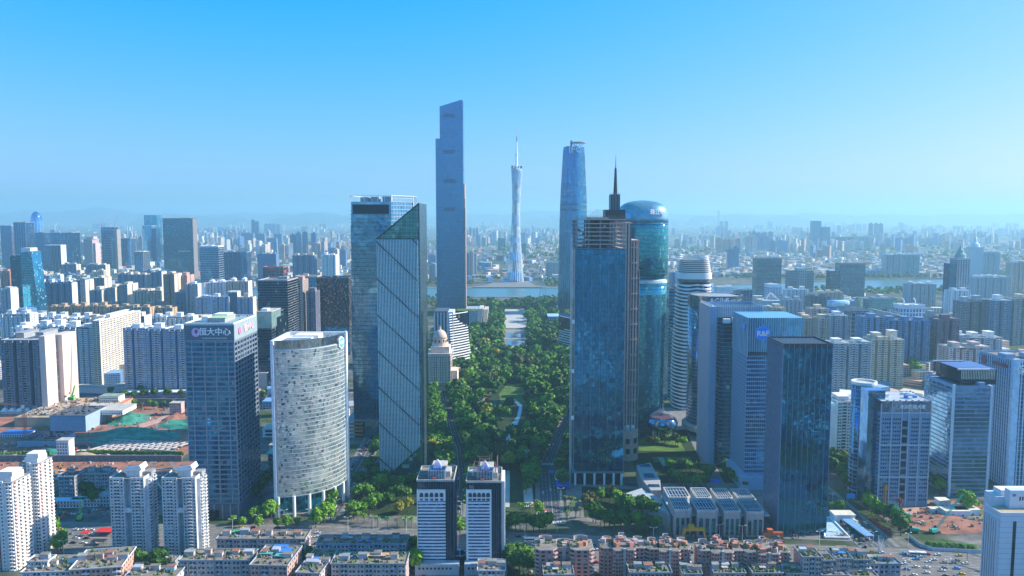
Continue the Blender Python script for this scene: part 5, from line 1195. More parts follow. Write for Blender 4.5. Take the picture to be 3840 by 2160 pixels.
tower_crane('red luffing crane on the right of the unfinished blue tower, jib steepest', Cx+w+5, CY+8, h-8, 26, 52, R(40), REDC, R(66))
T('blue tower with a pale right side, right of the crane tower', 453, 489, 1004, 893, 50, GL_BLUE, LGREY, 0, 8)
T('short blue office block with a cream side and red roof rail', 503, 536, 1025, 943, 60, GL_BLUE, CREAM, 0, 7)
T('teal topped slab tower standing behind the paler twin slabs', 539, 587, 985, 805, 60, GL_TEAL, STEELG, 0, 0, n_roof=0)
tt, w, D, h, Y = T('paler glass tower in two slabs before the teal topped one', 533, 569, 995, 846, 50, GL_SKY, LGREY, 0, 12, n_roof=1); b = MB(); b.box(w+.3,-8,0,w+22,40,h-14); b.build('wing', GL_BLUE, tt)
tt, w, D, h, Y = T('broad dark blue office slab with a brownish edge, tallest in the left skyline', 610, 721, 1045, 820, 40, glass('deep_slab_glass', (.08,.22,.32),(.03,.10,.18), cell=(4,4), blinds=.1, blind_col=(.12,.28,.38)), plain('brown_edge', (.22,.20,.20)), 0, 0, n_roof=1)
b = MB(); b.box(-1,-.6,0,0,D,h+1); b.box(w,-.6,0,w+1,D,h+1); b.box(-1,-.6,h,w+1,D,h+2); b.build('frame', plain('brown_edge', (.22,.20,.20)), tt); pieces(tt, 'sky_lobby', LGREY, [(w*.7, -.4, h*.46, w*.42, .5, 5)])
pieces(tt, 'floor_band', plain('ink_band', (.04,.09,.15)), [(w/2, -.15, 5+k*8, w*.98, .3, .6) for k in range(int(h/8))], 60)
T('tower ringed with white balconies right of the broad slab', 748, 818, 1072, 922, 50, GL_BLUE, WHITE2, 2, 0, cap=3)
T('dark blue tower with shimmering stone speckle, left of the tall glass tower', 837, 925, 1060, 944, 44, GL_BLUE, GREYW, 0, 16)
x, Y, w, h = place(37, 80, 1172, 957); t = thing('office_tower', 'slim dark green glass tower with a leaning roof signed at its crown, left side', 'skyscraper', (x, Y, 0))
b = MB(); b.box(0,0,0,w*.98,40,h); b.build('body', GL_DTEAL, t); b = MB(); b.loft([[(w,-4,0),(w*2.35,-4,0),(w*2.35,36,0),(w,36,0)],[(w,-4,h+6),(w*1.95,-4,h+10),(w*1.95,36,h+10),(w,36,h+6)]]); b.build('wing', GL_TEAL, t)
b = MB(); b.box(w*1.0,0,h+6,w*1.8,30,h+18); b.build('crown', WHITE2, t); pieces(t, 'floor_band', STEELG, [(w*1.5, -4.3, 6+k*6, w*1.0, .4, .5) for k in range(int(h/6))], 60)
# ---- centre left blocks
tt, w, D, h, Y = curtain('black glass block behind the pale quarter round tower, its corner stepping up', 962, 1025, 1455, 1173, 50, GL_BLACK, DGREY, faces='FR', pw=3, fh=4, n_roof=1, limit=200);
b = MB(); b.box(w+.2,-4,0,w+6,46,h-6); b.build('wing', GL_BLACK, tt)
tt, w, D, h, Y = curtain('low black building with a translucent green glass box on its roof', 960, 1018, 1470, 1230, 46, GL_BLACK, DGREY, faces='FR', n_roof=0, limit=200)
b = MB(); b.box(2,-1.5,h+.2,w+1,D*.9,h+22); b.build('glass_box', glass('milky_green_glass', (.42,.60,.56),(.25,.45,.44), cell=(4,5), blinds=.0, metal=.3), tt); b = MB(); b.box(1.5,-2,h+22,w+1.5,D*.9+.5,h+22.8); b.build('roof', ROOFW, tt); b = MB(); b.box(w*.3,4,h+22.8,w*.7,16,h+26); b.build('roof_room', WHITE, tt)
b = MB(); b.box(2,-8,0,w*.75,-.5,28); b.build('lower_wall', GREYW, tt); b = MB(); b.box(w*.8,-8,0,w+4,-.5,28); b.build('lower_glass', GL_BLACK, tt)
tt, w, D, h, Y = curtain('black glass office slab with pale gridded right side, upper left of the finned tower', 965, 1078, 1395, 1050, 60, GL_BLACK, GREYW, faces='FR', pw=3.4, fh=3.9, n_roof=2, limit=200)
tt, w, D, h, Y = A('tall beige residential tower with a rose edge, behind the black slab', 1105, 1135, 1345, 1052, 36, BEIGE, bay=4, crown=1, trim=PINK, lod=1, faces='FR')
A('dark residential tower right of the rose edged one', 1147, 1183, 1350, 1095, 30, plain('violet_grey_render', (.20,.21,.27)), bay=4, crown=1, lod=1)
tt, w, D, h, Y = T('dark brown glass block reflecting sunlit housing, left of the tall glass tower', 1186, 1307, 1330, 1040, 40, glass('brown_mirror_glass', (.10,.08,.08),(.02,.025,.03), cell=(2,2.4), blinds=.16, blind_col=(.33,.20,.16), wave=.3, metal=.5), DGREY, 0, 0, n_roof=2)  # brown cells put the mirrored housing into the glass colour, not drawn blinds
b = MB(); b.box(-1,-6,0,w+1,-.2,ZA(1222,Y)); b.build('podium', GL_BLUE, tt)
T('grey blue office block over the brown glass one, stepped left wing', 1105, 1190, 1255, 1035, 34, GL_BLUE, BEIGE, 3, 14)
tt, w, D, h, Y = T('dark block with a red rooftop sign and brown trim', 985, 1062, 1140, 1000, 40, GL_BLACK, BROWN, 2, 12); pieces(tt, 'sign', REDP, [(w*.4,-.6,h-6,w*.3,.5,5),(w+.6,14,h-14,.6,16,6)])
A('wide apartment tower with dark recessed columns, left of the white pair', 1096, 1180, 1085, 958, 34, SHADEBLUE, bay=5, crown=2, trim=CREAM, lod=1)
A('white apartment tower with ribs, right neighbour of the dark columned one', 1205, 1258, 1085, 957, 34, WHITE, bay=5, crown=2, lod=1)
A('beige apartment tower behind the ribbed white one', 1250, 1265, 1050, 935, 34, BEIGE, bay=5, crown=1, lod=2)
for i,(a,c_,yb,yt,lab) in enumerate(((965,1035,1062,952,'cream apartment row, four bright ends, left of the dark columned tower'),(905,950,930,875,'dark blue apartment slab with a rose edge in the far left centre'),(958,992,928,876,'dark blue apartment slab, second of the far left centre group'),(1000,1036,938,893,'dark blue apartment slab, front one of the far left centre group'),(1026,1056,930,878,'dark blue apartment slab with a rose right edge'),(1055,1085,960,920,'pale apartment pair before the far left centre group'),(1100,1140,962,920,'pale apartment block right of the far left centre group'),(1230,1258,985,930,'dark apartment slab with a bright edge near the tall glass tower'))):
 A(lab, a, c_, yb, yt, 34, SHADEBLUE if 'dark' in lab else CREAM, trim=CREAM if i % 2 else PINK, lod=2)
# ---- centre gap, this side and beyond the river
A('dark residential tower left of the cream one, near the river', 1741, 1758, 1040, 955, 24, SHADEBLUE, lod=1, bay=5)
A('cream residential tower with many balconies beyond the river, right of the tallest tower', 1758, 1776, 1040, 945, 26, CREAM, lod=1, bay=5, crown=4)
A('grey residential tower, rightmost of the riverside three', 1776, 1787, 1036, 950, 24, LGREY, lod=1, bay=5)
A('pale residential tower seen between finned tower and tallest tower, near river', 1608, 1634, 1048, 993, 26, LGREY, lod=1, crown=3); A('blue shaded housing slab over the river at left', 1606, 1634, 990, 957, 26, SHADEBLUE, lod=2)
T('dark blue slab with a cream right edge beyond the river, left of the lattice tower', 1866, 1896, 940, 892, 40, GL_BLUE, CREAM, 0, 0)
T('dark block right behind the lattice tower', 1952, 1972, 960, 912, 40, GL_BLUE, LGREY, 0, 0)
x, Y, w, h = place(1788, 1832, 1012, 984); t = thing('exhibition_hall', 'long blue grey exhibition hall with a rounded end beyond the river', 'hall', (x, Y, 0))
b = MB(); b.loft([[(0,0,0),(w,0,0),(w,90,0),(0,90,0)],[(2,0,h*.7),(w,0,h*.7),(w,90,h*.7),(2,90,h*.7)],[(10,8,h),(w,8,h*.92),(w,82,h*.92),(10,82,h)]]); b.build('hall', GL_GREY, t); b = MB(); b.box(w,0,0,w+12,60,h*.95); b.build('end_block', TAN, t)
for k in range(9): b = MB(); b.box(w*k/9-.4,-1,0,w*k/9+.4,0,h*.7); b.build('rib', LGREY, t)
x, Y, w, h = place(1862, 1889, 978, 957); t = thing('red_hall', 'plum red box building beyond the river left of the lattice tower', 'building', (x, Y, 0)); b = MB(); b.box(0,0,0,w,30,h); b.build('wall', plain('plum_red', (.40,.14,.20)), t); pieces(t, 'rib', plain('plum_red_dark', (.28,.08,.12)), [(w*i/8,-.5,h/2,1,1,h) for i in range(9)])
A('grey apartment group beyond the river right of the lattice tower', 2047, 2097, 1040, 986, 40, LGREY, lod=1, bay=6, crown=4)
A('pale red roofed building beyond the river', 2005, 2030, 985, 970, 30, plain('red_roof_white_wall', (.6,.5,.48)), lod=2, trim=REDTRIM)
x, Y, w, h = place(1912, 1961, 1143, 1118); t = thing('billboard', 'purple red billboard wall with white branching posts at the head of the plaza', 'billboard', (x, Y, 0))
b = MB(); b.box(0,0,2,w,3,h); b.build('panel', plain('magenta_panel', (.36,.05,.22), stain=False), t); q = MB()
for i in range(4): a = w*(.62+.12*i); q.tube((a,-1,0),(a,-1,h*.55),.5,5); q.tube((a,-1,h*.5),(a-3,-1,h),.35,4); q.tube((a,-1,h*.5),(a+3,-1,h),.35,4)
q.build('posts', STEELW, t); pieces(t, 'print', SIGNW, [(w*.25,-.1,h*.72,w*.28,.1,1.2),(w*.3,-.1,h*.62,w*.2,.1,.8)])
xp, yp = XA(2036,1130,DY(1136)), DY(1136); t = thing('lattice_pylon', 'pale green lattice pylon with slanting masts beside the blue deck', 'pylon', (xp, yp, 0)); hp_ = ZA(1045, yp)
for (a, c_, lean) in ((-9,0,3),(9,0,-3),(0,8,0)):
 q = MB();
 for s_ in (-1.3,1.3): q.tube((a*1.5+s_,c_,0),(a*.35+s_*.7+lean,c_*.3,hp_*(1 if a<=0 else .86)),.5,4)
 for k in range(12): f0, f1 = k/12, (k+1)/12; z0, z1 = hp_*f0*.9, hp_*f1*.9; xa_ = a*1.5+(a*.35+lean-a*1.5)*f0; xb_ = a*1.5+(a*.35+lean-a*1.5)*f1; q.tube((xa_-1.3,c_*(1-.7*f0),z0),(xb_+1.3,c_*(1-.7*f1),z1),.28,3); q.tube((xa_+1.3,c_*(1-.7*f0),z0),(xb_-1.3,c_*(1-.7*f1),z1),.28,3)
 q.build('leg', plain('pale_green_steel', (.45,.62,.58), stain=False), t)
q = MB(); q.tube((-2,0,hp_*.9),(6,0,hp_*1.05),1.4,6); q.box(-4,-2,hp_*.62,5,2,hp_*.67); q.build('head', WHITE, t)
# stone library blocks
x, Y, w, h = place(1750, 1785, 1240, 1160); t = thing('library', 'pale slanted stone library blocks at the left edge of the plaza', 'library', (x, Y, 0))
b = MB(); b.loft([[(0,0,0),(w,0,0),(w,60,0),(0,60,0)],[(-3,0,h),(w+5,0,h),(w+5,60,h),(-3,60,h)]]); b.build('wall', plain('chipped_stone', (.42,.46,.52), var=.3, bump=.3), t)
b = MB(); b.loft([[(w+.5,4,0),(w+9,4,0),(w+9,70,0),(w+.5,70,0)],[(w+5.5,4,h*1.02),(w+15,4,h*1.02),(w+15,70,h*1.02),(w+5.5,70,h*1.02)]]); b.loft([[(w+12,22,0),(w+20,22,0),(w+20,80,0),(w+12,80,0)],[(w+16,22,h*.94),(w+25,22,h*.94),(w+25,80,h*.94),(w+16,80,h*.94)]]); b.build('wall', plain('warm_stone_wall', (.60,.55,.50), var=.15), t)
# white banded fan building, left, and its right twin
def fan(label, px, yb, yt, sgn, wpx):
 x, Y, w, h = place(px, px+wpx, yb, yt); t = thing('banded_building', label, 'building', (x, Y, 0)); n = 18; nfl = int(h/4.1)
 def cur(k, off):   # concave curved front sweeping outward at the foot
  f = 1-k/nfl; P = []
  for i in range(n+1):
   u = i/n; xx = (u*w if sgn > 0 else w-u*w); P.append((xx + sgn*f*f*8, 62*(u**1.6)*.0 + 46*u + off - 10*math.sin(u*math.pi*.5), 0))
  return P
 b = MB(); b.prism([(p[0], p[1]+1.2) for p in cur(nfl*.5,0)] + [(w*(.9 if sgn>0 else .1), 78), (0 if sgn>0 else w, 78)], 0, h-1); b.build('body', GL_BLACK, t)
 for k in range(nfl+1):
  A_, B_ = cur(k,-1.2), cur(k,1.5); z_ = k*4.1; m_ = len(A_); q = MB()
  q.add([(a,c_,z_) for a,c_,_ in A_+B_]+[(a,c_,z_+1.7) for a,c_,_ in A_+B_], [f_ for i in range(n) for f_ in ((i,i+1,2*m_+i+1,2*m_+i),(2*m_+i,2*m_+i+1,3*m_+i+1,3*m_+i),(m_+i+1,m_+i,3*m_+i,3*m_+i+1),(m_+i,m_+i+1,i+1,i))]); q.build('floor_band', WB, t)
 return t, w, h, Y
tf, w, h, Y = fan('white banded curving building left of the park axis', 1685, 1385, 1178, 1, 64)
b = MB(); b.box(-3,4,0,6,44,h+3); b.build('end_wall', WHITE2, tf); pieces(tf, 'window', WIND, [(1.5, 3.9, 6+k*4.1, 5, .3, 2.4) for k in range(int(h/4.1)-2)]); b = MB(); b.box(-26,20,0,-4,70,h+2); b.build('rear_wing', DGREY, tf); pieces(tf, 'rib', WHITE2, [(-25+i*5, 19.6, h/2, 1.8, .8, h) for i in range(5)]); b = MB(); b.box(8,40,h,40,70,h+.5); b.build('roof_lawn', LAWN, tf)
tf, w, h, Y = fan('white banded curving building right of the park axis, beside the blue frame tower', 2104, 1340, 1192, -1, 40)
t = thing('fan_pavilion', 'low white fan shaped pavilion at the foot of the left banded building', 'pavilion', (*G(1722,1350), 0))
for k in range(4):
 q = MB(); P = [(3+26*u, 2+16*u+10*u*u, 0) for u in [i/12 for i in range(13)]]
 for i in range(12): q.add([(P[i][0],P[i][1]+k*.4,k*3+P[i][0]*.2),(P[i+1][0],P[i+1][1]+k*.4,k*3+P[i+1][0]*.2),(P[i+1][0],P[i+1][1]+k*.4,k*3+1.6+P[i+1][0]*.2),(P[i][0],P[i][1]+k*.4,k*3+1.6+P[i][0]*.2),(P[i][0],P[i][1]+1+k*.4,k*3+1.6+P[i][0]*.2),(P[i+1][0],P[i+1][1]+1+k*.4,k*3+1.6+P[i+1][0]*.2)], [(0,1,2,3),(3,2,5,4)])
 q.build('fin', WB, t)
x, Y, w, h = place(2055, 2098, 1230, 1188); t = thing('low_office', 'low blue roofed office block right of the plaza', 'office building', (x, Y, 0)); b = MB(); b.box(0,0,0,w,50,h); b.build('wall', LGREY, t); pieces(t, 'window', WIND, face_grid(w, 50, 2, h-1, 3.4, 4.2, 'FL', .55, .6), 120); b = MB(); b.box(-.5,-.5,h,w+.5,50.5,h+1); b.build('roof', plain('pale_blue_roof', (.35,.55,.75), stain=False), t)
# domed stone hotel
x, Y, w, h = place(1600, 1688, 1466, 1328); t = thing('hotel', 'ornate pinkish stone hotel with a ribbed dome and roof gardens', 'hotel', (x, Y, 0)); D = 40
b = MB(); b.box(0,0,0,w,D,h); b.box(w*.15,6,h,w*.95,D-6,h+9); b.box(w+.1,8,0,w+9,D-4,h*.52); b.build('wall', STONE, t)
pieces(t, 'window', WIND, face_grid(w, D, 6, h-3, 2.9, 3.5, 'FR', .42, .6, off=.04, th=.2), 300)
pieces(t, 'pilaster', STONE, [(w*i/8, -.5, h*.5, .9, 1.0, h*.8) for i in range(9)]); pieces(t, 'cornice', plain('pale_cornice', (.66,.58,.52)), [(w/2, D/2, z_, w+2.2, D+2.2, 1.0) for z_ in (12, h*.82, h)])
pieces(t, 'parapet_post', STONE, [(1+i*2.4, -.2, h+1.4, .7, .7, 2) for i in range(int(w/2.4))]); cxd, cyd, rd = w*.52, D/2, 10
b = MB(); b.loft([ring_pts(cxd,cyd,rd*1.15,rd*1.15,h+9,16), ring_pts(cxd,cyd,rd*1.15,rd*1.15,h+14,16)]); b.build('drum', STONE, t); pieces(t, 'drum_window', WIND, [(cxd+rd*1.17*math.cos(PI2*i/12), cyd+rd*1.17*math.sin(PI2*i/12), h+16.5, 1.6, .4, 4, PI2*i/12+math.pi/2) for i in range(12)])
b = MB(); b.loft([ring_pts(cxd,cyd,rd*1.05,rd*1.05,h+14,16), ring_pts(cxd,cyd,rd*1.05,rd*1.05,h+19,16)]); b.build('drum', STONE, t)
b = MB(); b.loft([ring_pts(cxd,cyd,rd*math.cos(R(a)),rd*math.cos(R(a)),h+19+rd*1.25*math.sin(R(a)),24) for a in (0,15,30,45,60,75,86)]); b.build('dome', plain('peach_dome', (.68,.55,.46)), t, smooth=True)
b = MB(); b.tube((cxd,cyd,h+31),(cxd,cyd,h+34),1.6,8); b.tube((cxd,cyd,h+34),(cxd,cyd,h+38),.8,6,.05); b.build('lantern', STONE, t)
# low mall roofs left of the pale tower
for (px, py, w_, d_, h_, m_, lab) in ((1300,1640,20,60,18,WHITE,'white roofed mall wing with an orange lit facade right of the pale tower'),(985,1640,30,20,9,WHITE,'small white roofed cafe between the two left towers'),(1002,1800,22,18,24,plain('teal_round_glass', (.05,.25,.22)),'round green building between the two left towers'),(1010,1700,24,14,8,GREYW,'low grey hall between the two left towers')):
 X_, Y_ = G(px, py); t = thing('low_building', lab, 'building', (X_, Y_, 0)); b = MB()
 if 'round' in lab: b.loft([ring_pts(8,8,9,9,z_,20) for z_ in (0,h_)]);
 else: b.box(0,0,0,w_,d_,h_)
 b.build('wall', m_, t); pieces(t, 'window', GL_BLACK if 'orange' not in lab else ORANGE, [(w_/2, -.2, 3+k*4, w_*.8, .4, 2) for k in range(int(h_/4))]); b = MB(); b.box(-.5,-.5,h_,w_+.5 if 'round' not in lab else 16,d_+.5 if 'round' not in lab else 16,h_+.8); b.build('roof', ROOFW if 'round' not in lab else TEALROOF, t)
# ---- right side, near to far
A('pale balcony residential tower behind the grid roof tower, left of its pair', 3122, 3176, 1512, 1290, 26, LGREY, bay=4, crown=2, trim=WHITE, faces='FL', lod=0)
A('pale balcony residential tower, right of its pair, beside the cream tower', 3186, 3268, 1512, 1290, 26, LGREY, bay=4, crown=2, trim=WHITE, faces='FL', lod=0)
A('sunlit cream residential tower with pergola roofs, centre right', 3270, 3392, 1458, 1276, 30, CREAM, bay=4.4, crown=3.5, trim=plain('ivory_render', (.74,.68,.55)), faces='FLR', lod=0)
A('pinkish residential block with dark balconies at right', 3562, 3712, 1440, 1306, 34, PALEPINK, bay=4.6, crown=2, trim=PALEPINK, faces='FL')
A('greenish white residential block behind the pinkish one', 3577, 3760, 1400, 1268, 34, LGREY, bay=4.6, crown=4, trim=WHITE, faces='FL')
tt, w, D, h, Y = A('rounded white block with a lit end, between grid roof tower and round tower', 3142, 3215, 1742, 1510, 34, WHITE, bay=5, crown=1, proud=.8, balc=True, faces='FL'); b = MB(); b.loft([[( -9,2,z_),(-.1,-1,z_),(-.1,D,z_),(-9,D-3,z_)] for z_ in (6,h-6)] + [[(-5,2,h-1),(-.1,-1,h-1),(-.1,D,h-1),(-5,D-3,h-1)]]); b.build('end_wall', WHITE, tt)
A('cream office block half hidden behind the stone tower', 3492, 3530, 1735, 1540, 30, CREAM, bay=4, crown=1, faces='F')
A('wide deep blue residential slab, largest in the right distance', 3323, 3490, 1400, 1204, 30, plain('deep_blue_render', (.12,.26,.46)), bay=5, crown=1, trim=plain('deep_blue_render', (.12,.26,.46)), faces='FL')
A('deep blue residential slab with a glass ended stair, left of the widest slab', 3241, 3322, 1398, 1192, 30, plain('slate_blue_render', (.16,.32,.52)), bay=5, crown=1, faces='FL')
A('dark red brown residential tower right of the widest blue slab', 3520, 3600, 1402, 1202, 30, plain('plum_brown_render', (.20,.15,.18)), bay=5, crown=2, faces='FL'); A('slim grey residential tower squeezed beside the widest blue slab', 3491, 3518, 1380, 1185, 24, GREYW, bay=5, faces='F')
tt, w, D, h, Y = T('grey blue tower with a slanting roof line, left of the slabs', 3193, 3275, 1320, 1165, 30, GL_BLUE, GREYW, 2, 8, faces='FL', n_roof=0); b = MB(); b.add([(0,0,h-1),(w,0,h-1),(0,0,h+9),(0,D,h-1),(w,D,h-1),(0,D,h+9)], [(0,1,2),(3,5,4),(1,4,5,2),(0,2,5,3)]); b.build('slanting_roof', GREYW, tt)
tt, w, D, h, Y = T('grey blue slab tower with a long slanting roof, right of the first', 3276, 3392, 1300, 1182, 26, GL_BLUE, GREYW, 2, 8, faces='FL', n_roof=0); b = MB(); b.add([(0,0,h-1),(w,0,h-1),(0,0,h+11),(0,D,h-1),(w,D,h-1),(0,D,h+11)], [(0,1,2),(3,5,4),(1,4,5,2),(0,2,5,3)]); b.build('slanting_roof', GREYW, tt)
A('tall dark residential tower with a pergola crown, right edge group left', 3612, 3700, 1290, 1132, 34, plain('umber_grey_render', (.18,.18,.20)), bay=4.4, crown=4, trim=LGREY, faces='FL', lod=1)
A('tall blue residential tower with white balconies, right edge group middle', 3722, 3796, 1295, 1128, 34, SHADEBLUE, bay=4.4, crown=4, trim=WHITE2, faces='FL', lod=1)
A('tall residential tower cut by the right edge, cream balconies', 3806, 3880, 1295, 1122, 34, GREYW, bay=4.4, crown=4, trim=CREAM, faces='FL', lod=1)
for (a,c_,yb,yt,m,tr,lab) in ((2892,2948,1330,1156,BEIGE,CREAM,'beige residential tower left of the hexagon sign tower'),(3010,3052,1340,1195,BEIGE,CREAM,'sunlit beige tower right behind the hexagon sign tower'),(3042,3108,1330,1160,GREYW,CREAM,'grey residential tower with framed roof behind the sunlit beige one'),(3072,3110,1350,1196,BEIGE,CREAM,'low beige tower before the grey framed roof one'),(3114,3180,1352,1186,LGREY,WHITE,'striped grey residential tower left of the slanting roofs')):
 A(lab, a, c_, yb, yt, 28, m, bay=4.4, crown=3, trim=tr, faces='FL', lod=1)
T('teal green office block with a flat pale roof, mid right', 3236, 3364, 1192, 1118, 40, GL_GREEN, STEELG, 1, 0, faces='FL', n_roof=2)
tt, w, D, h, Y = T('white office block with blue windows and roof sails, right of the teal block', 3376, 3470, 1212, 1143, 34, WHITE2, WHITE, 0, 0, faces='FL', n_roof=2); pieces(tt, 'window', WINB, face_grid(w, D, 4, h-8, 7, 9, 'FL', .6, .7, off=.1, th=.3), 80)
for k in range(2): q = MB(); P = [(6+k*26+7*math.cos(R(a)), 10, h+6+8*math.sin(R(a))) for a in range(-60, 100, 20)]; [q.tube(P[i],P[i+1],1.2,5) for i in range(len(P)-1)]; q.build('roof_sail', WHITE, tt)
x, Y, w, h = place(3114, 3193, 1195, 1130); t = thing('office_tower', 'curved pale blue office block lettered COSCO', 'office building', (x+w/2, Y+16, 0)); b = MB(); b.loft([ring_pts(0,0,w/2,16,z_,36,2.6) for z_ in (0,h-8)]); b.build('body', GL_BLUE, t, smooth=True); b = MB(); b.loft([ring_pts(0,0,w/2+.6,16.6,z_,36,2.6) for z_ in (h-14,h)]); b.build('crown', plain('sky_blue_band', (.30,.55,.78), stain=False), t, smooth=True); letters('COSCO', 11, SIGNW, t, (-1,-17.6,h-7))
pieces(t, 'blue_panel', GL_SKY, [(0,-16.3,h*.42,w*.4,.8,h*.7)])
tt, w, D, h, Y = T('dark curved glass tower rising before the right river bend', 3152, 3246, 1115, 988, 40, GL_DTEAL, STEELG, 1, 0, faces='FL', n_roof=0, bt=.9); b = MB(); b.box(-26,6,0,-.3,40,h*.78); b.build('wing', GL_DTEAL, tt); pieces(tt, 'floor_band', STEELG, [(-13, 5.6, 4+k*4.5, 26.5, .6, .8) for k in range(int(h*.75/4.5))]); b = MB(); b.box(-.5,-.5,h-2,w+.5,D+.5,h+.5); b.build('roof', DGREY, tt)
tt, w, D, h, Y = T('grey green glass slab tower, tallest before the river at right', 2838, 2932, 1115, 968, 40, GL_DTEAL, GREYW, 1, 0, faces='FL', n_roof=2, bt=1.0)
tt, w, D, h, Y = T('dark stepped tower with a roof garden and four characters, before the river', 2962, 3053, 1095, 1018, 40, plain('slate_tower_wall', (.14,.18,.22)), GREYW, 2, 0, faces='FL', n_roof=0); b = MB(); b.box(w*.33,-2,0,w*.68,30,h*1.16); b.build('core', LGREY, tt); b = MB(); b.box(1,1,h-2,w*.3,D-1,h+1.5); b.box(w*.7,1,h-2,w-1,D-1,h+1.5); b.build('roof_garden', LAWN, tt)
pieces(tt, 'window', WIND, [(w*(.37+.09*i), -2.1, 6+k*5, w*.05, .4, 3) for i in range(4) for k in range(int(h/5))], 80)
tt, w, D, h, Y = T('white gridded office block with a round emblem, below the grey green slab', 2880, 2932, 1150, 1066, 30, WHITE, WHITE, 0, 0, faces='FL', n_roof=1); pieces(tt, 'window', WINB, face_grid(w, D, 3, h-8, 4, 5, 'FL', .5, .75, off=.1, th=.3), 100)
A('white housing slab with open frames before the dark stepped tower', 2948, 3036, 1165, 1088, 26, WHITE2, bay=5, trim=WHITE, faces='FL', lod=1); A('housing slab with a greened roof terrace at mid right', 3062, 3163, 1160, 1097, 26, BEIGE, bay=5, trim=CREAM, faces='FL', lod=1)
A('dark brown office block left of the lettered curved one', 3035, 3112, 1180, 1114, 28, DGREY, bay=5, faces='FL', lod=1); A('pale housing block under the white housing slab', 2940, 3010, 1190, 1126, 26, LGREY, bay=5, faces='FL', lod=1)
x, Y, w, h = place(2862, 2930, 1170, 1128); t = thing('office_building', 'office block crowned by a white steel pyramid frame', 'office building', (x, Y, 0)); b = MB(); b.box(0,0,0,w,30,h); b.build('wall', LGREY, t); q = MB(); ap = (w*.5,15,h+20)
for c_ in ((4,0),(w-4,0),(w-4,30),(4,30)): q.tube((*c_,h),ap,.9,5)
for f in (.35,.65): P = [tuple(Vector((*c_,h)).lerp(Vector(ap),f)) for c_ in ((4,0),(w-4,0),(w-4,30),(4,30))]; [q.tube(P[i],P[(i+1)%4],.5,4) for i in range(4)]
q.build('pyramid_frame', STEELW, t)
T('white framed low tower behind the oval sign tower', 2876, 2926, 1235, 1150, 24, LGREY, WHITE, 2, 0, faces='FL')
tt, w, D, h, Y = T('round cornered dark tower with a white edge right of the domed tower', 2515, 2532, 1130, 1018, 26, GL_BLUE, WHITE, 0, 0, faces='F', n_roof=0); T('teal glass slab between the domed tower and the white banded tower', 2510, 2548, 1500, 1080, 30, GL_TEAL, STEELG, 1, 0, faces='F', n_roof=1)
T('white low office with vertical windows before the green slab', 2690, 2750, 1190, 1075, 26, WHITE2, WHITE, 2, 4, faces='FL')
T('slate blue box office right of the white low office', 2755, 2822, 1190, 1086, 26, GL_BLUE, GREYW, 0, 7, faces='FL')
tt, w, D, h, Y = T('stone tower with a pointed green crown, right bank', 3592, 3640, 1195, 965, 34, plain('cool_stone', (.46,.50,.56)), LGREY, 0, 0, faces='FL', n_roof=0); pieces(tt, 'window', WIND, face_grid(w, D, 4, h-6, 6, 4.4, 'FL', .5, .6, off=.1, th=.3), 0)
b = MB(); b.box(-16,3,0,-.3,30,h*.9); b.build('wing', GL_BLUE, tt); b = MB(); b.loft([ring_pts(w/2,D/2,r_,r_,z_,12) for r_, z_ in ((12,h-2),(12,h+6),(8,h+10),(7,h+16),(3,h+20),(.4,h+30))]); b.build('crown', plain('copper_green', (.25,.42,.38), stain=False), tt)
tt, w, D, h, Y = T('pale balconied tower with a small round crown beyond the right river bank', 3642, 3690, 1045, 925, 34, LGREY, WHITE2, 1, 0, faces='FL', n_roof=0); b = MB(); b.loft([ring_pts(w/2,17,r_,r_,z_,12) for r_, z_ in ((16,h-2),(15,h+10),(7,h+16),(6,h+30),(1,h+40))]); b.build('crown', WHITE2, tt)
for (a,c_,yb,yt,m,lab) in ((3690,3752,1045,946,LGREY,'wide pale tower right of the small round crowned one'),(3322,3386,1040,956,LGREY,'riverside apartment slab with a blue roof cap, right bend'),(3388,3450,1040,956,plain('sea_green_render',(.30,.48,.50)),'sea green riverside apartment slab, right bend'),(3658,3788,1120,1042,LGREY,'broad neoclassical apartment block before the right bank'),(3410,3512,1150,1066,LGREY,'terraced grey office block before the right river bend'),(3798,3850,1115,985,BEIGE,'tall beige tower at the right edge before the river'),(3570,3640,1200,1092,WHITE2,'white striped office tower under the pointed crown tower'),(3250,3320,1040,1015,LGREY,'low long riverside block left of the blue capped slab')):
 tt, w, D, h, Y = A(lab, a, c_, yb, yt, 34, m, bay=5.5, crown=2, trim=WHITE2, faces='FL', lod=1)
T('deep blue tower with a rounded cap, tallest in the far right distance', 3050, 3080, 935, 828, 60, GL_BLUE, STEELG, 0, 0, faces='FL', n_roof=1, cap=0); T('lower deep blue block leaning on the tallest far right tower', 3082, 3114, 935, 851, 60, GL_BLUE, STEELG, 0, 0, faces='FL')
T('twin box office towers far right, left one', 3130, 3163, 928, 888, 60, GL_BLUE, LGREY, 0, 0, faces='FL'); T('twin box office towers far right, right one', 3166, 3202, 928, 888, 60, GL_BLUE, LGREY, 0, 0, faces='FL'); T('single wide box office tower right of the far twin boxes', 3220, 3270, 928, 888, 60, GL_BLUE, LGREY, 0, 0, faces='FL')
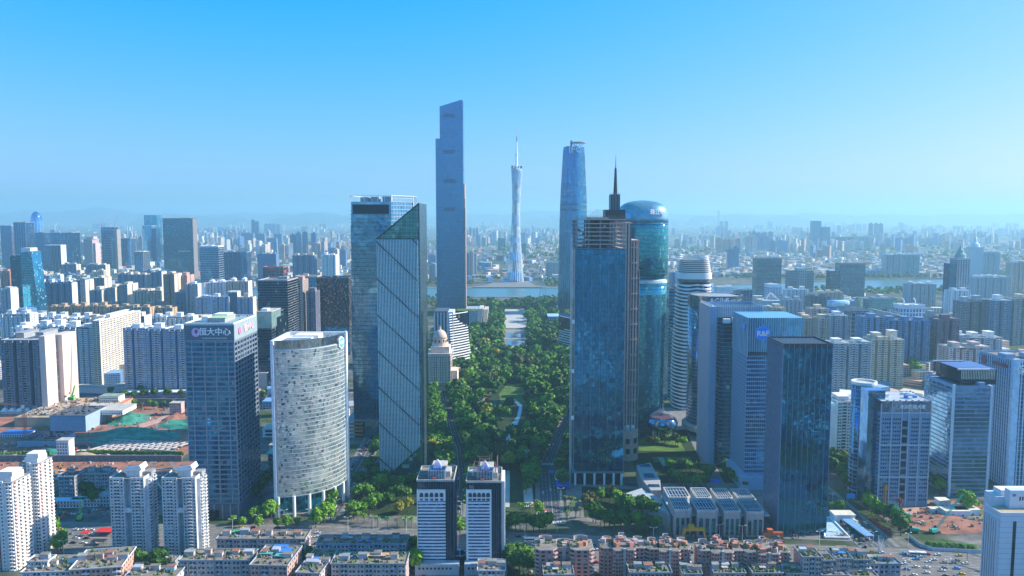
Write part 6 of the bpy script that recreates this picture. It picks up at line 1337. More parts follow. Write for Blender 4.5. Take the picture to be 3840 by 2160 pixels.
# ---- scattered individual towers of the hazy distance
rr = random.Random(77)
FAC = [facade('far_cream', (.60,.52,.42), (.10,.12,.15)), facade('far_white', (.66,.66,.66), (.12,.15,.20)), facade('far_blue', (.16,.32,.55), (.08,.14,.22), duty=(.7,.6)), facade('far_grey', (.36,.38,.42), (.08,.10,.14)), facade('far_pink', (.58,.40,.33), (.12,.12,.14)), facade('far_glass', (.08,.26,.48), (.06,.14,.24), duty=(.8,.8), gmetal=.6)]
FN = ['cream', 'white', 'bluish', 'grey', 'rose', 'glass']
def landmark(px):
 for lim, nm in ((140,'at the far left edge'),(360,'left of the unfinished crane tower'),(600,'between crane tower and broad blue slab'),(760,'behind the broad blue slab'),(1000,'above the striped wings at left'),(1200,'above the black glass slab'),(1320,'left of the tall reflective tower'),(1650,'beside the tallest tower'),(1860,'between tallest and lattice tower'),(2020,'behind the lattice tower'),(2110,'left of the tapering round tower'),(2560,'right of the domed tower'),(2760,'behind the white banded tower'),(3000,'above the hexagon sign tower'),(3250,'around the tallest far right tower'),(3500,'above the right river bend'),(3700,'above the pointed crown tower'),(4000,'at the far right edge')):
  if px < lim: return nm
def dist_word(yb): return 'on the skyline' if yb < 850 else ('in the far haze' if yb < 900 else ('in the hazy distance' if yb < 960 else 'in the nearer distance'))
def allowed(px, yb):
 if 1315 < px < 1640 or 2140 < px < 2510: return False
 if yb > 930 and (1640 < px < 2110): return False
 if yb > 985 and px > 2700 : return yb < 1040 and px > 2700 and not (3060 < px)
 if px < 950 and yb > 1000: return False
 return True
N_far = 0; tries = 0
while N_far < 235 and tries < 4000:
 tries += 1
 px = rr.uniform(-60, 3900); yb = rr.choice((rr.uniform(838,880), rr.uniform(870,940), rr.uniform(930,1040)))
 if not allowed(px, yb): continue
 Y = DY(yb); n_c = rr.choice((1,2,3,4)); k_ = rr.randrange(6); hgt = rr.uniform(55,115) if k_ != 5 else rr.uniform(90,150)
 if rr.random() < .12: hgt *= 1.5
 X0 = XA(px, yb, Y); wd = rr.uniform(22,34)*(1.6 if yb < 880 else 1)
 for c_ in range(n_c):
  if N_far >= 235: break
  x_ = X0 + c_*(wd+rr.uniform(6,14)); pxx = 1920 + x_/Y*F
  if not allowed(pxx, yb) or not allowed(pxx+wd/Y*F, yb): continue
  hh_ = hgt*rr.uniform(.93,1.05)
  place_ = landmark(pxx); gl = f"{FN[k_]} towers {place_} {dist_word(yb)}"
  t = thing('distant_tower', gl.replace('towers', 'tower'), 'distant tower', (x_, Y + rr.uniform(-20,20), 0), rr.uniform(-.25,.25), gl)
  b = MB(); dp_ = rr.uniform(16,30); b.box(0,0,0,wd,dp_,hh_);
  if k_ != 5: b.box(wd*.2,-1.5,0,wd*.4,dp_+1.5,hh_+2); b.box(wd*.62,-1.5,0,wd*.82,dp_+1.5,hh_+1)
  b.build('wall', FAC[k_], t)
  b = MB(); b.box(wd*.3,dp_*.3,hh_,wd*.65,dp_*.7,hh_+rr.uniform(4,10)); b.build('roof_room', FAC[k_], t); N_far += 1
# the far supertall
x, Y, w, h = place(2694, 2699, 860, 790); t = thing('office_tower', 'single needle thin tower standing alone on the right skyline', 'distant tower', (x,Y,0)); b = MB(); b.box(0,0,0,w,60,h); b.build('wall', FAC[1], t); b = MB(); b.box(w*.3,20,h,w*.6,40,h+14); b.build('roof_room', FAC[1], t)
# low city stuff: tens of thousands of roofs nobody could count
def lowcity(name, n, region, seed, hs, mats, sz=(9,26)):
 r = random.Random(seed); buckets = {m.name: ([], m) for m in mats}; A_ = 0
 while A_ < n:
  px, yb = region(r)
  x_, y_ = G(px, yb); s1, s2, hh_ = r.uniform(*sz), r.uniform(*sz), r.uniform(*hs)
  if (2330 < y_ < 2960 and -500 < x_ < 420) or (2330 < y_ < 2680 and -1500 < x_ < 700) or (x_ > 700 and 2400 < y_ < 3120): continue
  a = r.choice((0, .3, -.4, .8)); A_ += 1
  buckets[r.choice(mats).name][0].append((x_, y_, hh_/2, s1, s2, hh_, a))
 for nm, (L, m) in buckets.items():
  Aa = np.array(L); V = CUBE_V[None]*Aa[:, None, 3:6]; cz, sz_ = np.cos(Aa[:, 6])[:, None], np.sin(Aa[:, 6])[:, None]
  V = np.stack([V[...,0]*cz - V[...,1]*sz_, V[...,0]*sz_ + V[...,1]*cz, V[...,2]], -1) + Aa[:, None, 0:3]
  Fq = (CUBE_F[None] + (np.arange(len(Aa))*8)[:, None, None]).reshape(-1, 4); o = bpy.data.objects.new(name, np_mesh(name, V.reshape(-1,3), Fq, m)); link(o)
  tag(o, None, None, None, 'stuff')
LC = [plain('low_roof_white', (.62,.60,.57), var=.2, stain=False), plain('low_roof_grey', (.34,.35,.37), var=.2, stain=False), plain('low_roof_tan', (.50,.38,.28), var=.2, stain=False), plain('low_roof_blue', (.14,.30,.55), var=.2, stain=False), plain('low_roof_red', (.42,.18,.12), var=.2, stain=False)]
lowcity('low_rise_city', 5200, lambda r: (r.uniform(-200,4050), 830+250*r.random()**1.7), 11, (5,20), LC[:1]*3+LC[1:2]*3+LC[2:], (10,34))
lowcity('village_roofs', 1500, lambda r: (r.uniform(1980,2110) if r.random()<.4 else r.uniform(720,1310), r.uniform(880,960)), 12, (7,15), LC[:1]*2+LC[1:3]+LC[4:], (8,16))
lowcity('low_rise_city', 1100, lambda r: (r.uniform(2520,3900), r.uniform(950,1040)), 13, (8,26), LC[:3], (12,30))
def near_low(r):
 while True:
  px, py = r.uniform(-100,3950), r.uniform(1060,1560)
  if px < 1300 or px > 2700:
   if 3000 < px < 3650 and py < 1110: continue
   if px < 760 and py > 1440: continue
   return px, py
lowcity('low_rise_blocks', 650, near_low, 14, (8,22), [FAC[0],FAC[1],FAC[3],FAC[4],FAC[2],FAC[1]], (14,30))
def cluster_reg(r, st={'n': 0}):
 if st['n'] <= 0:
  while True:
   px, py = r.uniform(-100,3950), r.choice((r.uniform(836,870), r.uniform(860,930), r.uniform(900,985)))
   if allowed(px, py) and not (px < 620 and py > 930): break
  st['p'] = (px, py); st['n'] = r.randint(3,9)
 st['n'] -= 1; px, py = st['p']; d_ = DY(py); st['p'] = (px + r.uniform(34,60)/d_*F, py + r.uniform(-2,2)); return px, py
lowcity('distant_towers', 850, cluster_reg, 21, (45,105), [FAC[0],FAC[1],FAC[2],FAC[2],FAC[3],FAC[4]], (17,34))
# expressway bridge with red cable tower
def pl(px, py): return G(px, py)
brg = thing('cable_stayed_bridge', 'long viaduct with a red cable stayed tower crossing the plain', 'bridge', (0,0,0)); P = [pl(1500+640*.03,893), pl(1745,893), pl(1790,880), pl(1840,862), pl(1900,856)]
q = MB()
for a, c_ in zip(P, P[1:]):
 d = (Vector(c_)-Vector(a)).normalized(); nn_ = Vector((-d.y,d.x))*13
 q.add([(a[0]+nn_.x,a[1]+nn_.y,16),(c_[0]+nn_.x,c_[1]+nn_.y,16),(c_[0]-nn_.x,c_[1]-nn_.y,16),(a[0]-nn_.x,a[1]-nn_.y,16),(a[0]+nn_.x,a[1]+nn_.y,19),(c_[0]+nn_.x,c_[1]+nn_.y,19),(c_[0]-nn_.x,c_[1]-nn_.y,19),(a[0]-nn_.x,a[1]-nn_.y,19)], [(0,3,2,1),(4,5,6,7),(0,1,5,4),(1,2,6,5),(2,3,7,6),(3,0,4,7)])
q.build('deck', plain('pale_deck', (.62,.60,.55), stain=False), brg); X_, Y_ = pl(1848,861); q = MB(); hb = ZA(836,Y_)
for s_ in (-1,1): q.tube((X_+s_*55,Y_,0),(X_+s_*14,Y_,hb),5,6)
for k in range(8): q.tube((X_+14,Y_,hb-k*8),(X_+50+k*22,Y_+k*6,20),1.2,3); q.tube((X_-14,Y_,hb-k*8),(X_-50-k*22,Y_-k*6,20),1.2,3)
q.build('cable_tower', plain('bridge_red', (.60,.12,.14), stain=False), brg)
for (a, b_) in (((1020,835),(1420,828)),((1060,880),(1430,875)),((2620,870),(3050,862))):
 pass
# the old quarter under the drone itself, seen in the glass fronts
def under(r):
 return 0, 0
r = random.Random(66); Lb = {}
for gx in range(-14, 15):
 for gy in range(-12, 11):
  if r.random() < .12: continue
  x_, y_ = gx*46+r.uniform(-6,6), gy*44+r.uniform(-5,5)+8; hh_ = r.choice((18,20,22,24,27)) if r.random() < .86 else r.uniform(45,95)
  if y_ > 440 or hh_ > 222-.47*y_: continue
  if abs(x_) < 60 and abs(y_) < 60: hh_ = 18
  m_ = r.choice((FAC[0],FAC[1],FAC[4],FAC[4],FAC[3])); Lb.setdefault(m_.name, ([], m_))[0].append((x_, y_, hh_/2, r.uniform(26,38), r.uniform(13,17), hh_, r.choice((0,0,0,.2,1.57))))
for nm, (L, m_) in Lb.items():
 Aa = np.array(L); V = CUBE_V[None]*Aa[:, None, 3:6]; cz, sz_ = np.cos(Aa[:, 6])[:, None], np.sin(Aa[:, 6])[:, None]
 V = np.stack([V[...,0]*cz - V[...,1]*sz_, V[...,0]*sz_ + V[...,1]*cz, V[...,2]], -1) + Aa[:, None, 0:3]
 o = bpy.data.objects.new('old_quarter', np_mesh('old_quarter', V.reshape(-1,3), (CUBE_F[None] + (np.arange(len(Aa))*8)[:, None, None]).reshape(-1, 4), m_)); link(o); o['kind'] = 'stuff'
# ================================================================== near blocks along the avenue
def AT(px, row, z): return G(px, row, z)       # ground plan point under something seen at a pixel and height z
def walkup(label, px0, px1, row, z, depth, wall=PINK, rot=0.0, trim=None, roofm=ROOF, nb=None, seed=0, name='apartment_block', win=None, sheets=(), green=3, huts=4, limit=220, faces='FR', balc=True, ends=None):
 x0, y0 = AT(px0, row, z); x1, _ = AT(px1, row, z); w = (x1-x0)/max(.5, math.cos(rot)); trim = trim or LGREY; r = random.Random(seed+int(px0))
 t = thing(name, label, 'apartment building', (x0, y0, 0), rot); nf = max(3, int(z/2.9)); fz = z/nf; nb = nb or max(3, int(w/5.2)); bw = w/nb
 b = MB(); b.box(0,.8,0,w,depth,z)
 for i in range(nb):
  if i % 3 != 1: b.box(i*bw+.02,0,0,(i+1)*bw-.02,1.0,z-.02)
 b.build('wall', wall, t); ws, bs, ac = [], [], []
 for k in range(nf):
  zc_ = (k+.55)*fz
  for i in range(nb):
   y_ = -.04 if i % 3 != 1 else .76
   ws.append(((i+.30)*bw, y_, zc_, bw*.27, .14, fz*.45)); ws.append(((i+.72)*bw, y_, zc_, bw*.27, .14, fz*.45))
   if i % 3 == 1 and balc: bs.append(((i+.5)*bw, .2, k*fz+.6, bw*.8, 1.3, .9))
   elif r.random() < .45: bs.append(((i+.3)*bw, -.45, zc_-.75, bw*.34, .8, .7 if r.random() < .5 else 1.5))
   if r.random() < .5: ac.append(((i+.5)*bw, -.3, zc_-.5, .8, .5, .6))
  for f in faces:
   if f == 'F': continue
   for j in range(max(2, int(depth/4.2))):
    v = depth*(j+.5)/max(2, int(depth/4.2)); ws.append((w+.04 if f == 'R' else -.04, v, zc_, .14, 1.2, fz*.42))
 pieces(t, 'window', win or WIN, ws, limit); pieces(t, 'balcony', trim, bs, 120); pieces(t, 'air_conditioner', WHITE, ac, 0)
 b = MB(); b.box(-.6,-.6,z,w+.6,depth+.4,z+.35); b.build('roof', roofm, t)
 b = MB(); b.box(-.6,-.6,z+.35,w+.6,-.3,z+1.1); b.box(-.6,depth+.1,z+.35,w+.6,depth+.4,z+1.1); b.box(-.6,-.25,z+.35,-.3,depth+.05,z+1.1); b.box(w+.3,-.25,z+.35,w+.6,depth+.05,z+1.1); b.build('parapet', trim, t)
 for k in range(huts):
  a = w*(k+.3+.4*r.random())/huts; hw, hd, hh_ = r.uniform(1.8,3.2), r.uniform(2,3.5), r.uniform(2.2,3.4); c_ = r.uniform(.3,.6)*depth
  b = MB(); b.box(a-hw,c_,z+.35,a+hw,c_+hd,z+.35+hh_); b.build('roof_hut', r.choice((wall, trim, wall, ROOFW, LGREY)), t); b = MB(); b.add([(a-hw-.3,c_-.3,z+.4+hh_),(a+hw+.3,c_-.3,z+.4+hh_),(a+hw+.3,c_+hd+.3,z+.9+hh_),(a-hw-.3,c_+hd+.3,z+.9+hh_),(a-hw-.3,c_-.3,z+.55+hh_),(a+hw+.3,c_-.3,z+.55+hh_),(a+hw+.3,c_+hd+.3,z+1.05+hh_),(a-hw-.3,c_+hd+.3,z+1.05+hh_)], [(0,3,2,1),(4,5,6,7),(0,1,5,4),(1,2,6,5),(2,3,7,6),(3,0,4,7)]); b.build('hut_roof', r.choice((ROOF, ROOF, ROOFG, RUST, trim)), t)
 for (u, v, sw_, sd_, m) in sheets:
  b = MB(); b.box(w*u,depth*v,z+1.9,w*u+sw_,depth*v+sd_,z+2.05); b.build('sheet_roof', m, t); pieces(t, 'post', STEELG, [(w*u+.2,depth*v+.2,z+1.1,.15,.15,1.6),(w*u+sw_-.2,depth*v+sd_-.2,z+1.1,.15,.15,1.6)])
 if green:
  b = MB()
  for k in range(green*6):
   a, c_ = r.uniform(.5,w-1.5), r.uniform(.5,depth-1.5); s_ = r.uniform(.4,1.1)
   b.loft([ring_pts(a,c_,s_,s_,z+.35,5),ring_pts(a+r.uniform(-.2,.2),c_,s_*1.2,s_*1.1,z+.7+s_*.5,5),ring_pts(a,c_,s_*.4,s_*.4,z+.8+s_*1.3,5)])
  b.build('roof_plants', LEAF_ROOF, t, kind='stuff')
 b = MB()
 for k in range(int(w*depth/16)): a, c_ = r.uniform(.5,w-2), r.uniform(.5,depth-2); b.rbox(a,c_,z+.35,z+.5+r.uniform(.2,1.3),r.uniform(.5,2.4),r.uniform(.5,1.8),r.uniform(0,3))
 b.build('roof_clutter', CLUT, t, kind='stuff'); return t, w
RUST = plain('rusty_roof', (.30,.15,.11), var=.3, stain=False)
LEAF_ROOF = foliage('roof_garden_leaves', (.05,.10,.02), (.12,.20,.04), 1.2)
def clut():
 m, t, b = _mat('roof_clutter'); g = t.nodes.new('ShaderNodeNewGeometry'); r = t.nodes.new('ShaderNodeValToRGB'); t.links.new(g.outputs['Random Per Island'], r.inputs[0]); e = r.color_ramp.elements; r.color_ramp.interpolation = 'CONSTANT'
 for i, (p, c_) in enumerate(((0,(.18,.15,.13)),(.34,(.30,.27,.24)),(.6,(.50,.48,.46)),(.7,(.10,.10,.11)),(.82,(.36,.19,.14)),(.94,(.12,.28,.50)))):
  if i > 1: e.new(p)
  e[i].position = p; e[i].color = (*c_, 1)
 t.links.new(r.outputs[0], b.inputs['Base Color']); b.inputs['Roughness'].default_value = .8; return m
CLUT = clut()
# --- twin white towers with arches and blue pyramids
def twin(label, pl_, pr_, white_to, rowroof, right_white, scaff=False):
 Yf = 520.0; x0, x1 = XA(pl_,rowroof,Yf), XA(pr_,rowroof,Yf); w = x1-x0; h = ZA(rowroof, Yf); D = 30.0; ww = XA(white_to,rowroof,Yf)-x0
 t = thing('office_tower', label, 'office tower', (x0, Yf, 0)); zt_ = ZA(1836,Yf); nfl = 20; z0 = ZA(2121,Yf); fz = (zt_-8-z0)/nfl
 b = MB(); b.box(0,.6,0,w,D,h-1); b.build('body', GL_BLACK, t)
 b = MB(); b.box(-.5,0,z0,ww,.9,z0+.5); b.box(-.5,0,zt_-8,ww,.9,zt_); b.box(-.5,-.01,z0,.0,5,zt_);
 if right_white: b.box(ww-1.3,0,z0+.5,ww,.9,zt_-8); b.box(-.5,0,z0+.5,.9,.9,zt_-8); b.box(w-.1,6,0,w+2.6,D+.2,h-2)
 b.build('wall', WHITE, t)
 sp = [];
 for k in range(nfl): sp.append((ww/2, .2, z0+.5+k*fz+fz*.22, ww, 1.0 if not right_white else .7, fz*.44))
 pieces(t, 'spandrel', WHITE, sp, 60)
 ws = [(.8+(ww-1.6)*(i+.5)/12, .55, z0+.5+k*fz+fz*.72, (ww-1.6)/12*.82, .3, fz*.5) for k in range(nfl) for i in range(12)]
 pieces(t, 'window', WINB, ws, 240)
 for i in range(5):
  u = ww*(.14+.18*i); q = MB(); q.box(u-1.25,-.15,zt_-5.2,u+1.25,.0,zt_-3.6); pts_ = [(u+1.25*math.cos(R(a)), zt_-3.6+1.5*math.sin(R(a))) for a in range(0,181,20)]
  q.add([(a,-.15,c_) for a,c_ in pts_], [tuple(range(len(pts_)))[::-1]]); q.build('arched_window', STEELD, t);
 pieces(t, 'small_window', WINB, [(ww*(.14+.18*i), -.05, zt_-6.9, 2.3, .2, 1.5) for i in range(5)])
 pieces(t, 'curtain_mullion', plain('slate_mullion', (.10,.17,.26), stain=False), [(i*1.15+.5, .35, (zt_+h-1)/2, .16, .5, h-1-zt_) for i in range(int(w/1.15))] + [(ww+1+i*1.15, .35, zt_/2, .16, .5, zt_) for i in range(int((w-ww-1)/1.15))] + [(w+.15, 2+i*1.6, h/2, .5, .18, h-2) for i in range(int(D/1.6) if not right_white else 3)], 200)
 pieces(t, 'side_window', WINB if not right_white else WIND, [(w+(.3 if not right_white else 2.7), 20+i*4, z0+1+k*fz*1.05, .2, 2.2, 1.0) for i in range(3) for k in range(nfl)], 80)
 b = MB(); b.box(-.6,-.2,h-1,w+.6,.3,h+.3); b.box(-.6,D-.4,h-1,w+.6,D+.2,h+.3); b.box(-.6,.35,h-1,-.1,D-.5,h+.3); b.box(w+.1,.35,h-1,w+.6,D-.5,h+.3); b.build('parapet', ROOFW, t)
 b = MB(); b.box(0,.4,h-.98,w,D-.5,h-.8); b.build('roof', ROOF, t)
 pb = MB(); pb.box(w*.30,5,h-.8,w*.75,20,h+4.8); pb.build('penthouse', GL_BLUE, t); pieces(t, 'penthouse_fin', STEELW, [(w*(.30+.45*i/10), 4.8, h+2.1, .22, .5, 5.8) for i in range(11)] + [(w*.755, 6+i*2, h+2.1, .5, .22, 5.8) for i in range(7)])
 b = MB(); b.box(w*.36,12,h+4.8,w*.78,24,h+6.0); b.box(w*.76,9,h-.8,w*.9,20,h+3); b.build('roof_room', ROOFW, t)
 cxp, cyp, rp = w*.52, 12.5, w*.125;
 for k in range(4):
  a0, a1 = R(45+90*k), R(135+90*k); q = MB(); A_, B_ = Vector((cxp+rp*1.41*math.cos(a0), cyp+rp*1.41*math.sin(a0), h+4.9)), Vector((cxp+rp*1.41*math.cos(a1), cyp+rp*1.41*math.sin(a1), h+4.9)); T_ = Vector((cxp,cyp,h+11.0))
  q.add([A_,B_,T_],[(0,1,2)]); q.build('pyramid_face', BLUEP if k in (0,2,3) else LGREY, t)
  q = MB()
  for j in range(5): P_ = A_.lerp(B_, (j+.5)/5); q.tube(P_, P_.lerp(T_, .9), .22, 4)
  q.build('pyramid_rib', STEELW, t)
 q = MB(); q.box(w*.42,1.2,h-.8,w*.5,2.8,h+.9); q.build('red_tank', REDP, t)
 b = MB(); b.box(1,3,h-.8,w*.2,9,h+.6); b.box(w*.82,20,h-.8,w*.95,32,h+.5); b.build('roof_unit', STEELD, t)
 if scaff:
  q = MB(); r = random.Random(4)
  for i in range(26): a, c_ = r.uniform(w*.15,w*.95), r.uniform(4,30); q.tube((a,c_,h-.8),(a,c_,h+r.uniform(5,12)),.12,3)
  for i in range(16): a, c_, z_ = r.uniform(w*.15,w*.6), r.uniform(4,30), h+r.uniform(2,10); q.tube((a,c_,z_),(a+7,c_,z_),.1,3); q.tube((a,c_-4,z_),(a,c_+4,z_),.1,3)
  q.build('steel_frame', plain('rusty_frame', (.35,.24,.22), stain=False), t)
  q = MB(); q.loft([ring_pts(w*.16,12,2.6,2.6,h+3.2,16),ring_pts(w*.16,12,1.2,1.2,h+2.4,16)]); q.tube((w*.16,12,h-.8),(w*.16,12,h+2.5),.3,5); q.build('satellite_dish', WHITE, t)
  mast(t, w*.84, 10, h, 11, .35, 'striped_mast', REDP)
 b = MB(); b.box(-1.5,-6,0,w+4,0,8.0); b.build('podium', LGREY, t); pieces(t, 'podium_window', WIND, [(1.5+i*2.6, -6.1, 5, 1.3, .3, 1.3) for i in range(int(w/2.6))]); return t
twin('white striped tower with five arches and a blue pyramid, left one of the front pair', 1565, 1699, 1670, 1800, False)
twin('white striped tower with scaffold and dish round its blue pyramid, right of the front pair', 1750, 1878, 1843, 1805, True, True)
t = thing('glass_rotunda', 'small round glass rooftop rotunda in the alley between the front pair', 'pavilion', (*G(1723,2110), 0)); b = MB(); b.loft([ring_pts(0,0,4.5,4.5,0,16),ring_pts(0,0,4.5,4.5,7,16),ring_pts(0,0,2,2,9.5,16)]); b.build('drum', GL_GREY, t); b = MB(); b.loft([ring_pts(0,0,4.9,4.9,6.4,16),ring_pts(0,0,4.9,4.9,7.1,16)]); b.build('rim', STEELW, t)
# --- two white residential towers with a slot
def slot_tower(label, px0, pxs0, pxs1, px1, row):
 Yf = DY(2082); x0 = XA(px0,row,Yf); w = XA(px1,row,Yf)-x0; s0, s1 = XA(pxs0,row,Yf)-x0, XA(pxs1,row,Yf)-x0; h = ZA(row,Yf); D = 17
 t = thing('apartment_tower', label, 'apartment building', (x0, Yf, 0)); wm = plain('weathered_white_tile', (.64,.66,.68), var=.22); nf = 23; fz = h/nf
 b = MB(); b.box(0,0,0,s0,D,h); b.box(s1,0,0,w,D,h); b.box(s0,5.5,0,s1,D-2,h); b.box(w,3,0,w+2.2,7.5,h-.5); b.box(w,10,0,w+2.2,15,h-.5); b.build('wall', wm, t)
 b = MB(); b.box(s0,0,h*.56,s1,5.4,h*.62); b.build('bridge', wm, t)
 ws, bs, ac = [], [], []
 for k in range(nf):
  zc_ = (k+.55)*fz
  for (a, c_) in ((0,s0),(s1,w)):
   L = c_-a
   for j, u in enumerate((.13,.40,.60,.87)): ws.append((a+L*u, -.05, zc_, 1.0 if j in (0,3) else 1.5, .15, fz*.52))
   bs.append((a+L*.5, -.55, k*fz+.55, L*.40, 1.1, .8)); ac.append((a+L*.26, -.3, zc_-.4, .7, .5, .5)); ac.append((a+L*.74, -.3, zc_-.4, .7, .5, .5))
  for v in (5.2, 12.5): ws.append((w+2.25, v, zc_, .15, 3.0, fz*.5)); bs.append((w+2.7, v, k*fz+.5, 1.0, 3.8, .75))
  ws.append((w+.05, 9, zc_, .15, 1.4, fz*.5))
 pieces(t, 'window', WIN, ws, 300); pieces(t, 'balcony', wm, bs, 300); pieces(t, 'air_conditioner', STEELG, ac, 120)
 b = MB(); b.box(.4,.4,h,w-.4,D-.4,h+.1); b.build('roof', ROOF, t)
 q = MB(); q.box(0,0,h,s0,.4,h+1.2); q.box(s1,0,h,w,.4,h+1.2); q.box(0,.45,h,.4,D,h+1.2); q.box(w-.4,.45,h,w,D,h+1.2); q.build('parapet', wm, t)
 for i in range(3): q = MB(); q.box(s1+1+i*3,-.3,h-1.8,s1+1.5+i*3,0,h+1.2); q.build('coping_bracket', wm, t)
 q = MB(); q.box(w*.40,5,h,w*.80,13,h+5.2); q.build('lift_house', wm, t); q = MB(); q.add([(w*.32,4,h+4.4),(w*.44,4,h+8.0),(w*.82,4,h+8.6),(w*.88,4,h+5.4),(w*.32,14,h+4.4),(w*.44,14,h+8.0),(w*.82,14,h+8.6),(w*.88,14,h+5.4)], [(0,3,2,1),(4,5,6,7),(0,1,5,4),(1,2,6,5),(2,3,7,6),(3,0,4,7)]); q.build('lift_house_roof', WHITE, t)
 q = MB(); q.box(w*.46,4.6,h+8.65,w*.80,13,h+8.8); q.build('roof_deck', plain('red_brown_deck', (.30,.15,.11), stain=False), t)
 q = MB(); q.box(w*.82,9,h+.1,w+1.5,16,h+2.6); q.box(2,8,h+.1,5,12,h+1.4); q.build('roof_unit', ROOFG, t); return t
slot_tower('white slot fronted residential tower with a flared roof house, left of the two', 409, 462, 488, 538, 1797)
slot_tower('white slot fronted residential tower with a flared roof house, right of the two', 605, 662, 683, 731, 1797)
# --- far left white and red tower
def wing(label, px0, px1, yb, yt, D, rot=0.0):
 x, Y, w, h = place(px0, px1, yb, yt); t = thing('apartment_tower', label, 'apartment building', (x, Y, 0), rot); nf = int(h/2.45); fz = h/nf; wm = plain('bright_white_render', (.80,.78,.75), var=.08)
 b = MB(); b.box(0,0,0,w,D,h); b.box(w*.42,-.6,0,w*.60,0,h+1.5); b.build('wall', wm, t)
 b = MB(); b.box(w*.30,-.35,0,w*.34,-.01,h); b.box(w*.02,-.35,0,w*.06,-.01,h); b.box(w+.01,D*.12,0,w+.3,D*.2,h); b.build('red_stripe', REDTRIM, t)
 ws, bs = [], []
 for k in range(nf):
  z_ = (k+.55)*fz
  for u in (.12,.24,.76,.90): ws.append((w*u, -.08, z_, w*.07, .15, fz*.5))
  bs.append((w*.18, -.6, k*fz+.5, w*.22, 1.2, .8)); bs.append((w*.83, -.6, k*fz+.5, w*.24, 1.2, .8))
  for j in range(max(2,int(D/5))): v = D*(j+.5)/max(2,int(D/5)); ws.append((w+.08, v, z_, .15, 2.2, fz*.5)); bs.append((w+.6, v, k*fz+.5, 1.2, 3.4, .8))
  ws.append((w*.51, -.68, z_, w*.06, .15, fz*.4))
 pieces(t, 'window', WIN, ws, 300); pieces(t, 'balcony', wm, bs, 300)
 b = MB(); b.box(-.4,-.4,h,w+.4,D+.4,h+.4); b.build('roof', ROOFG, t); b = MB(); b.box(w*.2,2,h+.4,w*.9,D*.8,h+4.5); b.box(w*.35,1,h+4.5,w*1.0,D*.6,h+7.5); b.build('roof_room', wm, t); return t, w, D, h
wing('white residential tower with red stripes and rounded balconies, taller wing near the left edge', 72, 142, 2078, 1742, 17)
wing('white residential tower with red window bands, lower wing cut by the left edge', -40, 44, 2140, 1812, 20)
# --- old walk-up blocks in the foreground
W_ = walkup
W_('long pink walk-up block beside the avenue, roof huts and green sheets, left of centre', 812, 1143, 2024, 19, 15, PALEPINK, trim=GREYW, sheets=((.12,.55,6,4,GREENROOF),(.2,.6,7,4,GREENROOF)), huts=6, seed=1)
W_('long pink walk-up block with a blue grey eave, left of the striped pair', 1186, 1523, 2043, 18, 15, PALEPINK, trim=plain('blue_grey_eave', (.28,.38,.50)), sheets=((.25,.45,8,3,TEALROOF),(.45,.1,3,2,BLUEROOF),(.55,.1,3,2,BLUEROOF)), huts=5, seed=2)
W_('pink walk-up block with a brown cluttered roof in front of the right white tower', 672, 934, 2104, 16, 17, PALEPINK, huts=5, seed=3)
W_('pink walk-up block crowded with blue and green sheet roofs, lower left of centre', 938, 1078, 2122, 19, 30, PINK, rot=-.04, sheets=((.35,.55,12,8,BLUEROOF),(.02,.45,9,4,TEALROOF),(.5,.35,9,5,TEALROOF),(.25,.8,10,5,BLUEROOF)), huts=3, seed=4)
W_('pink walk-up block with roof gardens at the bottom, left of the striped pair', 1242, 1521, 2117, 16, 17, PALEPINK, sheets=((.45,.5,14,6,plain('orange_tan_deck', (.55,.38,.22), stain=False)),(.1,.6,5,3,TEALROOF)), green=7, huts=4, seed=5)
W_('narrow cluttered walk-up block running away from the view at the bottom left of centre', 1110, 1200, 2150, 15, 36, PALEPINK, rot=-.10, sheets=((.3,.5,8,3,BLUEROOF),), huts=4, green=6, seed=6)
W_('sunlit salmon walk-up block turned to the right at the bottom left', 262, 440, 2140, 17, 30, plain('salmon_render', (.62,.38,.30)), rot=.16, trim=WHITE, green=7, huts=6, seed=7)
W_('white stepped walk-up block at the lower left corner', 80, 255, 2150, 15, 24, WHITE, rot=.06, trim=WHITE, green=5, huts=3, seed=8, sheets=((.05,.4,5,3,BLUEROOF),))
W_('white roof house with rounded windows on the lower left block', 102, 178, 2108, 19, 9, WHITE, trim=WHITE, green=0, huts=1, seed=9, roofm=ROOF)
W_('small row of white fronted roofs at the bottom edge, left', 470, 660, 2163, 12, 14, WHITE, green=3, huts=3, seed=10)
W_('low grey garage block at the foot of the two slot fronted towers', 480, 650, 2112, 8, 10, GREYW, green=0, huts=1, seed=11)
W_('pale flat roofed blocks at the foot of the right striped tower', 1792, 1893, 2142, 10, 16, ROOFW, trim=WHITE, green=0, huts=3, seed=12)
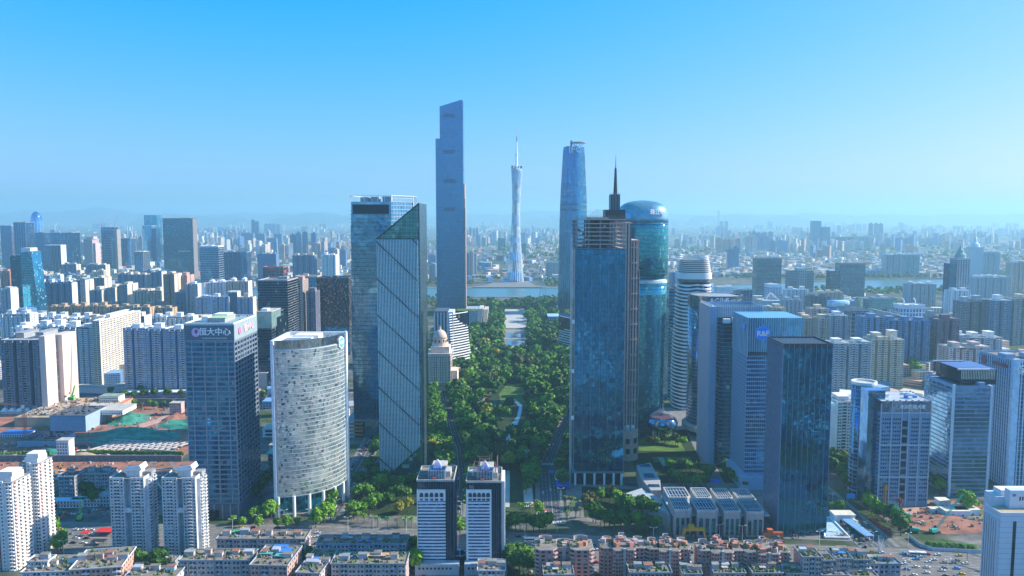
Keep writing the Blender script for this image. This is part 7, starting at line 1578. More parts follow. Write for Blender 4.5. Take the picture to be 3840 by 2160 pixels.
def pink_cluster(label, px0, px1, row, z, seed, style=0):
 x0, y0 = AT(px0, row, z); x1, _ = AT(px1, row, z); w = x1-x0; r = random.Random(seed); t = thing('apartment_block', label, 'apartment building', (x0, y0, 0)); nf = 9; fz = z/nf
 PK = plain('rose_brown_tile', (.52,.23,.20), var=.18); GT_ = plain('pale_trim', (.46,.41,.40), var=.2); PB2 = plain('pale_rose_balcony', (.56,.38,.34), var=.2)
 if style == 0: wings_ = [(.0,.36,0,17,0),(.62,1.0,0,17,0),(.30,.68,5,15,-1.5)]
 else: wings_ = [(.0,.30,4,17,0),(.70,1.0,4,17,0),(.27,.46,0,13,0),(.54,.74,1,14,0),(.40,.60,6,20,1.5)]
 ws, bs, gr = [], [], []; b = MB()
 for (u0,u1,ya,yb_,dz) in wings_:
  a, c_ = w*u0, w*u1; ch = (c_-a)*.16; P_ = [(a+ch,ya),(c_-ch,ya),(c_,ya+ch*1.2),(c_,yb_),(a,yb_),(a,ya+ch*1.2)]; b.prism(P_, 0, z+dz)
  for k in range(nf):
   zc_ = (k+.55)*fz
   for f_ in (.35,.65): ws.append((a+(c_-a)*f_, ya-.05, zc_, (c_-a)*.16, .2, fz*.5))
   ws.append((a+ch*.4, ya+ch*.62, zc_, ch*1.0, .2, fz*.5, -.85)); ws.append((c_-ch*.4, ya+ch*.62, zc_, ch*1.0, .2, fz*.5, .85))
   bs.append((c_-ch*.2, ya+ch*.35, k*fz+.5, ch*1.5, 1.3, .8, .8)); bs.append((a+ch*.2, ya+ch*.35, k*fz+.5, ch*1.5, 1.3, .8, -.8))
   ws.append((c_+.03, (ya+yb_)/2+1, zc_, .2, 1.6, fz*.5)); ws.append((a-.03, (ya+yb_)/2+1, zc_, .2, 1.6, fz*.5))
   gr.append(((a+c_)/2, ya-.06, k*fz+fz, (c_-a)*.66, .12, .12))
 b.build('wall', PK, t); pieces(t, 'window', WIN, ws, 300); pieces(t, 'balcony', PB2, bs, 200); pieces(t, 'tile_joint', GT_, gr, 60)
 for (u0,u1,ya,yb_,dz) in wings_:
  a, c_ = w*u0, w*u1; ch = (c_-a)*.16; P_ = [(a+ch,ya-.6),(c_-ch,ya-.6),(c_+.6,ya+ch*1.2),(c_+.6,yb_),(a-.6,yb_),(a-.6,ya+ch*1.2)]
  q = MB(); q.prism(P_, z+dz, z+dz+.5); q.build('eave', GT_, t); q = MB(); q.prism([(p[0]*.97+ (a+c_)/2*.03, p[1]*.93+(ya+yb_)/2*.07) for p in P_], z+dz+.5, z+dz+.62); q.build('roof', ROOF, t)
  for s_ in range(2):
   hx_ = a+(c_-a)*r.uniform(.25,.7); hy = r.uniform(ya+3,yb_-3); q = MB(); q.rbox(hx_,hy,z+dz+.6,z+dz+3.2,3.4,3.0,r.choice((0,.5,-.5))); q.build('roof_hut', r.choice((plain('terracotta_hut', (.50,.24,.15)), PK, GT_)), t)
  q = MB(); n_ = 9; rr_ = (c_-a)*.34; mx, my = (a+c_)/2, yb_-1.0     # curved roof screen
  for i in range(n_):
   a0, a1 = math.pi*i/n_, math.pi*(i+1)/n_; p0, p1 = (mx+rr_*math.cos(a0), my-2+rr_*.5*math.sin(a0)), (mx+rr_*math.cos(a1), my-2+rr_*.5*math.sin(a1))
   q.add([(*p0,z+dz+.6),(*p1,z+dz+.6),(*p1,z+dz+3.8),(*p0,z+dz+3.8),(p0[0]*.96+mx*.04,p0[1]-.5,z+dz+3.8),(p1[0]*.96+mx*.04,p1[1]-.5,z+dz+3.8),(p0[0]*.96+mx*.04,p0[1]-.5,z+dz+.6),(p1[0]*.96+mx*.04,p1[1]-.5,z+dz+.6)], [(0,1,2,3),(3,2,5,4),(4,5,7,6)])
  q.build('roof_screen', GT_, t)
 q = MB()
 for k in range(26): a, c_ = r.uniform(1,w-1), r.uniform(5,15); s_ = r.uniform(.3,.8); q.loft([ring_pts(a,c_,s_,s_,z+.5,5),ring_pts(a,c_,s_*1.2,s_*1.1,z+1.0+s_*.4,5),ring_pts(a,c_,s_*.3,s_*.3,z+1.2+s_,5)])
 q.build('roof_plants', LEAF_ROOF, t, kind='stuff')
 b = MB(); b.box(w*.47,-.4 if style else 4.5,0,w*.53,1.5 if style else 6,z+1.5); b.build('stair_tower', GT_, t); return t
pink_cluster('rose tiled apartment block with two wings and a grey recess, right of the striped pair', 2010, 2224, 2064, 24, 1, 0)
pink_cluster('rose tiled star shaped apartment block with orange roof huts, first of the right row', 2257, 2428, 2066, 23, 2, 1)
pink_cluster('rose tiled star shaped apartment block touching the first, second of the right row', 2432, 2594, 2070, 23, 3, 1)
pink_cluster('rose tiled star shaped apartment block with a round roof garden, third of the right row', 2627, 2797, 2076, 23, 4, 1)
pink_cluster('rose tiled star shaped apartment block, fourth of the right row', 2802, 2972, 2082, 23, 5, 1)
W_('pinkish grey walk-up block with a dark roof, left end of the right hand jumble', 3012, 3082, 2092, 24, 17, PALEPINK, faces='FL', huts=2, seed=21); W_('pink walk-up block with a pale stair wall in the right hand jumble', 3086, 3128, 2105, 22, 15, PINK, faces='FL', huts=1, seed=22)
W_('grey pink walk-up block under a blue canopy in the right hand jumble', 3138, 3196, 2098, 22, 16, PALEPINK, faces='FL', huts=2, seed=23, sheets=((.3,.3,5,4,BLUEROOF),)); W_('pale walk-up block with brown roof in the right hand jumble', 3200, 3262, 2102, 21, 16, GREYW, faces='FL', huts=2, seed=24)
W_('lilac fronted walk-up block with slate roof, right end of the jumble near the avenue', 3258, 3378, 2118, 17, 13, plain('lilac_render', (.50,.46,.56)), trim=plain('slate_eave', (.22,.32,.42)), faces='FL', huts=3, seed=25, sheets=((.35,.5,6,4,TEALROOF),), roofm=plain('slate_roof', (.18,.24,.30), stain=False))
for (a,c_,rw_,z_,m,lab,sd) in ((2363,2518,2150,14,GREYW,'grey cluttered roof terraces at the bottom edge under the second star block',31),(2562,2632,2155,13,PALEPINK,'small pink roof with a white deck at the bottom edge',32),(2680,2795,2152,14,PALEPINK,'pink roof terraces at the bottom edge under the third star block',33),(2825,2935,2152,15,PINK,'rose roof terraces at the bottom edge under the fourth star block',34),(2950,3030,2154,14,PALEPINK,'pale pink roof terraces at the bottom edge left of the jumble',35),(3085,3180,2160,14,GREYW,'grey roof terraces at the bottom edge under the jumble',36),(3190,3290,2164,13,PALEPINK,'brown cluttered roof at the bottom edge before the lilac block',37),(2040,2150,2158,14,PINK,'low white railed roof at the bottom edge before the two winged block',38)):
 W_(lab, a, c_, rw_, z_, 15, m, faces='F', huts=3, seed=sd, green=4, sheets=((.3,.3,4,3,ROOFW),), limit=60)
W_('grey balconied walk-up block beside the pit, left one behind the white towers', 218, 278, 1790, 20, 14, GREYW, trim=LGREY, seed=41, green=1, huts=1); W_('grey balconied walk-up block beside the pit, right one with a white end', 286, 402, 1779, 19, 16, GREYW, trim=LGREY, seed=42, green=0, huts=2)
for (px, py, w_, d_, h_, wm, rm, lab) in ((190,1905,26,7,6,WHITE,plain('pale_blue_sheet', (.45,.62,.75), stain=False),'two storey white site cabin with red rails, left one'),(268,1900,24,7,6,WHITE,plain('pale_blue_sheet', (.45,.62,.75), stain=False),'two storey white site cabin with red rails, right one'),(152,1905,14,9,3.5,BLUEP,BLUEROOF,'small blue roofed shed beside the site cabins'),(375,1900,30,16,10,LGREY,ROOFG,'grey hall behind the left white tower'),(0,1640,30,14,4,WHITE,BLUEROOF,'long blue roofed shed at the left edge of the pit'),(62,1595,34,12,4,WHITE,BLUEROOF,'blue roofed shed among the pale tents'),(215,1727,12,10,20,WHITE,ROOFW,'narrow white house standing alone by the pit'),(637,1558,14,10,15,plain('rose_white_render', (.62,.42,.40)),ROOFW,'little rose and white house at the far side of the pit'),(292,1556,52,34,5,WHITE,ROOFW,'white flat roofed depot above the pit'),(372,1508,24,16,7,WHITE,plain('dull_green_roof', (.25,.34,.28), stain=False),'green roofed white depot beyond the pit'),(0,1560,50,18,5,ROOFW,ROOFW,'pale tents and sheds at the left edge'),(1275,1590,16,10,5,GREYW,WHITE,'white pavilion roof between the two left towers')):
 zt_ = 11 if 'depot' in lab else 0; X_, Y_ = G(px, py, zt_); t = thing('low_building', lab, 'building', (X_, Y_, zt_)); b = MB(); b.box(0,0,0,w_,d_,h_); b.build('wall', wm, t); b = MB(); b.box(-.6,-.6,h_,w_+.6,d_+.6,h_+.4); b.build('roof', rm, t)
 pieces(t, 'window', WIND, [(1.5+i*2.6, -.1, 1.6+k*3, 1.2, .3, 1.3) for i in range(int(w_/2.6)) for k in range(max(1,int(h_/3)))], 60)
 if 'rails' in lab: pieces(t, 'rail', REDP, [(w_/2, -.9, 3.0, w_, .1, .3), (w_/2, -.9, 3.8, w_, .1, .15)])
 if 'tents' in lab: q = MB(); [q.hip(i*9,0,i*9+8,12,h_+.4,h_+4,2.6) for i in range(5)]; q.build('tent_roof', WHITE, t)
# --- building site on the left
def mound(name, pts_c, rx, ry, h_, mat, seed, n=26, kind='structure'):
 r = random.Random(seed); cx_, cy_ = pts_c; ph = [r.uniform(0,6.28) for _ in range(6)]; V = [];
 for j in range(n+1):
  for i in range(n+1):
   u, v = i/n*2-1, j/n*2-1; d = math.sqrt(u*u+v*v); f = max(0, 1-d**2.2); x_, y_ = cx_+u*rx, cy_+v*ry
   z_ = h_*f*(.55+.25*math.sin(u*4+ph[0]+v*2)+.2*math.sin(v*7+ph[1])+.15*math.sin(u*11+ph[2])*math.cos(v*9+ph[3])+.06*r.uniform(-1,1)) - (.3 if f <= 0 else 0)
   V.append((x_, y_, max(-.3, z_)))
 b = MB(); b.add(V, [(j*(n+1)+i, j*(n+1)+i+1, (j+1)*(n+1)+i+1, (j+1)*(n+1)+i) for j in range(n) for i in range(n)]); return b.build(name, mat, None, kind=kind, smooth=True)
flat('excavated_ground', [(-640,770),(-330,770),(-330,1010),(-560,1015),(-640,900)], .14, SOIL); flat('excavated_ground', [(-620,690),(-310,690),(-310,762),(-620,762)], .13, SOIL)
flat('ramp', [(-440,880),(-425,880),(-385,985),(-405,985)], .6, plain('pinkish_ramp', (.50,.32,.27), stain=False), thick=.5)
mound('soil_mound', (-420,850), 60, 34, 9, NET, 1); mound('soil_mound', (-370,905), 40, 26, 9, NET, 2); mound('soil_mound', (-455,925), 24, 30, 7, NET, 3); mound('soil_mound', (-360,950), 30, 24, 8, SAND, 4); mound('soil_mound', (-480,835), 50, 26, 5, SOIL, 5); mound('soil_mound', (-440,780), 26, 8, 5, SAND, 6); mound('soil_mound', (-465,790), 30, 9, 5, NET, 7); mound('soil_mound', (-500,735), 40, 18, 5, SOIL, 8); mound('soil_mound', (-540,720), 26, 20, 7, NET, 9); mound('soil_mound', (-470,700), 26, 12, 4, SAND, 10); mound('soil_mound', (-400,930), 16, 34, 6, SOIL, 11)
t = thing('retaining_wall', 'tan retaining wall of the pit with a red railing on top', 'wall', (-481,893,0)); b = MB(); b.box(0,0,0,1.5,97,11); b.build('wall', plain('tan_shotcrete', (.56,.42,.30), var=.25), t); pieces(t, 'pile_line', plain('tan_line', (.42,.30,.21), stain=False), [(1.6, 2+i*4, 5.5, .2, .3, 11) for i in range(24)]); pieces(t, 'railing', REDP, [(.8, 48, 11.6, .3, 97, 1.0)]); flat('terrace', [(-570,893),(-481,893),(-481,990),(-570,990)], 11.0, SAND, thick=11)
def debris(name, poly, z, n, seed, big=3.0):
 r_ = random.Random(seed); b = MB(); xs_, ys_ = [q[0] for q in poly], [q[1] for q in poly]
 for k in range(n):
  x_, y_ = r_.uniform(min(xs_),max(xs_)), r_.uniform(min(ys_),max(ys_)); l_ = r_.uniform(.6,big)*(2.5 if r_.random()<.15 else 1); b.rbox(x_,y_,z,z+r_.uniform(.4,2.2),l_,r_.uniform(.5,big*.6),r_.uniform(0,3.1))
 b.build(name, CLUT, None, kind='stuff')
debris('site_debris', [(-565,897),(-485,986)], 11, 260, 1, 4); debris('site_debris', [(-620,690),(-335,760)], .15, 380, 2); debris('site_debris', [(-640,772),(-335,835)], .15, 420, 3, 4); debris('site_debris', [(-475,850),(-335,985)], 1.5, 160, 4); debris('site_debris', [(-350,622),(-250,688)], .15, 160, 5); debris('site_debris', [(295,592),(395,652)], .3, 200, 6); debris('site_debris', [(120,575),(255,592)], .3, 160, 7); debris('street_clutter', [(-330,500),(190,535)], .1, 420, 8, 2.5)
t = thing('retaining_wall', 'grey shaded retaining wall at the far side of the pit', 'wall', (-479,992,0)); b = MB(); b.box(0,0,0,130,1.5,10); b.build('wall', plain('grey_shotcrete', (.22,.22,.24), var=.25), t); pieces(t, 'pile_line', DGREY, [(3+i*5, -.1, 5, .3, .2, 10) for i in range(25)])
t = thing('retaining_wall', 'long grey retaining wall in front of the lower trench', 'wall', (-620,764,0)); b = MB(); b.box(0,0,0,295,1.2,6); b.build('wall', plain('grey_shotcrete', (.22,.22,.24)), t); pieces(t, 'pile_line', DGREY, [(4+i*6, -.1, 3, .3, .2, 6) for i in range(48)])
for i,(a,c_,m) in enumerate(((-600,-530,TEALROOF),(-512,-455,TEALROOF),(-430,-335,TEALROOF))):
 t = thing('hoarding', ['pale teal site hoarding, leftmost stretch before the pit','pale teal site hoarding behind the parked coach','pale teal site hoarding, right stretch near the dark office tower'][i], 'hoarding', (a,772,0)); pieces(t, 'panel', plain('pale_teal_panel', (.28,.48,.52), stain=False), [(2.5+k*5, 0, 2, 4.9, .3, 4) for k in range(int((c_-a)/5))])
def beams(label, x0, y0, w, d, nx, ny, z=3.5, sk=0.0):
 t = thing('strut_grid', label, 'struts', (x0,y0,0)); L = []
 for i in range(nx): L.append((w*(i+.5)/nx, d/2, z, 1.3, d*1.05, 1.3, sk))
 for j in range(ny): L.append((w/2, d*(j+.5)/ny, z+.05, w, 1.2, 1.25, sk*.4))
 pieces(t, 'strut', plain('pale_concrete_strut', (.50,.47,.46), stain=False), L)
beams('pale concrete strut grid over the upper trench', -425, 790, 85, 34, 12, 4, 3.5, -.5); beams('pale concrete strut grid in the lower trench, left', -470, 700, 90, 30, 8, 3, 3, -.6); beams('pale crossing struts in the lower trench beside the dark tower', -372, 672, 52, 60, 7, 6, 3, .6)
for (px0,px1,yb,yt,dp,lab) in ((186,320,1620,1560,46,'grey blue sheeted core block rising from the site, higher one'),(64,216,1676,1652,34,'grey blue sheeted low block with a dark frame top, lower one')):
 x, Y, w, h = place(px0,px1,yb,yt); t = thing('unfinished_block', lab, 'building under construction', (x,Y,0)); b = MB(); b.box(0,0,0,w,dp,h); b.build('wall', plain('grey_blue_sheeting', (.30,.42,.54), var=.1), t); b = MB(); b.box(-.3,-.3,h,w+.3,dp+.3,h+.6); b.build('deck', DGREY, t)
 q = MB(); r = random.Random(3)
 for i in range(40): a, c_ = r.uniform(1,w-2), r.uniform(1,dp-2); q.tube((a,c_,h),(a,c_,h+r.uniform(1,4)),.2,3); q.box(a,c_,h+.5,a+r.uniform(1,4),c_+r.uniform(.5,2),h+r.uniform(.8,1.8))
 q.build('rebar', STEELD, t, kind='stuff')
X_, Y_ = G(272,1585); tower_crane('orange luffing crane with a green machine deck in the left building site', X_, Y_, 14, 22, 66, R(100), plain('rust_orange', (.50,.20,.10), stain=False), R(80)); t = thing('crane_deck', 'bright green crane machine deck', 'crane', (X_+2, Y_-4, 28)); q = MB(); q.box(-3,-2,0,4,3,3.4); q.tube((1,0,3),(5,0,17),.9,4); q.tube((-4,0,0),(5,0,6),.7,4); q.build('machinery', GREENP, t)
X_, Y_ = G(97,1668); tower_crane('orange mast crane with a level green jib, left edge of the site', X_, Y_, 0, 42, 46, R(178), plain('rust_orange', (.50,.20,.10), stain=False), R(3))
def excavator(label, px, py, mat, az, s_=1.0, name='excavator', reach=1.0):
 X_, Y_ = G(px, py); t = thing(name, label, name.replace('_', ' '), (X_, Y_, 0.2), az); q = MB(); q.box(-2.2,-1.7,0,2.2,-1.0,1); q.box(-2.2,1.0,0,2.2,1.7,1); q.build('track', STEELD, t); q = MB(); q.box(-2.4,-1.4,1,1.6,1.4,2.5); q.build('body', mat, t)
 q = MB(); q.box(.2,.2,2.5,1.7,1.4,3.8); q.build('cabin', GL_BLACK, t); q = MB(); q.tube((1.4,-.4,2),(5*reach,-.4,5.5*s_),.45,4); q.tube((5*reach,-.4,5.5*s_),(7.2*reach,-.4,2.0),.35,4); q.build('boom', mat, t); q = MB(); q.box(6.8*reach,-1,.6,7.9*reach,.2,2.1); q.build('bucket', STEELD, t)
for i,(px,py,az) in enumerate(((175,1775,.4),(235,1768,2.6),(205,1788,1.5),(185,1940,2.0),(222,1948,.9))): excavator(['orange excavator on the sandy heap, left','orange excavator on the sandy heap, right','orange excavator lowest on the sandy heap','rust coloured piling machine in the dark yard, left','rust coloured excavator in the dark yard, right'][i], px, py, ORANGE if i < 3 else plain('rust_orange', (.5,.2,.1)), az)
def crawler_crane(label, px, py, L, az, el, mat):
 X_, Y_ = G(px, py); t = thing('crawler_crane', label, 'crane', (X_, Y_, .2), az); q = MB(); q.box(-3.4,-2.6,0,3.4,-1.6,1.3); q.box(-3.4,1.6,0,3.4,2.6,1.3); q.build('track', STEELD, t); q = MB(); q.box(-4.4,-1.6,1.3,2.0,1.6,3.4); q.build('body', mat, t); q = MB(); q.box(.6,.4,3.4,2.2,1.7,4.8); q.build('cabin', GL_BLACK, t)
 d = Vector((math.cos(el),0,math.sin(el))); u = Vector((-math.sin(el),0,math.cos(el))); q = MB(); p0 = Vector((1.8,0,2.2))
 for a, c_ in ((-.7,0),(.7,0),(-.7,1.3),(.7,1.3)): q.tube(p0+Vector((0,a,0))+u*c_, p0+d*L+Vector((0,a*.5,0))+u*c_*.4, .16, 4)
 n_ = int(L/2)
 for k in range(n_): A_ = p0+d*(L*k/n_); B_ = p0+d*(L*(k+1)/n_); q.tube(A_+Vector((0,-.7,0)), B_+Vector((0,.6,0))+u*1.1, .09, 3); q.tube(A_+Vector((0,.7,0))+u*1.2, B_+Vector((0,-.6,0)), .09, 3)
 q.build('lattice_boom', mat, t); q = MB(); q.tube((-3.6,0,3.4),(-2.0,0,8),.2,4); q.tube((-2.0,0,8),tuple(p0+d*L),.07,3); q.build('stay', STEELG, t)
crawler_crane('teal crawler crane with a long lattice boom pointing up right, right building site', 3505, 1998, 36, R(22), R(42), TEALP); crawler_crane('teal crawler crane with its boom leaning left, right building site', 3422, 1995, 22, R(160), R(58), TEALP); crawler_crane('teal crawler crane at the back of the right building site', 3392, 1940, 13, R(150), R(40), TEALP); crawler_crane('bright green crawler crane in the dark yard left of the white towers', 300, 1948, 17, R(110), R(72), GREENP)
for i,(px,py) in enumerate(((3318,1905),(3372,1940))): X_, Y_ = G(px,py); t = thing('piling_rig', ['orange piling rig mast before the stone tower','dark red piling rig mast on the right site'][i], 'piling rig', (X_,Y_,0)); q = MB(); q.tube((0,0,0),(0,0,20-i*4),.8,6); q.box(-1.2,-1,16-i*4,1.2,1,19-i*4); q.build('mast', (ORANGE, plain('dark_red_rig', (.3,.06,.05), stain=False))[i], t); q = MB(); q.box(-2,0,0,3,4,2.6); q.build('body', (ORANGE, STEELD)[i], t)
# --- building site on the right
flat('excavated_ground', [(288,655),(392,655),(400,592),(330,583),(300,600)], .14, SOIL); flat('haul_road', [(300,642),(338,642),(330,624),(304,622)], .2, plain('salmon_soil', (.52,.30,.22), stain=False))
mound('soil_mound', (345,612), 26, 12, 3, SOIL, 21); mound('soil_mound', (378,625), 20, 16, 3.5, plain('olive_soil', (.22,.20,.10), stain=False), 22)
for (px,py,w_,d_,h_,lab) in ((3545,1940,20,10,5,'white roofed site shed, left of the pair by the yellow tree'),(3590,1935,18,12,5,'white roofed site shed, right of the pair by the yellow tree'),(3492,1925,13,5,3.5,'white container cabin on the right site'),(3522,1905,9,8,6,'white box shed at the back of the right site'),(3130,1960,16,10,6,'white box kiosk beside the curved white pool deck')):
 X_, Y_ = G(px,py); t = thing('shed', lab, 'shed', (X_,Y_,0)); b = MB(); b.box(0,0,0,w_,d_,h_); b.build('wall', WHITE2, t); b = MB(); b.box(-.4,-.5,h_,w_+.4,d_+.5,h_+.3); b.build('roof', plain('cream_sheet', (.70,.66,.55), stain=False), t); pieces(t, 'door', WIND, [(w_*.3,-.1,1.2,1.2,.2,2.3),(w_*.7,-.1,1.6,1.6,.2,1)])
t = thing('hoarding', 'red site hoarding along the right hand street', 'hoarding', (0,0,0)); P_ = [G(3268,1950), G(3300,1978), G(3345,2012)]; L = []
for a, c_ in zip(P_, P_[1:]):
 dv = Vector(c_)-Vector(a); n_ = max(1,int(dv.length/3)); an = math.atan2(dv.y, dv.x)
 for k in range(n_): p = Vector(a)+dv*(k+.5)/n_; L.append((p.x, p.y, 1.3, dv.length/n_*.95, .25, 2.5, an))
pieces(t, 'panel', REDP, L)
t = thing('hoarding', 'grey blue curved hoarding in front of the right building site', 'hoarding', (0,0,0)); P_ = [G(3410,2018), G(3450,2050), G(3500,2066), G(3680,2075)]; L = []
for a, c_ in zip(P_, P_[1:]):
 dv = Vector(c_)-Vector(a); n_ = max(1,int(dv.length/3)); an = math.atan2(dv.y, dv.x)
 for k in range(n_): p = Vector(a)+dv*(k+.5)/n_; L.append((p.x, p.y, 1.3, dv.length/n_*.95, .25, 2.5, an))
pieces(t, 'panel', plain('grey_blue_hoarding', (.40,.50,.60), stain=False), L)
t = thing('bus_station', 'long blue roofed bus shelter beside the right hand street', 'bus shelter', (*G(3262,2032),0), R(96)); b = MB(); b.box(0,-3.5,4,34,3.5,4.5); b.build('roof', plain('mid_blue_roof', (.16,.38,.66), stain=False), t); pieces(t, 'roof_rib', STEELW, [(17,y_,4.6,34,.2,.2) for y_ in (-2,0,2)]); pieces(t, 'post', STEELG, [(2+i*6,0,2,.4,.4,4) for i in range(6)])
t = thing('pool_deck', 'pale blue sunken pool deck with a white curved rim beside the grid roof tower', 'pool', (0,0,0)); P_ = [G(3092,1950), G(3112,1945), G(3186,2022), G(3092,2020)]; b = MB(); b.prism(P_, 0, 1.0); b.build('deck', plain('pale_blue_deck', (.38,.52,.60), stain=False), t); q = MB()
for a, c_ in zip(P_, P_[1:]+P_[:1]): q.tube((*a,1.2),(*c_,1.2),.9,6)
q.build('rim', WHITE, t)
# --- stone shopping podium of separate blocks
PST = plain('beige_podium_stone', (.40,.39,.40), var=.14);
def pod(label, px0, px1, yb, yt, dp, z0=0.0, ch=3.0, win=3):
 x, Y, w, h = place(px0, px1, yb, yt); t = thing('mall_block', label, 'shopping mall block', (x,Y,0)); b = MB(); b.prism([(0,0),(w-ch,0),(w,ch),(w,dp),(0,dp)], 0, h); b.build('wall', PST, t)
 pieces(t, 'window', GL_DTEAL, [(w*(i+.5)/win*.86+w*.04, -.1, h*.42, w/win*.5, .4, h*.66) for i in range(win)]); q = MB()
 P_ = [(0,0),(w-ch,0),(w,ch),(w,dp),(0,dp)]; ring_band(q, [(a,c_,h) for a,c_ in P_], [((a-w/2)*.9+w/2,(c_-dp/2)*.9+dp/2,h) for a,c_ in P_], 1.6); q.build('parapet', plain('pale_coping', (.55,.52,.50)), t)
 q = MB(); q.prism([((a-w/2)*.9+w/2,(c_-dp/2)*.9+dp/2) for a,c_ in P_], h-.5, h+.1); q.build('roof', GL_GREY, t); pieces(t, 'roof_beam', LGREY, [(w*(.15+.14*i), dp/2, h+.8, .5, dp*.8, .5) for i in range(6)] + [(w/2, dp*(.3+.4*j), h+.9, w*.8, .5, .5) for j in range(2)]); return t
for i,(a,c_) in enumerate(((2530,2597),(2615,2697),(2716,2782),(2800,2870))): pod(['stone mall block with a chamfered corner, leftmost of the front row','stone mall block with a skylight roof, second of the front row','stone mall block with narrow windows, third of the front row','stone mall block ending the front row beside the dark glass tower'][i], a, c_, 2014, 1918+i*3, 26)
for i,(a,c_) in enumerate(((2507,2592),(2612,2672),(2690,2752),(2768,2834))): pod(['stone roof block with a long skylight, leftmost of the rear row','stone roof block with a sunny deck, second of the rear row','stone roof block with slatted skylight, third of the rear row','stone roof block with chamfered end, last of the rear row'][i], a, c_, 1948, 1872+i*2, 24)
t = thing('mall_link', 'dark recessed link hall joining the stone mall blocks', 'shopping mall', (*G(2524,2008),0)); x_ = G(2870,2008)[0]-G(2524,2008)[0]; b = MB(); b.box(0,3,0,x_,48,14); b.build('wall', GL_BLACK, t); b = MB(); b.box(0,2.5,14,x_+4,49,14.6); b.build('roof', plain('pale_bluish_terrace', (.40,.46,.52), stain=False), t)
t = thing('mall_wing', 'long slanting stone mall wing with a pale terrace roof left of the rear row', 'shopping mall', (0,0,0)); P_ = [G(2338,1900), G(2470,1960), G(2555,2012), G(2560,1985), G(2480,1925), G(2400,1880)]; b = MB(); b.prism(P_,0,11); b.build('wall', PST, t); b = MB(); b.prism([((p[0]-145)*.97+145,p[1]) for p in P_],11,11.5); b.build('roof', plain('pale_bluish_terrace', (.40,.46,.52)), t)
t = thing('mall_wing', 'curved stone mall wing with glass roof lights beside the unfinished tower', 'shopping mall', (0,0,0)); P_ = [G(2385,1800), G(2438,1790), G(2475,1860), G(2478,1900), G(2440,1900), G(2402,1850)]; b = MB(); b.prism(P_,0,14); b.build('wall', PST, t); pieces(t, 'skylight', GL_GREY, [(G(2415,1800)[0],G(2415,1800)[1]-2,14.3,10,8,.6),(G(2432,1840)[0],G(2432,1840)[1]-2,14.3,9,10,.6),(G(2450,1880)[0],G(2450,1880)[1]-2,14.3,9,6,.6)])
def gantry(label, px, py, w_, h_, mat):
 X_, Y_ = G(px,py); t = thing('gantry_crane', label, 'gantry crane', (X_,Y_,0))
 for a in (0,w_):
  for s_ in (-3,3): q = MB(); q.tube((a+(-2 if a == 0 else 2),s_,0),(a,s_*.3,h_),.6,4); q.build('leg', mat, t)
 q = MB(); q.box(-1,-1.6,h_-1,w_+1,-.6,h_+1); q.box(-1,.6,h_-1,w_+1,1.6,h_+1); q.build('beam', mat, t); q = MB(); q.box(w_*.2,-1.8,h_+1,w_*.5,1.8,h_+3.4); q.build('trolley', mat, t)
gantry('yellow gantry crane in front of the mall blocks', 2566, 2028, 14, 9, plain('mustard_paint', (.55,.33,.04), stain=False)); gantry('orange red gantry crane beside the dark glass tower', 2862, 2045, 13, 9, plain('orange_red_paint', (.55,.14,.05), stain=False))
# small standing things
for (px,py,w_,h_,m,lab,cat) in ((1826,1522,5,7,REDP,'big red screen standing at the pond in the park','screen'),(3190,1882,7,4,SIGNB,'blue road sign over the right hand street','road sign'),(2680,1822,10,3.5,BLUEP,'blue and red lit screen in the garden square','screen')):
 X_, Y_ = G(px,py); t = thing('sign_board', lab, cat, (X_,Y_,0)); b = MB(); b.box(-w_/2,0,3,w_/2,.5,3+h_); b.build('panel', m, t); pieces(t, 'post', STEELG, [(-w_*.35,.3,2,.4,.4,4),(w_*.35,.3,2,.4,.4,4)])
for (px,py,w_,d_,m,lab) in ((2112,1838,12,26,BLUEP,'blue and white sheeted roof beside the unfinished tower'),(2080,1786,9,6,BLUEP,'small blue awning on the road beside the park'),(2495,1760,5,26,TEALROOF,'green ribbed canopy in the garden square'),(2465,1878,6,5,TEALROOF,'green canopy near the mall wing'),(2400,1900,8,6,BLUEP,'blue tent under the trees of the corner garden'),(390,2012,14,9,REDP,'red zigzag canopy at the left crossing'),(315,2016,6,5,REDP,'red ground banner at the left crossing'),(365,2048,10,5,plain('black_stage', (.03,.03,.035), stain=False),'black and yellow stage roof at the left crossing')):
 X_, Y_ = G(px,py); t = thing('canopy', lab, 'canopy', (X_,Y_,0)); b = MB(); b.box(-w_/2,0,3.2,w_/2,d_,3.5); b.build('roof', m, t); pieces(t, 'post', STEELG, [(s_*w_*.45,v,1.6,.25,.25,3.2) for s_ in (-1,1) for v in (.4,d_-.4)])
 if 'white' in lab: b = MB(); b.box(-w_/2-.1,d_*.62,3.5,w_/2+.1,d_+4,3.8); b.build('roof', WHITE, t)
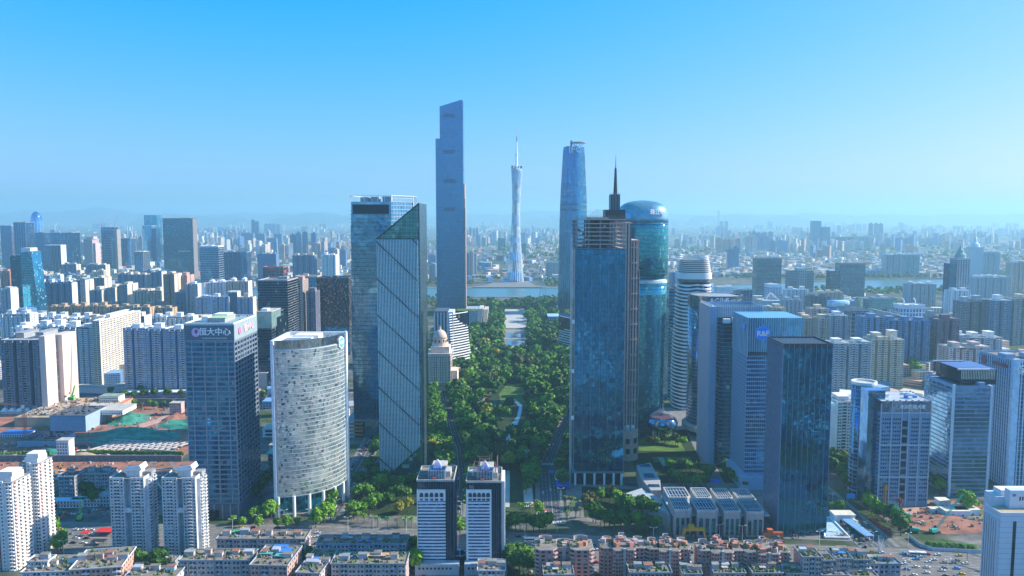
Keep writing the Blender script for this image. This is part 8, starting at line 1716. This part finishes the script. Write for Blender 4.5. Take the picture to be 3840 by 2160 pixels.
# ================================================================== trees, lamps, vehicles
LEAFS = [foliage('leaf_mid', (.04,.11,.010), (.15,.34,.022)), foliage('leaf_dark', (.018,.06,.010), (.08,.20,.022)), foliage('leaf_bright', (.08,.20,.012), (.20,.40,.03)), foliage('leaf_olive', (.06,.07,.018), (.14,.15,.04)), foliage('leaf_yellow', (.20,.20,.02), (.34,.32,.04))]
BARK = plain('bark', (.12,.09,.065), var=.3, stain=False)
def crown_mesh(seed, leaf, n=520, rx=4.2, rz=3.4, lobes=9, q=.75):
 r = random.Random(seed); L = []
 for k in range(lobes):
  a, d = r.uniform(0, 6.28), r.uniform(.25,.62)*rx; L.append((d*math.cos(a), d*math.sin(a), r.uniform(-.35,.5)*rz, r.uniform(.36,.58)*rx))
 L.append((0,0,rz*.35,rx*.55)); V, Fq = [], []
 for i in range(n):
  c = L[r.randrange(len(L))]; th, cz = r.uniform(0,6.28), r.uniform(-.75,1); s_ = math.sqrt(1-cz*cz); d = Vector((s_*math.cos(th), s_*math.sin(th), cz))
  p = Vector(c[:3]) + d*c[3]*r.uniform(.72,1.08); nrm = (d + Vector((r.gauss(0,.5), r.gauss(0,.5), r.gauss(0,.5)))).normalized(); a = nrm.orthogonal().normalized(); b_ = nrm.cross(a); sz = q*r.uniform(.6,1.35); k0 = len(V)
  a2 = a*math.cos(th)+b_*math.sin(th); b2 = nrm.cross(a2)
  V += [p+a2*sz, p+b2*sz*.8, p-a2*sz*.9, p-b2*sz*.8]; Fq.append((k0,k0+1,k0+2,k0+3))
 me = bpy.data.meshes.new('crown'); bl = MB()
 for c in L: bl.loft([[(c[0]+c[3]*.78*math.cos(R(la))*math.cos(PI2*i/7), c[1]+c[3]*.78*math.cos(R(la))*math.sin(PI2*i/7), c[2]+c[3]*.70*math.sin(R(la))) for i in range(7)] for la in (-70,-25,20,65)])
 V2 = [tuple(v) for v in V] + bl.v; n0 = len(V); F2 = Fq + [tuple(i+n0 for i in f) for f in bl.f]
 me.from_pydata(V2, [], F2); me.materials.append(leaf); return me
def trunk_mesh(h=5.0, r0=.28, seed=0):
 b = MB(); r = random.Random(seed); b.tube((0,0,-.2),(0,0,h*.7),r0,6,r0*.7)
 for k in range(4): a = k*1.6+r.uniform(-.3,.3); b.tube((0,0,h*(.5+.05*k)),(1.9*math.cos(a),1.9*math.sin(a),h*1.05),r0*.5,4,r0*.2)
 return b.mesh('trunk', BARK)
CM = {}
for li in range(5):
 for s_ in range(3): CM[(li, s_)] = crown_mesh(li*10+s_, LEAFS[li])
TRM = trunk_mesh()
def palm_mesh(seed):
 r = random.Random(seed); b = MB()
 for k in range(13):
  a = PI2*k/13+r.uniform(-.15,.15); el = r.uniform(.1,.9); L_ = r.uniform(2.4,3.2); d = Vector((math.cos(a), math.sin(a), 0)); sd = Vector((-math.sin(a), math.cos(a), 0)); P_ = [d*(L_*t_) + Vector((0,0,el*L_*t_-1.05*L_*t_*t_)) for t_ in (0,.3,.6,1)]
  W__ = (.12,.42,.38,.05)
  for i in range(3): b.add([P_[i]-sd*W__[i], P_[i+1]-sd*W__[i+1], P_[i+1]+Vector((0,0,.18)), P_[i]+Vector((0,0,.18)), P_[i+1]+sd*W__[i+1], P_[i]+sd*W__[i]], [(0,1,2,3),(3,2,4,5)])
 return b.mesh('crown', LEAFS[0] if seed % 2 else LEAFS[3])
PM = [palm_mesh(i) for i in range(3)]
pb = MB(); pb.tube((0,0,-.2),(0,0,6.5),.3,6,.2); PT = pb.mesh('trunk', plain('palm_bark', (.25,.21,.17), stain=False))
KIND = ['mid green tree', 'dark green tree', 'bright green tree', 'olive green tree', 'yellow green tree']
def tree(x, y, li, size, where, group, palm=False, z=0.15):
 r = rnd
 if palm: lab = f"{'feathery palm' if li % 2 else 'dusty olive palm'} {where}"
 else: lab = f"{'big ' if size > 1.45 else ('small ' if size < 1.05 else '')}{KIND[li]} {where}"
 t = thing('palm_tree' if palm else 'tree', lab, 'palm tree' if palm else 'tree', (x, y, z), r.uniform(0, 6.28), lab.replace('tree', 'trees').replace('palm ', 'palms '))
 if palm: a = obj('trunk', PT, t); c = obj('crown', PM[li % 3], t); c.location.z = 6.4; t.scale = (size,)*3
 else:
  a = obj('trunk', TRM, t); c = obj('crown', CM[(li, r.randrange(3))], t); c.location.z = 6.2; t.scale = (size, size, size*r.uniform(.85,1.15))
 return t
def pick(r):
 v = r.random(); return 1 if v < .42 else (0 if v < .80 else (2 if v < .90 else (3 if v < .97 else 4)))
PARK = [(-36,735),(24,735),(38,830),(84,1060),(105,1300),(106,2150),(-106,2150),(-106,1400),(-88,1100),(-56,870),(-40,735)]
def inside(x, y, P_):
 c = False; j = len(P_)-1
 for i in range(len(P_)):
  if (P_[i][1] > y) != (P_[j][1] > y) and x < (P_[j][0]-P_[i][0])*(y-P_[i][1])/(P_[j][1]-P_[i][1])+P_[i][0]: c = not c
  j = i
 return c
HOLES = [[(-16,995),(20,992),(20,1112),(-10,1132),(-22,1050)], [(-45,935),(-14,935),(-12,1022),(-42,1010)], [(-5,850),(11,860),(19,940),(18,1030),(-3,1030),(2,985),(0,940),(-9,900)], [(-9,782),(-2,782),(0,832),(-2,880),(-10,880)], [(-20,1355),(32,1355),(37,2062),(-22,2062)]]
r = random.Random(9); SP = []; tries = 0
def far_enough(x, y, d):
 for (a, b_, _, _) in SP:
  if abs(a-x) < d and abs(b_-y) < d and (a-x)**2+(b_-y)**2 < d*d: return False
 return True
while tries < 16000 and len(SP) < 1000:
 tries += 1; x_, y_ = r.uniform(-106,106), 735 + 1400*r.random()**1.25; d = 7.2 if y_ < 1300 else 9.0
 if not inside(x_, y_, PARK) or any(inside(x_, y_, h_) for h_ in HOLES) or not far_enough(x_, y_, d): continue
 SP.append((x_, y_, pick(r), r.choice((r.uniform(.75,1.1), r.uniform(1.1,1.7), r.uniform(1.6,2.3)))*(1.12 if y_ < 1300 else 1.25)))
SP.sort(key=lambda s: s[1])
def park_where(x, y):
 side = 'left of the pond' if x < -18 else ('right of the pond' if x > 18 else 'on the middle axis')
 if y < 850: return f"in the near end of the park {['left side','middle','right side'][0 if x<-12 else (1 if x<14 else 2)]}"
 if y < 1050: return f"{side} in the park"
 if y < 1250: return f"{'left' if x < 0 else 'right'} of the park lawn"
 return f"{'left' if x < 0 else 'right'} of the terraced plaza"
N_ind = 70
for (x_, y_, li, s_) in SP[:N_ind]: tree(x_, y_, li, s_, park_where(x_, y_), None)
# the rest of the wood: joined crowns
def joined_trees(name, lst, seed, n=110):
 me_ = [crown_mesh(900+seed+k, LEAFS[0], n, 4.2, 3.4, 7, 1.3) for k in range(4)]
 base = [(np.array([v.co[:] for v in m.vertices]), [tuple(p.vertices) for p in m.polygons]) for m in me_]
 by = {}
 for (x_, y_, li, s_) in lst: by.setdefault(li, []).append((x_, y_, s_))
 for li, L in by.items():
  Vs, Fs, n0 = [], [], 0
  for i, (x_, y_, s_) in enumerate(L):
   V, Fq = base[i % 4]; a = i*1.7; c_, s2 = math.cos(a), math.sin(a); Vn = np.stack([V[:,0]*c_-V[:,1]*s2, V[:,0]*s2+V[:,1]*c_, V[:,2]+5.4], -1)*s_ + np.array([x_, y_, 0]); Vs.append(Vn); Fs += [tuple(j+n0 for j in f) for f in Fq]; n0 += len(V)
  me = bpy.data.meshes.new(name); me.from_pydata(np.concatenate(Vs).tolist(), [], Fs); me.materials.append(LEAFS[li]); o = bpy.data.objects.new(name, me); link(o); tag(o, None, None, None, 'stuff')
r = random.Random(91)
for P_, off in (([(-46,640),(-47,700),(-57,805),(-66,860),(-100,1100),(-118,1400),(-118,2000)],10),([(33,690),(33,731),(50,830),(95,1060),(116,1300),(118,2000)],12)):
 for s_ in (-1,1):
  for q_ in resample(offset_line(P_, s_*off), 9): SP.append((q_.x+r.uniform(-1.5,1.5), q_.y+r.uniform(-2,2), pick(r), r.uniform(1.1,1.7)))
 for d_ in (-18,-26):
  for q_ in resample(offset_line(P_, -d_ if off == 10 else d_), 9):
   if q_.y > 780: SP.append((q_.x+r.uniform(-3,3), q_.y+r.uniform(-3,3), pick(r), r.uniform(1.1,1.7)))
joined_trees('park_wood', SP[N_ind:], 1, 150)
# far and scattered greenery
r = random.Random(19); FT = []
for i in range(260): FT.append((r.uniform(-380,500), r.choice((r.uniform(2290,2345), r.uniform(2700,2800), r.uniform(2950,3150))), r.choice((0,1,1,3)), r.uniform(1.2,2.0)))
for i in range(150): FT.append((r.uniform(-300,300), r.uniform(2740,2980), r.choice((0,1,3)), r.uniform(1.2,1.9)))
FT = [f for f in FT if not (-140 < f[0] < 115 and f[1] < 2940)]
for i in range(120): FT.append((r.uniform(900,1500), r.uniform(2420,2600), r.choice((0,2,1)), r.uniform(1.3,2.1)))
for i in range(160): FT.append((r.uniform(800,2400), r.uniform(3020,3160), r.choice((0,1)), r.uniform(1.5,2.4)))
for i in range(130): FT.append((r.uniform(40,160), r.uniform(2060,2300), r.choice((0,1,3)), r.uniform(1.1,1.7)))
for i in range(100): FT.append((r.uniform(-420,-110), r.uniform(2060,2330), r.choice((0,1,3)), r.uniform(1.1,1.7)))
joined_trees('riverside_wood', FT, 2, 60)
FT = []
for i in range(2400):
 px, py = r.uniform(-100,3950), 845+200*r.random(); x_, y_ = G(px, py)
 if 2360 < y_ < 2700: continue
 if math.sin(x_*.0021+1)+math.sin(y_*.0013+x_*.0007) > .25: FT.append((x_, y_, r.choice((0,1,1)), r.uniform(2.2,4.5)))
joined_trees('distant_wood', FT, 3, 18)
# street and garden trees: individuals
r = random.Random(29); GT = []
def row_px(pts, n, li, s0, s1, where, palm=False, jx=6, jy=4):
 for i in range(n):
  f = i/max(1,n-1)*(len(pts)-1); k = min(int(f), len(pts)-2); u = f-k; px = pts[k][0]+(pts[k+1][0]-pts[k][0])*u+r.uniform(-jx,jx); py = pts[k][1]+(pts[k+1][1]-pts[k][1])*u+r.uniform(-jy,jy)
  x_, y_ = G(px, py); l_ = r.choice(li); tree(x_, y_, l_, r.uniform(s0,s1), where, None, palm)
row_px([(955,1960),(1010,1955),(1030,1935)], 5, (2,2,0), 1.0, 1.7, 'between the two left glass towers by the avenue')
row_px([(880,1925),(960,1880),(1000,1820)], 6, (1,), 1.3, 1.8, 'between the two left glass towers')
row_px([(880,1965),(940,1985),(1060,1985),(1110,1980)], 6, (0,2), .7, 1.0, 'in the verge before the pale quarter round tower')
row_px([(1190,1975),(1240,1960),(1250,1900)], 5, (2,0), 1.1, 1.7, 'at the right foot of the pale quarter round tower')
row_px([(1330,1950),(1440,1900),(1530,1880)], 9, (0,1,2), 1.1, 1.6, 'in the garden left of the striped pair'); row_px([(1340,1880),(1420,1850),(1540,1830)], 9, (1,0), 1.2, 1.7, 'in the garden under the finned tower'); row_px([(1490,1935),(1530,1925)], 2, (4,), 1.2, 1.4, 'beside the left striped tower'); row_px([(1340,1825),(1440,1810),(1540,1800)], 7, (1,), 1.2, 1.6, 'at the foot of the finned tower')
row_px([(1320,1955),(1420,1975),(1550,1980)], 9, (0,1), 1.0, 1.35, 'along the avenue left of the striped pair', True); row_px([(1350,1850),(1400,1840),(1460,1845)], 6, (0,1), 1.1, 1.4, 'in the garden under the finned tower', True)
row_px([(1385,1780),(1400,1700),(1420,1660)], 6, (1,0), 1.1, 1.5, 'along the parking street'); row_px([(1560,1690),(1610,1680),(1640,1760),(1650,1725)], 7, (0,1,2), 1.1, 1.5, 'right of the finned tower by the park road')
row_px([(1715,1990),(1725,2010)], 2, (0,), 1.2, 1.4, 'in the alley between the striped pair'); row_px([(1910,2000),(1960,1990),(2050,2005)], 8, (0,1), 1.2, 1.6, 'in the hedge row right of the striped pair')
row_px([(1950,1915),(1990,1925),(2010,1905)], 8, (0,1), .9, 1.2, 'in the sunny square right of the striped pair', True); row_px([(2020,1930),(2024,1935)], 2, (2,), 1.0, 1.2, 'by the red bus'); row_px([(1975,1855),(1985,1820),(1970,1790),(1990,1760)], 10, (1,0), 1.0, 1.4, 'in the strip between the pale pavements')
row_px([(2125,1895),(2160,1905),(2130,1945),(2200,1940)], 10, (0,1), 1.0, 1.3, 'before the unfinished tower', True); row_px([(2200,1905),(2260,1880),(2320,1890)], 8, (0,2,3), 1.0, 1.4, 'in front of the unfinished tower entrance'); row_px([(2220,1960),(2290,1985),(2380,1990),(2460,1995)], 14, (1,1,0), 1.2, 1.7, 'in the garden before the mall'); row_px([(2330,1930),(2400,1930),(2460,1950)], 9, (1,0), 1.3, 1.8, 'in the garden before the mall'); row_px([(2350,1900),(2400,1895)], 5, (0,1), 1.1, 1.3, 'at the mall corner', True)
row_px([(2435,1670),(2490,1665),(2560,1675)], 12, (0,3,2), .8, 1.2, 'on the upper edge of the garden square'); row_px([(2510,1760),(2560,1770),(2640,1775),(2660,1790)], 14, (0,2,3), .9, 1.3, 'in the lower half of the garden square'); row_px([(2520,1810),(2580,1830),(2650,1830)], 12, (1,0), 1.0, 1.4, 'in the shaded foot of the garden square'); row_px([(2720,1750),(2735,1800),(2790,1840)], 6, (0,1), .9, 1.2, 'by the right rim of the garden square')
row_px([(3105,1790),(3140,1740),(3190,1760),(3160,1820),(3230,1860)], 18, (1,1,0,3), 1.3, 1.9, 'behind the grid roof tower'); row_px([(3130,1925),(3150,1930)], 2, (0,), 1.0, 1.2, 'on the traffic island'); row_px([(3250,1915),(3280,1940),(3330,1960),(3370,1985),(3380,2005)], 13, (1,1,0), 1.2, 1.7, 'in the dark hedge beside the right building site');
row_px([(3618,1915),(3632,1925)], 2, (2,), 1.5, 1.9, 'bright beside the white site sheds'); row_px([(3505,1820),(3530,1860),(3520,1780)], 6, (1,0), 1.2, 1.6, 'between the stone tower and the next one'); row_px([(3340,1890),(3420,1888),(3450,1885)], 4, (0,3), 1.0, 1.3, 'at the foot of the stone tower')
row_px([(165,2020),(185,2000),(195,2025)], 4, (0,2), 1.4, 1.8, 'beside the red striped white tower'); row_px([(240,2060),(210,2075)], 3, (0,), 1.1, 1.4, 'at the left crossing'); row_px([(240,1850),(330,1860),(380,1850)], 10, (1,), 1.1, 1.5, 'round the grey walk-up blocks'); row_px([(340,1880),(355,1895)], 3, (1,), 1.2, 1.5, 'right of the site cabins'); row_px([(500,2150),(560,2145),(630,2150)], 6, (2,0,1), 1.2, 1.6, 'below the garage block'); row_px([(455,1510),(520,1530),(590,1530),(690,1520)], 9, (0,3), .8, 1.2, 'along the avenue beyond the pit'); row_px([(470,1500),(560,1495),(690,1490),(420,1480)], 9, (1,), 1.1, 1.4, 'under the ribbed slabs')
def hedge(label, pts, h_, wd, leaf, seed):
 r_ = random.Random(seed); t = thing('hedge', label, 'hedge', (*G(*pts[0]),.1)); P_ = [Vector(G(*q)) for q in pts]; o_ = P_[0].copy(); b = MB()
 for a, c_ in zip(P_, P_[1:]):
  n_ = int((c_-a).length/1.1)
  for k in range(n_): p = a.lerp(c_, k/n_)-o_; s_ = wd*r_.uniform(.7,1.1); b.loft([ring_pts(p.x+r_.uniform(-.3,.3),p.y,s_,s_,0,6),ring_pts(p.x,p.y,s_*1.15,s_*1.15,h_*.5,6,2,r_.random()),ring_pts(p.x,p.y,s_*.7,s_*.7,h_*r_.uniform(.85,1.15),6)])
 b.build('leaves', leaf, t, kind='stuff')
hedge('clipped yellow green hedge before the low sheeted block', [(0,1712),(90,1707),(190,1709)], 4, 1.3, LEAFS[0], 1); hedge('dark clipped hedge above the teal hoarding', [(290,1705),(400,1703),(500,1706),(690,1708)], 4, 1.3, LEAFS[1], 2)
row_px([(1090,2110),(1160,2120)], 3, (1,), 1.1, 1.5, 'between the pink walk-up blocks'); row_px([(1545,2130),(1560,2150),(1540,2090)], 6, (2,0), 1.1, 1.5, 'left of the striped pair at the bottom'); row_px([(1905,2130),(1950,2110),(1990,2150),(1920,2155)], 8, (1,2,1), 1.3, 1.8, 'at the bottom right of the striped pair'); row_px([(1000,2150),(1030,2155)], 2, (2,), 1.1, 1.3, 'at the bottom edge left of centre')
row_px([(985,1500),(1030,1480),(1040,1460)], 4, (0,2), 1.3, 1.7, 'behind the pale quarter round tower'); row_px([(3415,1405),(3450,1395),(3440,1420)], 5, (0,2), 1.8, 2.4, 'behind the cream residential tower'); row_px([(2530,1330),(2525,1480)], 3, (2,), 1.5, 2, 'between the domed and banded towers')
hedge('dark clipped hedge before the right building site', [(3482,2052),(3560,2058),(3655,2066)], 4, 3.2, LEAFS[1], 3)
# lamps
LM = MB(); LM.tube((0,0,0),(0,0,11),.16,5,.1); LMm = LM.mesh('pole', STEELW); LA = MB(); LA.tube((0,0,10.6),(2.2,0,11.4),.09,4); LA.tube((0,0,10.6),(-2.2,0,11.4),.09,4); LAm = LA.mesh('arm', STEELW); LH = MB(); LH.box(1.6,-.25,11.2,3.0,.25,11.5); LH.box(-3.0,-.25,11.2,-1.6,.25,11.5); LHm = LH.mesh('lamp_head', WHITE)
def lamp(x, y, where, rz=0.0, sc=1.0):
 t = thing('street_lamp', f'tall white twin armed street lamp {where}', 'street lamp', (x, y, .15), rz, f'street lamps {where}'); obj('pole', LMm, t); obj('arm', LAm, t); obj('lamp_head', LHm, t); t.scale = (sc,)*3
for i,(px,py,wh) in enumerate(((873,2000,'before the dark office tower'),(970,1985,'at the bright trees by the avenue'),(1066,1965,'before the pale quarter round tower'),(1162,1963,'right of the pale tower columns'),(1305,1992,'at the left zebra crossing'),(1402,1990,'on the avenue left of the striped pair'),(1524,1996,'closest to the left striped tower'),(198,2060,'at the left crossing'),(240,2085,'below the left crossing'),(1655,1690,'on the left park road'),(1730,1930,'in the street between the striped pair'),(1968,2020,'right of the striped pair on the avenue'),(2088,1995,'at the zebra crossing by the red bus'),(2103,1880,'beside the sheeted roof'),(2098,1810,'left foot of the unfinished tower'),(2450,2033,'before the mall hoarding'),(2698,2022,'between the two gantry cranes'),(2783,2026,'left of the orange gantry crane'),(3072,2048,'at the foot of the grid roof tower'),(3273,2050,'at the end of the bus shelter'),(3404,2055,'before the right building site'),(3398,2158,'on the wide avenue at the bottom right'),(3552,2158,'at the bottom of the wide avenue'),(3120,1900,'on the traffic island'))): lamp(*G(px,py), wh, 0 if i % 2 else .3)
for i,(px,py) in enumerate(((1815,1750),(1975,1755))): t = thing('floodlight_mast', ['crown headed floodlight mast left on the park edge','crown headed floodlight mast right on the park edge'][i], 'light mast', (*G(px,py),0)); q = MB(); q.tube((0,0,0),(0,0,16),.3,5,.15); q.build('pole', STEELW, t); q = MB(); [q.tube((0,0,15),(3*math.cos(a),3*math.sin(a),17.5),.15,4) for a in [PI2*k/8 for k in range(8)]]; q.build('lamp_crown', STEELW, t)
t = thing('sign_gantry', 'steel traffic camera gantry over the wide avenue at the bottom right', 'gantry', (*G(3626,2108),0), -.85); q = MB(); q.tube((0,0,0),(0,0,7.4),.3,6); q.tube((0,0,7),(18,0,7),.3,5); q.tube((0,0,6.2),(18,0,6.2),.2,4); q.tube((18,0,0),(18,0,7.4),.3,6); q.build('frame', STEELG, t); b = MB(); b.box(15.5,-.4,5.2,18.5,-.2,8.4); b.build('sign', BLUEP, t)
t = thing('sculpture', 'cluster of white twisting rods, a sculpture by the avenue at right', 'sculpture', (*G(3300,2072),0)); q = MB(); r = random.Random(8)
for k in range(22): a, d0 = r.uniform(0,6.28), r.uniform(0,1.5); q.tube((d0*math.cos(a),d0*math.sin(a),0),(r.uniform(1,3)*math.cos(a+.8),r.uniform(1,3)*math.sin(a+.8),r.uniform(6,13)),.22,4,.1)
q.build('rods', WHITE, t)
# --- cars
CARC = [('white', plain('car_white', (.78,.78,.78), var=.02, rough=.25, stain=False)), ('black', plain('car_black', (.02,.022,.025), var=.02, rough=.2, stain=False)), ('silver', plain('car_silver', (.42,.44,.46), metal=.5, var=.02, rough=.3, stain=False)), ('dark red', plain('car_red', (.32,.02,.03), var=.02, rough=.25, stain=False)), ('green', plain('car_green', (.03,.40,.24), var=.02, rough=.3, stain=False)), ('blue', plain('car_blue', (.05,.35,.75), var=.02, rough=.3, stain=False)), ('yellow', plain('car_yellow', (.75,.50,.05), var=.02, rough=.3, stain=False))]
def car_meshes(mat):
 b = MB(); prof = [(-2.25,.35),(-2.25,.85),(-1.9,.98),(1.0,.98),(2.15,.80),(2.25,.55),(2.25,.35)]; b.add([(x,-.9,z) for x,z in prof]+[(x,.9,z) for x,z in prof], [tuple(range(7))[::-1], tuple(range(7,14))] + [(i,(i+1)%7,7+(i+1)%7,7+i) for i in range(7)])
 b.add([(-1.25,-.66,1.42),(.25,-.66,1.42),(.25,.66,1.42),(-1.25,.66,1.42),(-1.22,-.64,1.46),(.22,-.64,1.46),(.22,.64,1.46),(-1.22,.64,1.46)], [(0,3,2,1),(4,5,6,7),(0,1,5,4),(1,2,6,5),(2,3,7,6),(3,0,4,7)]); body = b.mesh('body', mat)
 b = MB(); b.add([(-1.95,-.82,.98),(1.05,-.82,.98),(1.05,.82,.98),(-1.95,.82,.98),(-1.25,-.68,1.42),(.25,-.68,1.42),(.25,.68,1.42),(-1.25,.68,1.42)], [(4,5,6,7),(0,1,5,4),(1,2,6,5),(2,3,7,6),(3,0,4,7)]); gl = b.mesh('window_glass', GL_BLACK); return body, gl
CARM = [(n_, *car_meshes(m)) for n_, m in CARC]
wb_ = MB(); wb_.tube((0,-.11,0),(0,.11,0),.33,10); WHM = wb_.mesh('wheel', plain('tyre', (.02,.02,.02), stain=False))
r = random.Random(55); CP = []
def car(x, y, rz, where, ci=None, kind='car'):
 for (a, b_) in CP:
  if (a-x)**2+(b_-y)**2 < 26: return
 CP.append((x,y)); v = r.random(); ci = ci if ci is not None else (0 if v < .5 else (1 if v < .68 else (2 if v < .82 else (3 if v < .89 else (4 if v < .94 else (5 if v < .97 else 6))))))
 n_, bm__, gm = CARM[ci]; lab = f'{n_} saloon car {where}'; t = thing('car', lab, 'car', (x, y, .08), rz, lab.replace('car ', 'cars ', 1)); obj('body', bm__, t); obj('window_glass', gm, t)
 for a in (-1.45,1.4):
  for s_ in (-.82,.82): o = obj('wheel', WHM, t); o.location = (a,s_,.33)
lane = lambda k: -25 + (k+.5)*50/12
def on_ave(px, k, where, jitter=True):
 # find the x along the avenue for this column
 for _ in range(1):
  Yg = 548; x_ = (px-1920)/F*Yg
 ys = [p[0] for p in AVE]; yc = float(np.interp(x_, ys, [p[1] for p in AVE])); sl = (np.interp(x_+5, ys, [p[1] for p in AVE])-np.interp(x_-5, ys, [p[1] for p in AVE]))/10; a = math.atan(sl)
 y_ = yc + lane(k); x_ = (px-1920)/F*y_; car(x_, y_, a + (math.pi if k > 5 else 0) + r.gauss(0,.01), where)
for k in range(0, 11):
 px = 3290 + r.uniform(0,30)
 while px < 3690: on_ave(px, k, ['on the near lanes of the right avenue','on the middle lanes of the right avenue','on the far lanes of the right avenue'][min(2,k//4)]); px += r.uniform(34,100)
for px in (1900,1925,1950,1975,2000,2240,2246,1130,1160,1175,1550,1540,2990,3000,2612,2600):
 for k in (1,2,3,4,6,7,8,9,10):
  if r.random() < .5: on_ave(px + r.uniform(-8,8), k, 'on the avenue right of the striped pair' if 1890 < px < 2010 else ('on the avenue left of the striped pair' if px < 1600 else 'on the avenue behind the rose blocks'))
for i in range(22): px = r.uniform(800,1160); on_ave(px, r.choice((8,9,10,11)), 'on the far lanes behind the pink blocks')
for i in range(16): px = r.uniform(160,300); on_ave(px, r.choice((3,5,7,9)), 'at the left crossing')
for i in range(44): y_ = 640+i*4.9; car(-153.2, y_, math.pi/2, 'parked on the left kerb by the finned tower');
for i in range(30): y_ = 645+i*6.1; car(-141.2, y_, math.pi/2, 'parked on the right kerb by the finned tower')
for i in range(9): y_ = 640+r.uniform(0,210); xs_ = float(np.interp(y_, [618,700,805,860],[-46,-47,-57,-66])); car(xs_+r.choice((-4.5,-1.6,1.6,4.5)), y_, math.pi/2+.05, 'on the road left of the park')
for i in range(9): y_ = 640+r.uniform(0,200); xs_ = float(np.interp(y_, [606,731,830],[31,33,50])); car(xs_+r.choice((-5,-1.7,1.7,5)), y_, math.pi/2-.03, 'on the road right of the park')
for i in range(26): y_ = 566+r.uniform(0,130); car(268+r.choice((-9.5,-5.5,-2,2,6,9.5)), y_, math.pi/2, 'on the street past the grid roof tower')
for i in range(12): car(*G(3165+i*8, 1985+i*7), math.pi*.35, 'parked beside the pool deck')
for (px,py) in ((3155,1918),(3175,1920),(3200,1935),(3225,1960)): car(*G(px,py), .1, 'waiting at the traffic island')
for i in range(7): car(*G(228+i*14, 1924+(i%2)*6), .1, 'parked in the dark yard of the left site')
for (px,py) in ((165,1850),(170,1868),(355,1915),(185,2028),(205,2036),(350,2040)): car(*G(px,py), .2, 'by the left crossing and yard')
def bus(label, x, y, rz, mat, L=11.5):
 t = thing('bus', label, 'bus', (x,y,.1), rz); b = MB(); b.box(-L/2,-1.25,.4,L/2,1.25,1.5); b.box(-L/2,-1.25,2.5,L/2,1.25,3.1); b.box(-L/2,-1.2,1.5,L/2,1.2,2.5); b.build('body', mat, t); b = MB(); b.box(-L/2+.3,-1.3,1.55,L/2+.05,1.3,2.45); b.build('window_glass', GL_BLACK, t); b = MB(); b.box(-1.5,-.8,3.1,1.5,.8,3.4); b.build('roof_unit', WHITE, t)
 for a in (-L*.3,L*.32):
  for s_ in (-1.1,1.1): o = obj('wheel', WHM, t); o.location = (a,s_,.48); o.scale = (1.45,)*3
x_, y_ = G(1995,2031); bus('white bus with a red panel on the avenue right of the striped pair', x_, y_, 0, WHITE); x_, y_ = G(3440,2085); bus('white coach on the far lane of the wide avenue at right', x_, y_, -.12, WHITE); x_, y_ = G(2047,1935); bus('bright red bus on the road right of the park', x_, y_, math.pi/2-.05, plain('bus_red', (.75,.03,.05), stain=False)); x_, y_ = G(268,1692); bus('red coach behind the teal hoarding', x_, y_, 0, REDP); x_, y_ = G(310,1700); bus('dark white roofed coach right of the red one', x_, y_, 0, WHITE); x_, y_ = G(425,1702); bus('plum red coach behind the teal hoarding at right', x_, y_, 0, plain('plum_coach', (.20,.06,.10), stain=False))
for i,(px,py) in enumerate(((3205,1975),(3218,1990),(3230,2003),(3196,1960))): x_, y_ = G(px,py); bus(['green roofed bus queuing at the shelter, second','green roofed bus queuing at the shelter, third','green roofed bus nearest the shelter','cream roofed bus queuing at the shelter, rearmost'][i], x_, y_, R(112), plain('bus_green', (.10,.38,.30), stain=False) if i < 3 else plain('bus_cream', (.6,.58,.5), stain=False), 10)
# labels that several alike things would share are told apart by their order across the view
ORD = ['first','second','third','fourth','fifth','sixth','seventh','eighth','ninth','tenth','eleventh','twelfth','thirteenth','fourteenth','fifteenth','sixteenth']
NUM = ['zero','one','two','three','four','five','six','seven','eight','nine','ten','eleven','twelve','thirteen','fourteen','fifteen','sixteen']
same = {}
for o in S.objects:
 if o.parent is None and 'label' in o and 'category' in o: same.setdefault(o['label'], []).append(o)
for lab, L in same.items():
 if 2 <= len(L) <= 16 and len(lab.replace('-', ' ').split()) <= 11:
  L.sort(key=lambda o: o.location.x/max(1.0, o.location.y))
  for i, o in enumerate(L): o['group'] = o.get('group') or lab; o['label'] = f"{lab}, {ORD[i]} from left of {NUM[len(L)]}"
for lab, L in same.items():
 if 2 <= len(L) <= 16 and 11 < len(lab.replace('-', ' ').split()) <= 13:
  L.sort(key=lambda o: o.location.x/max(1.0, o.location.y))
  for i, o in enumerate(L): o['group'] = o.get('group') or lab; o['label'] = f"{lab}, {ORD[i]} from left"
for o in S.objects:
 if 'label' in o and len(o['label'].split()) > 16: print('LONG', o.name, len(o['label'].split()), o['label'])
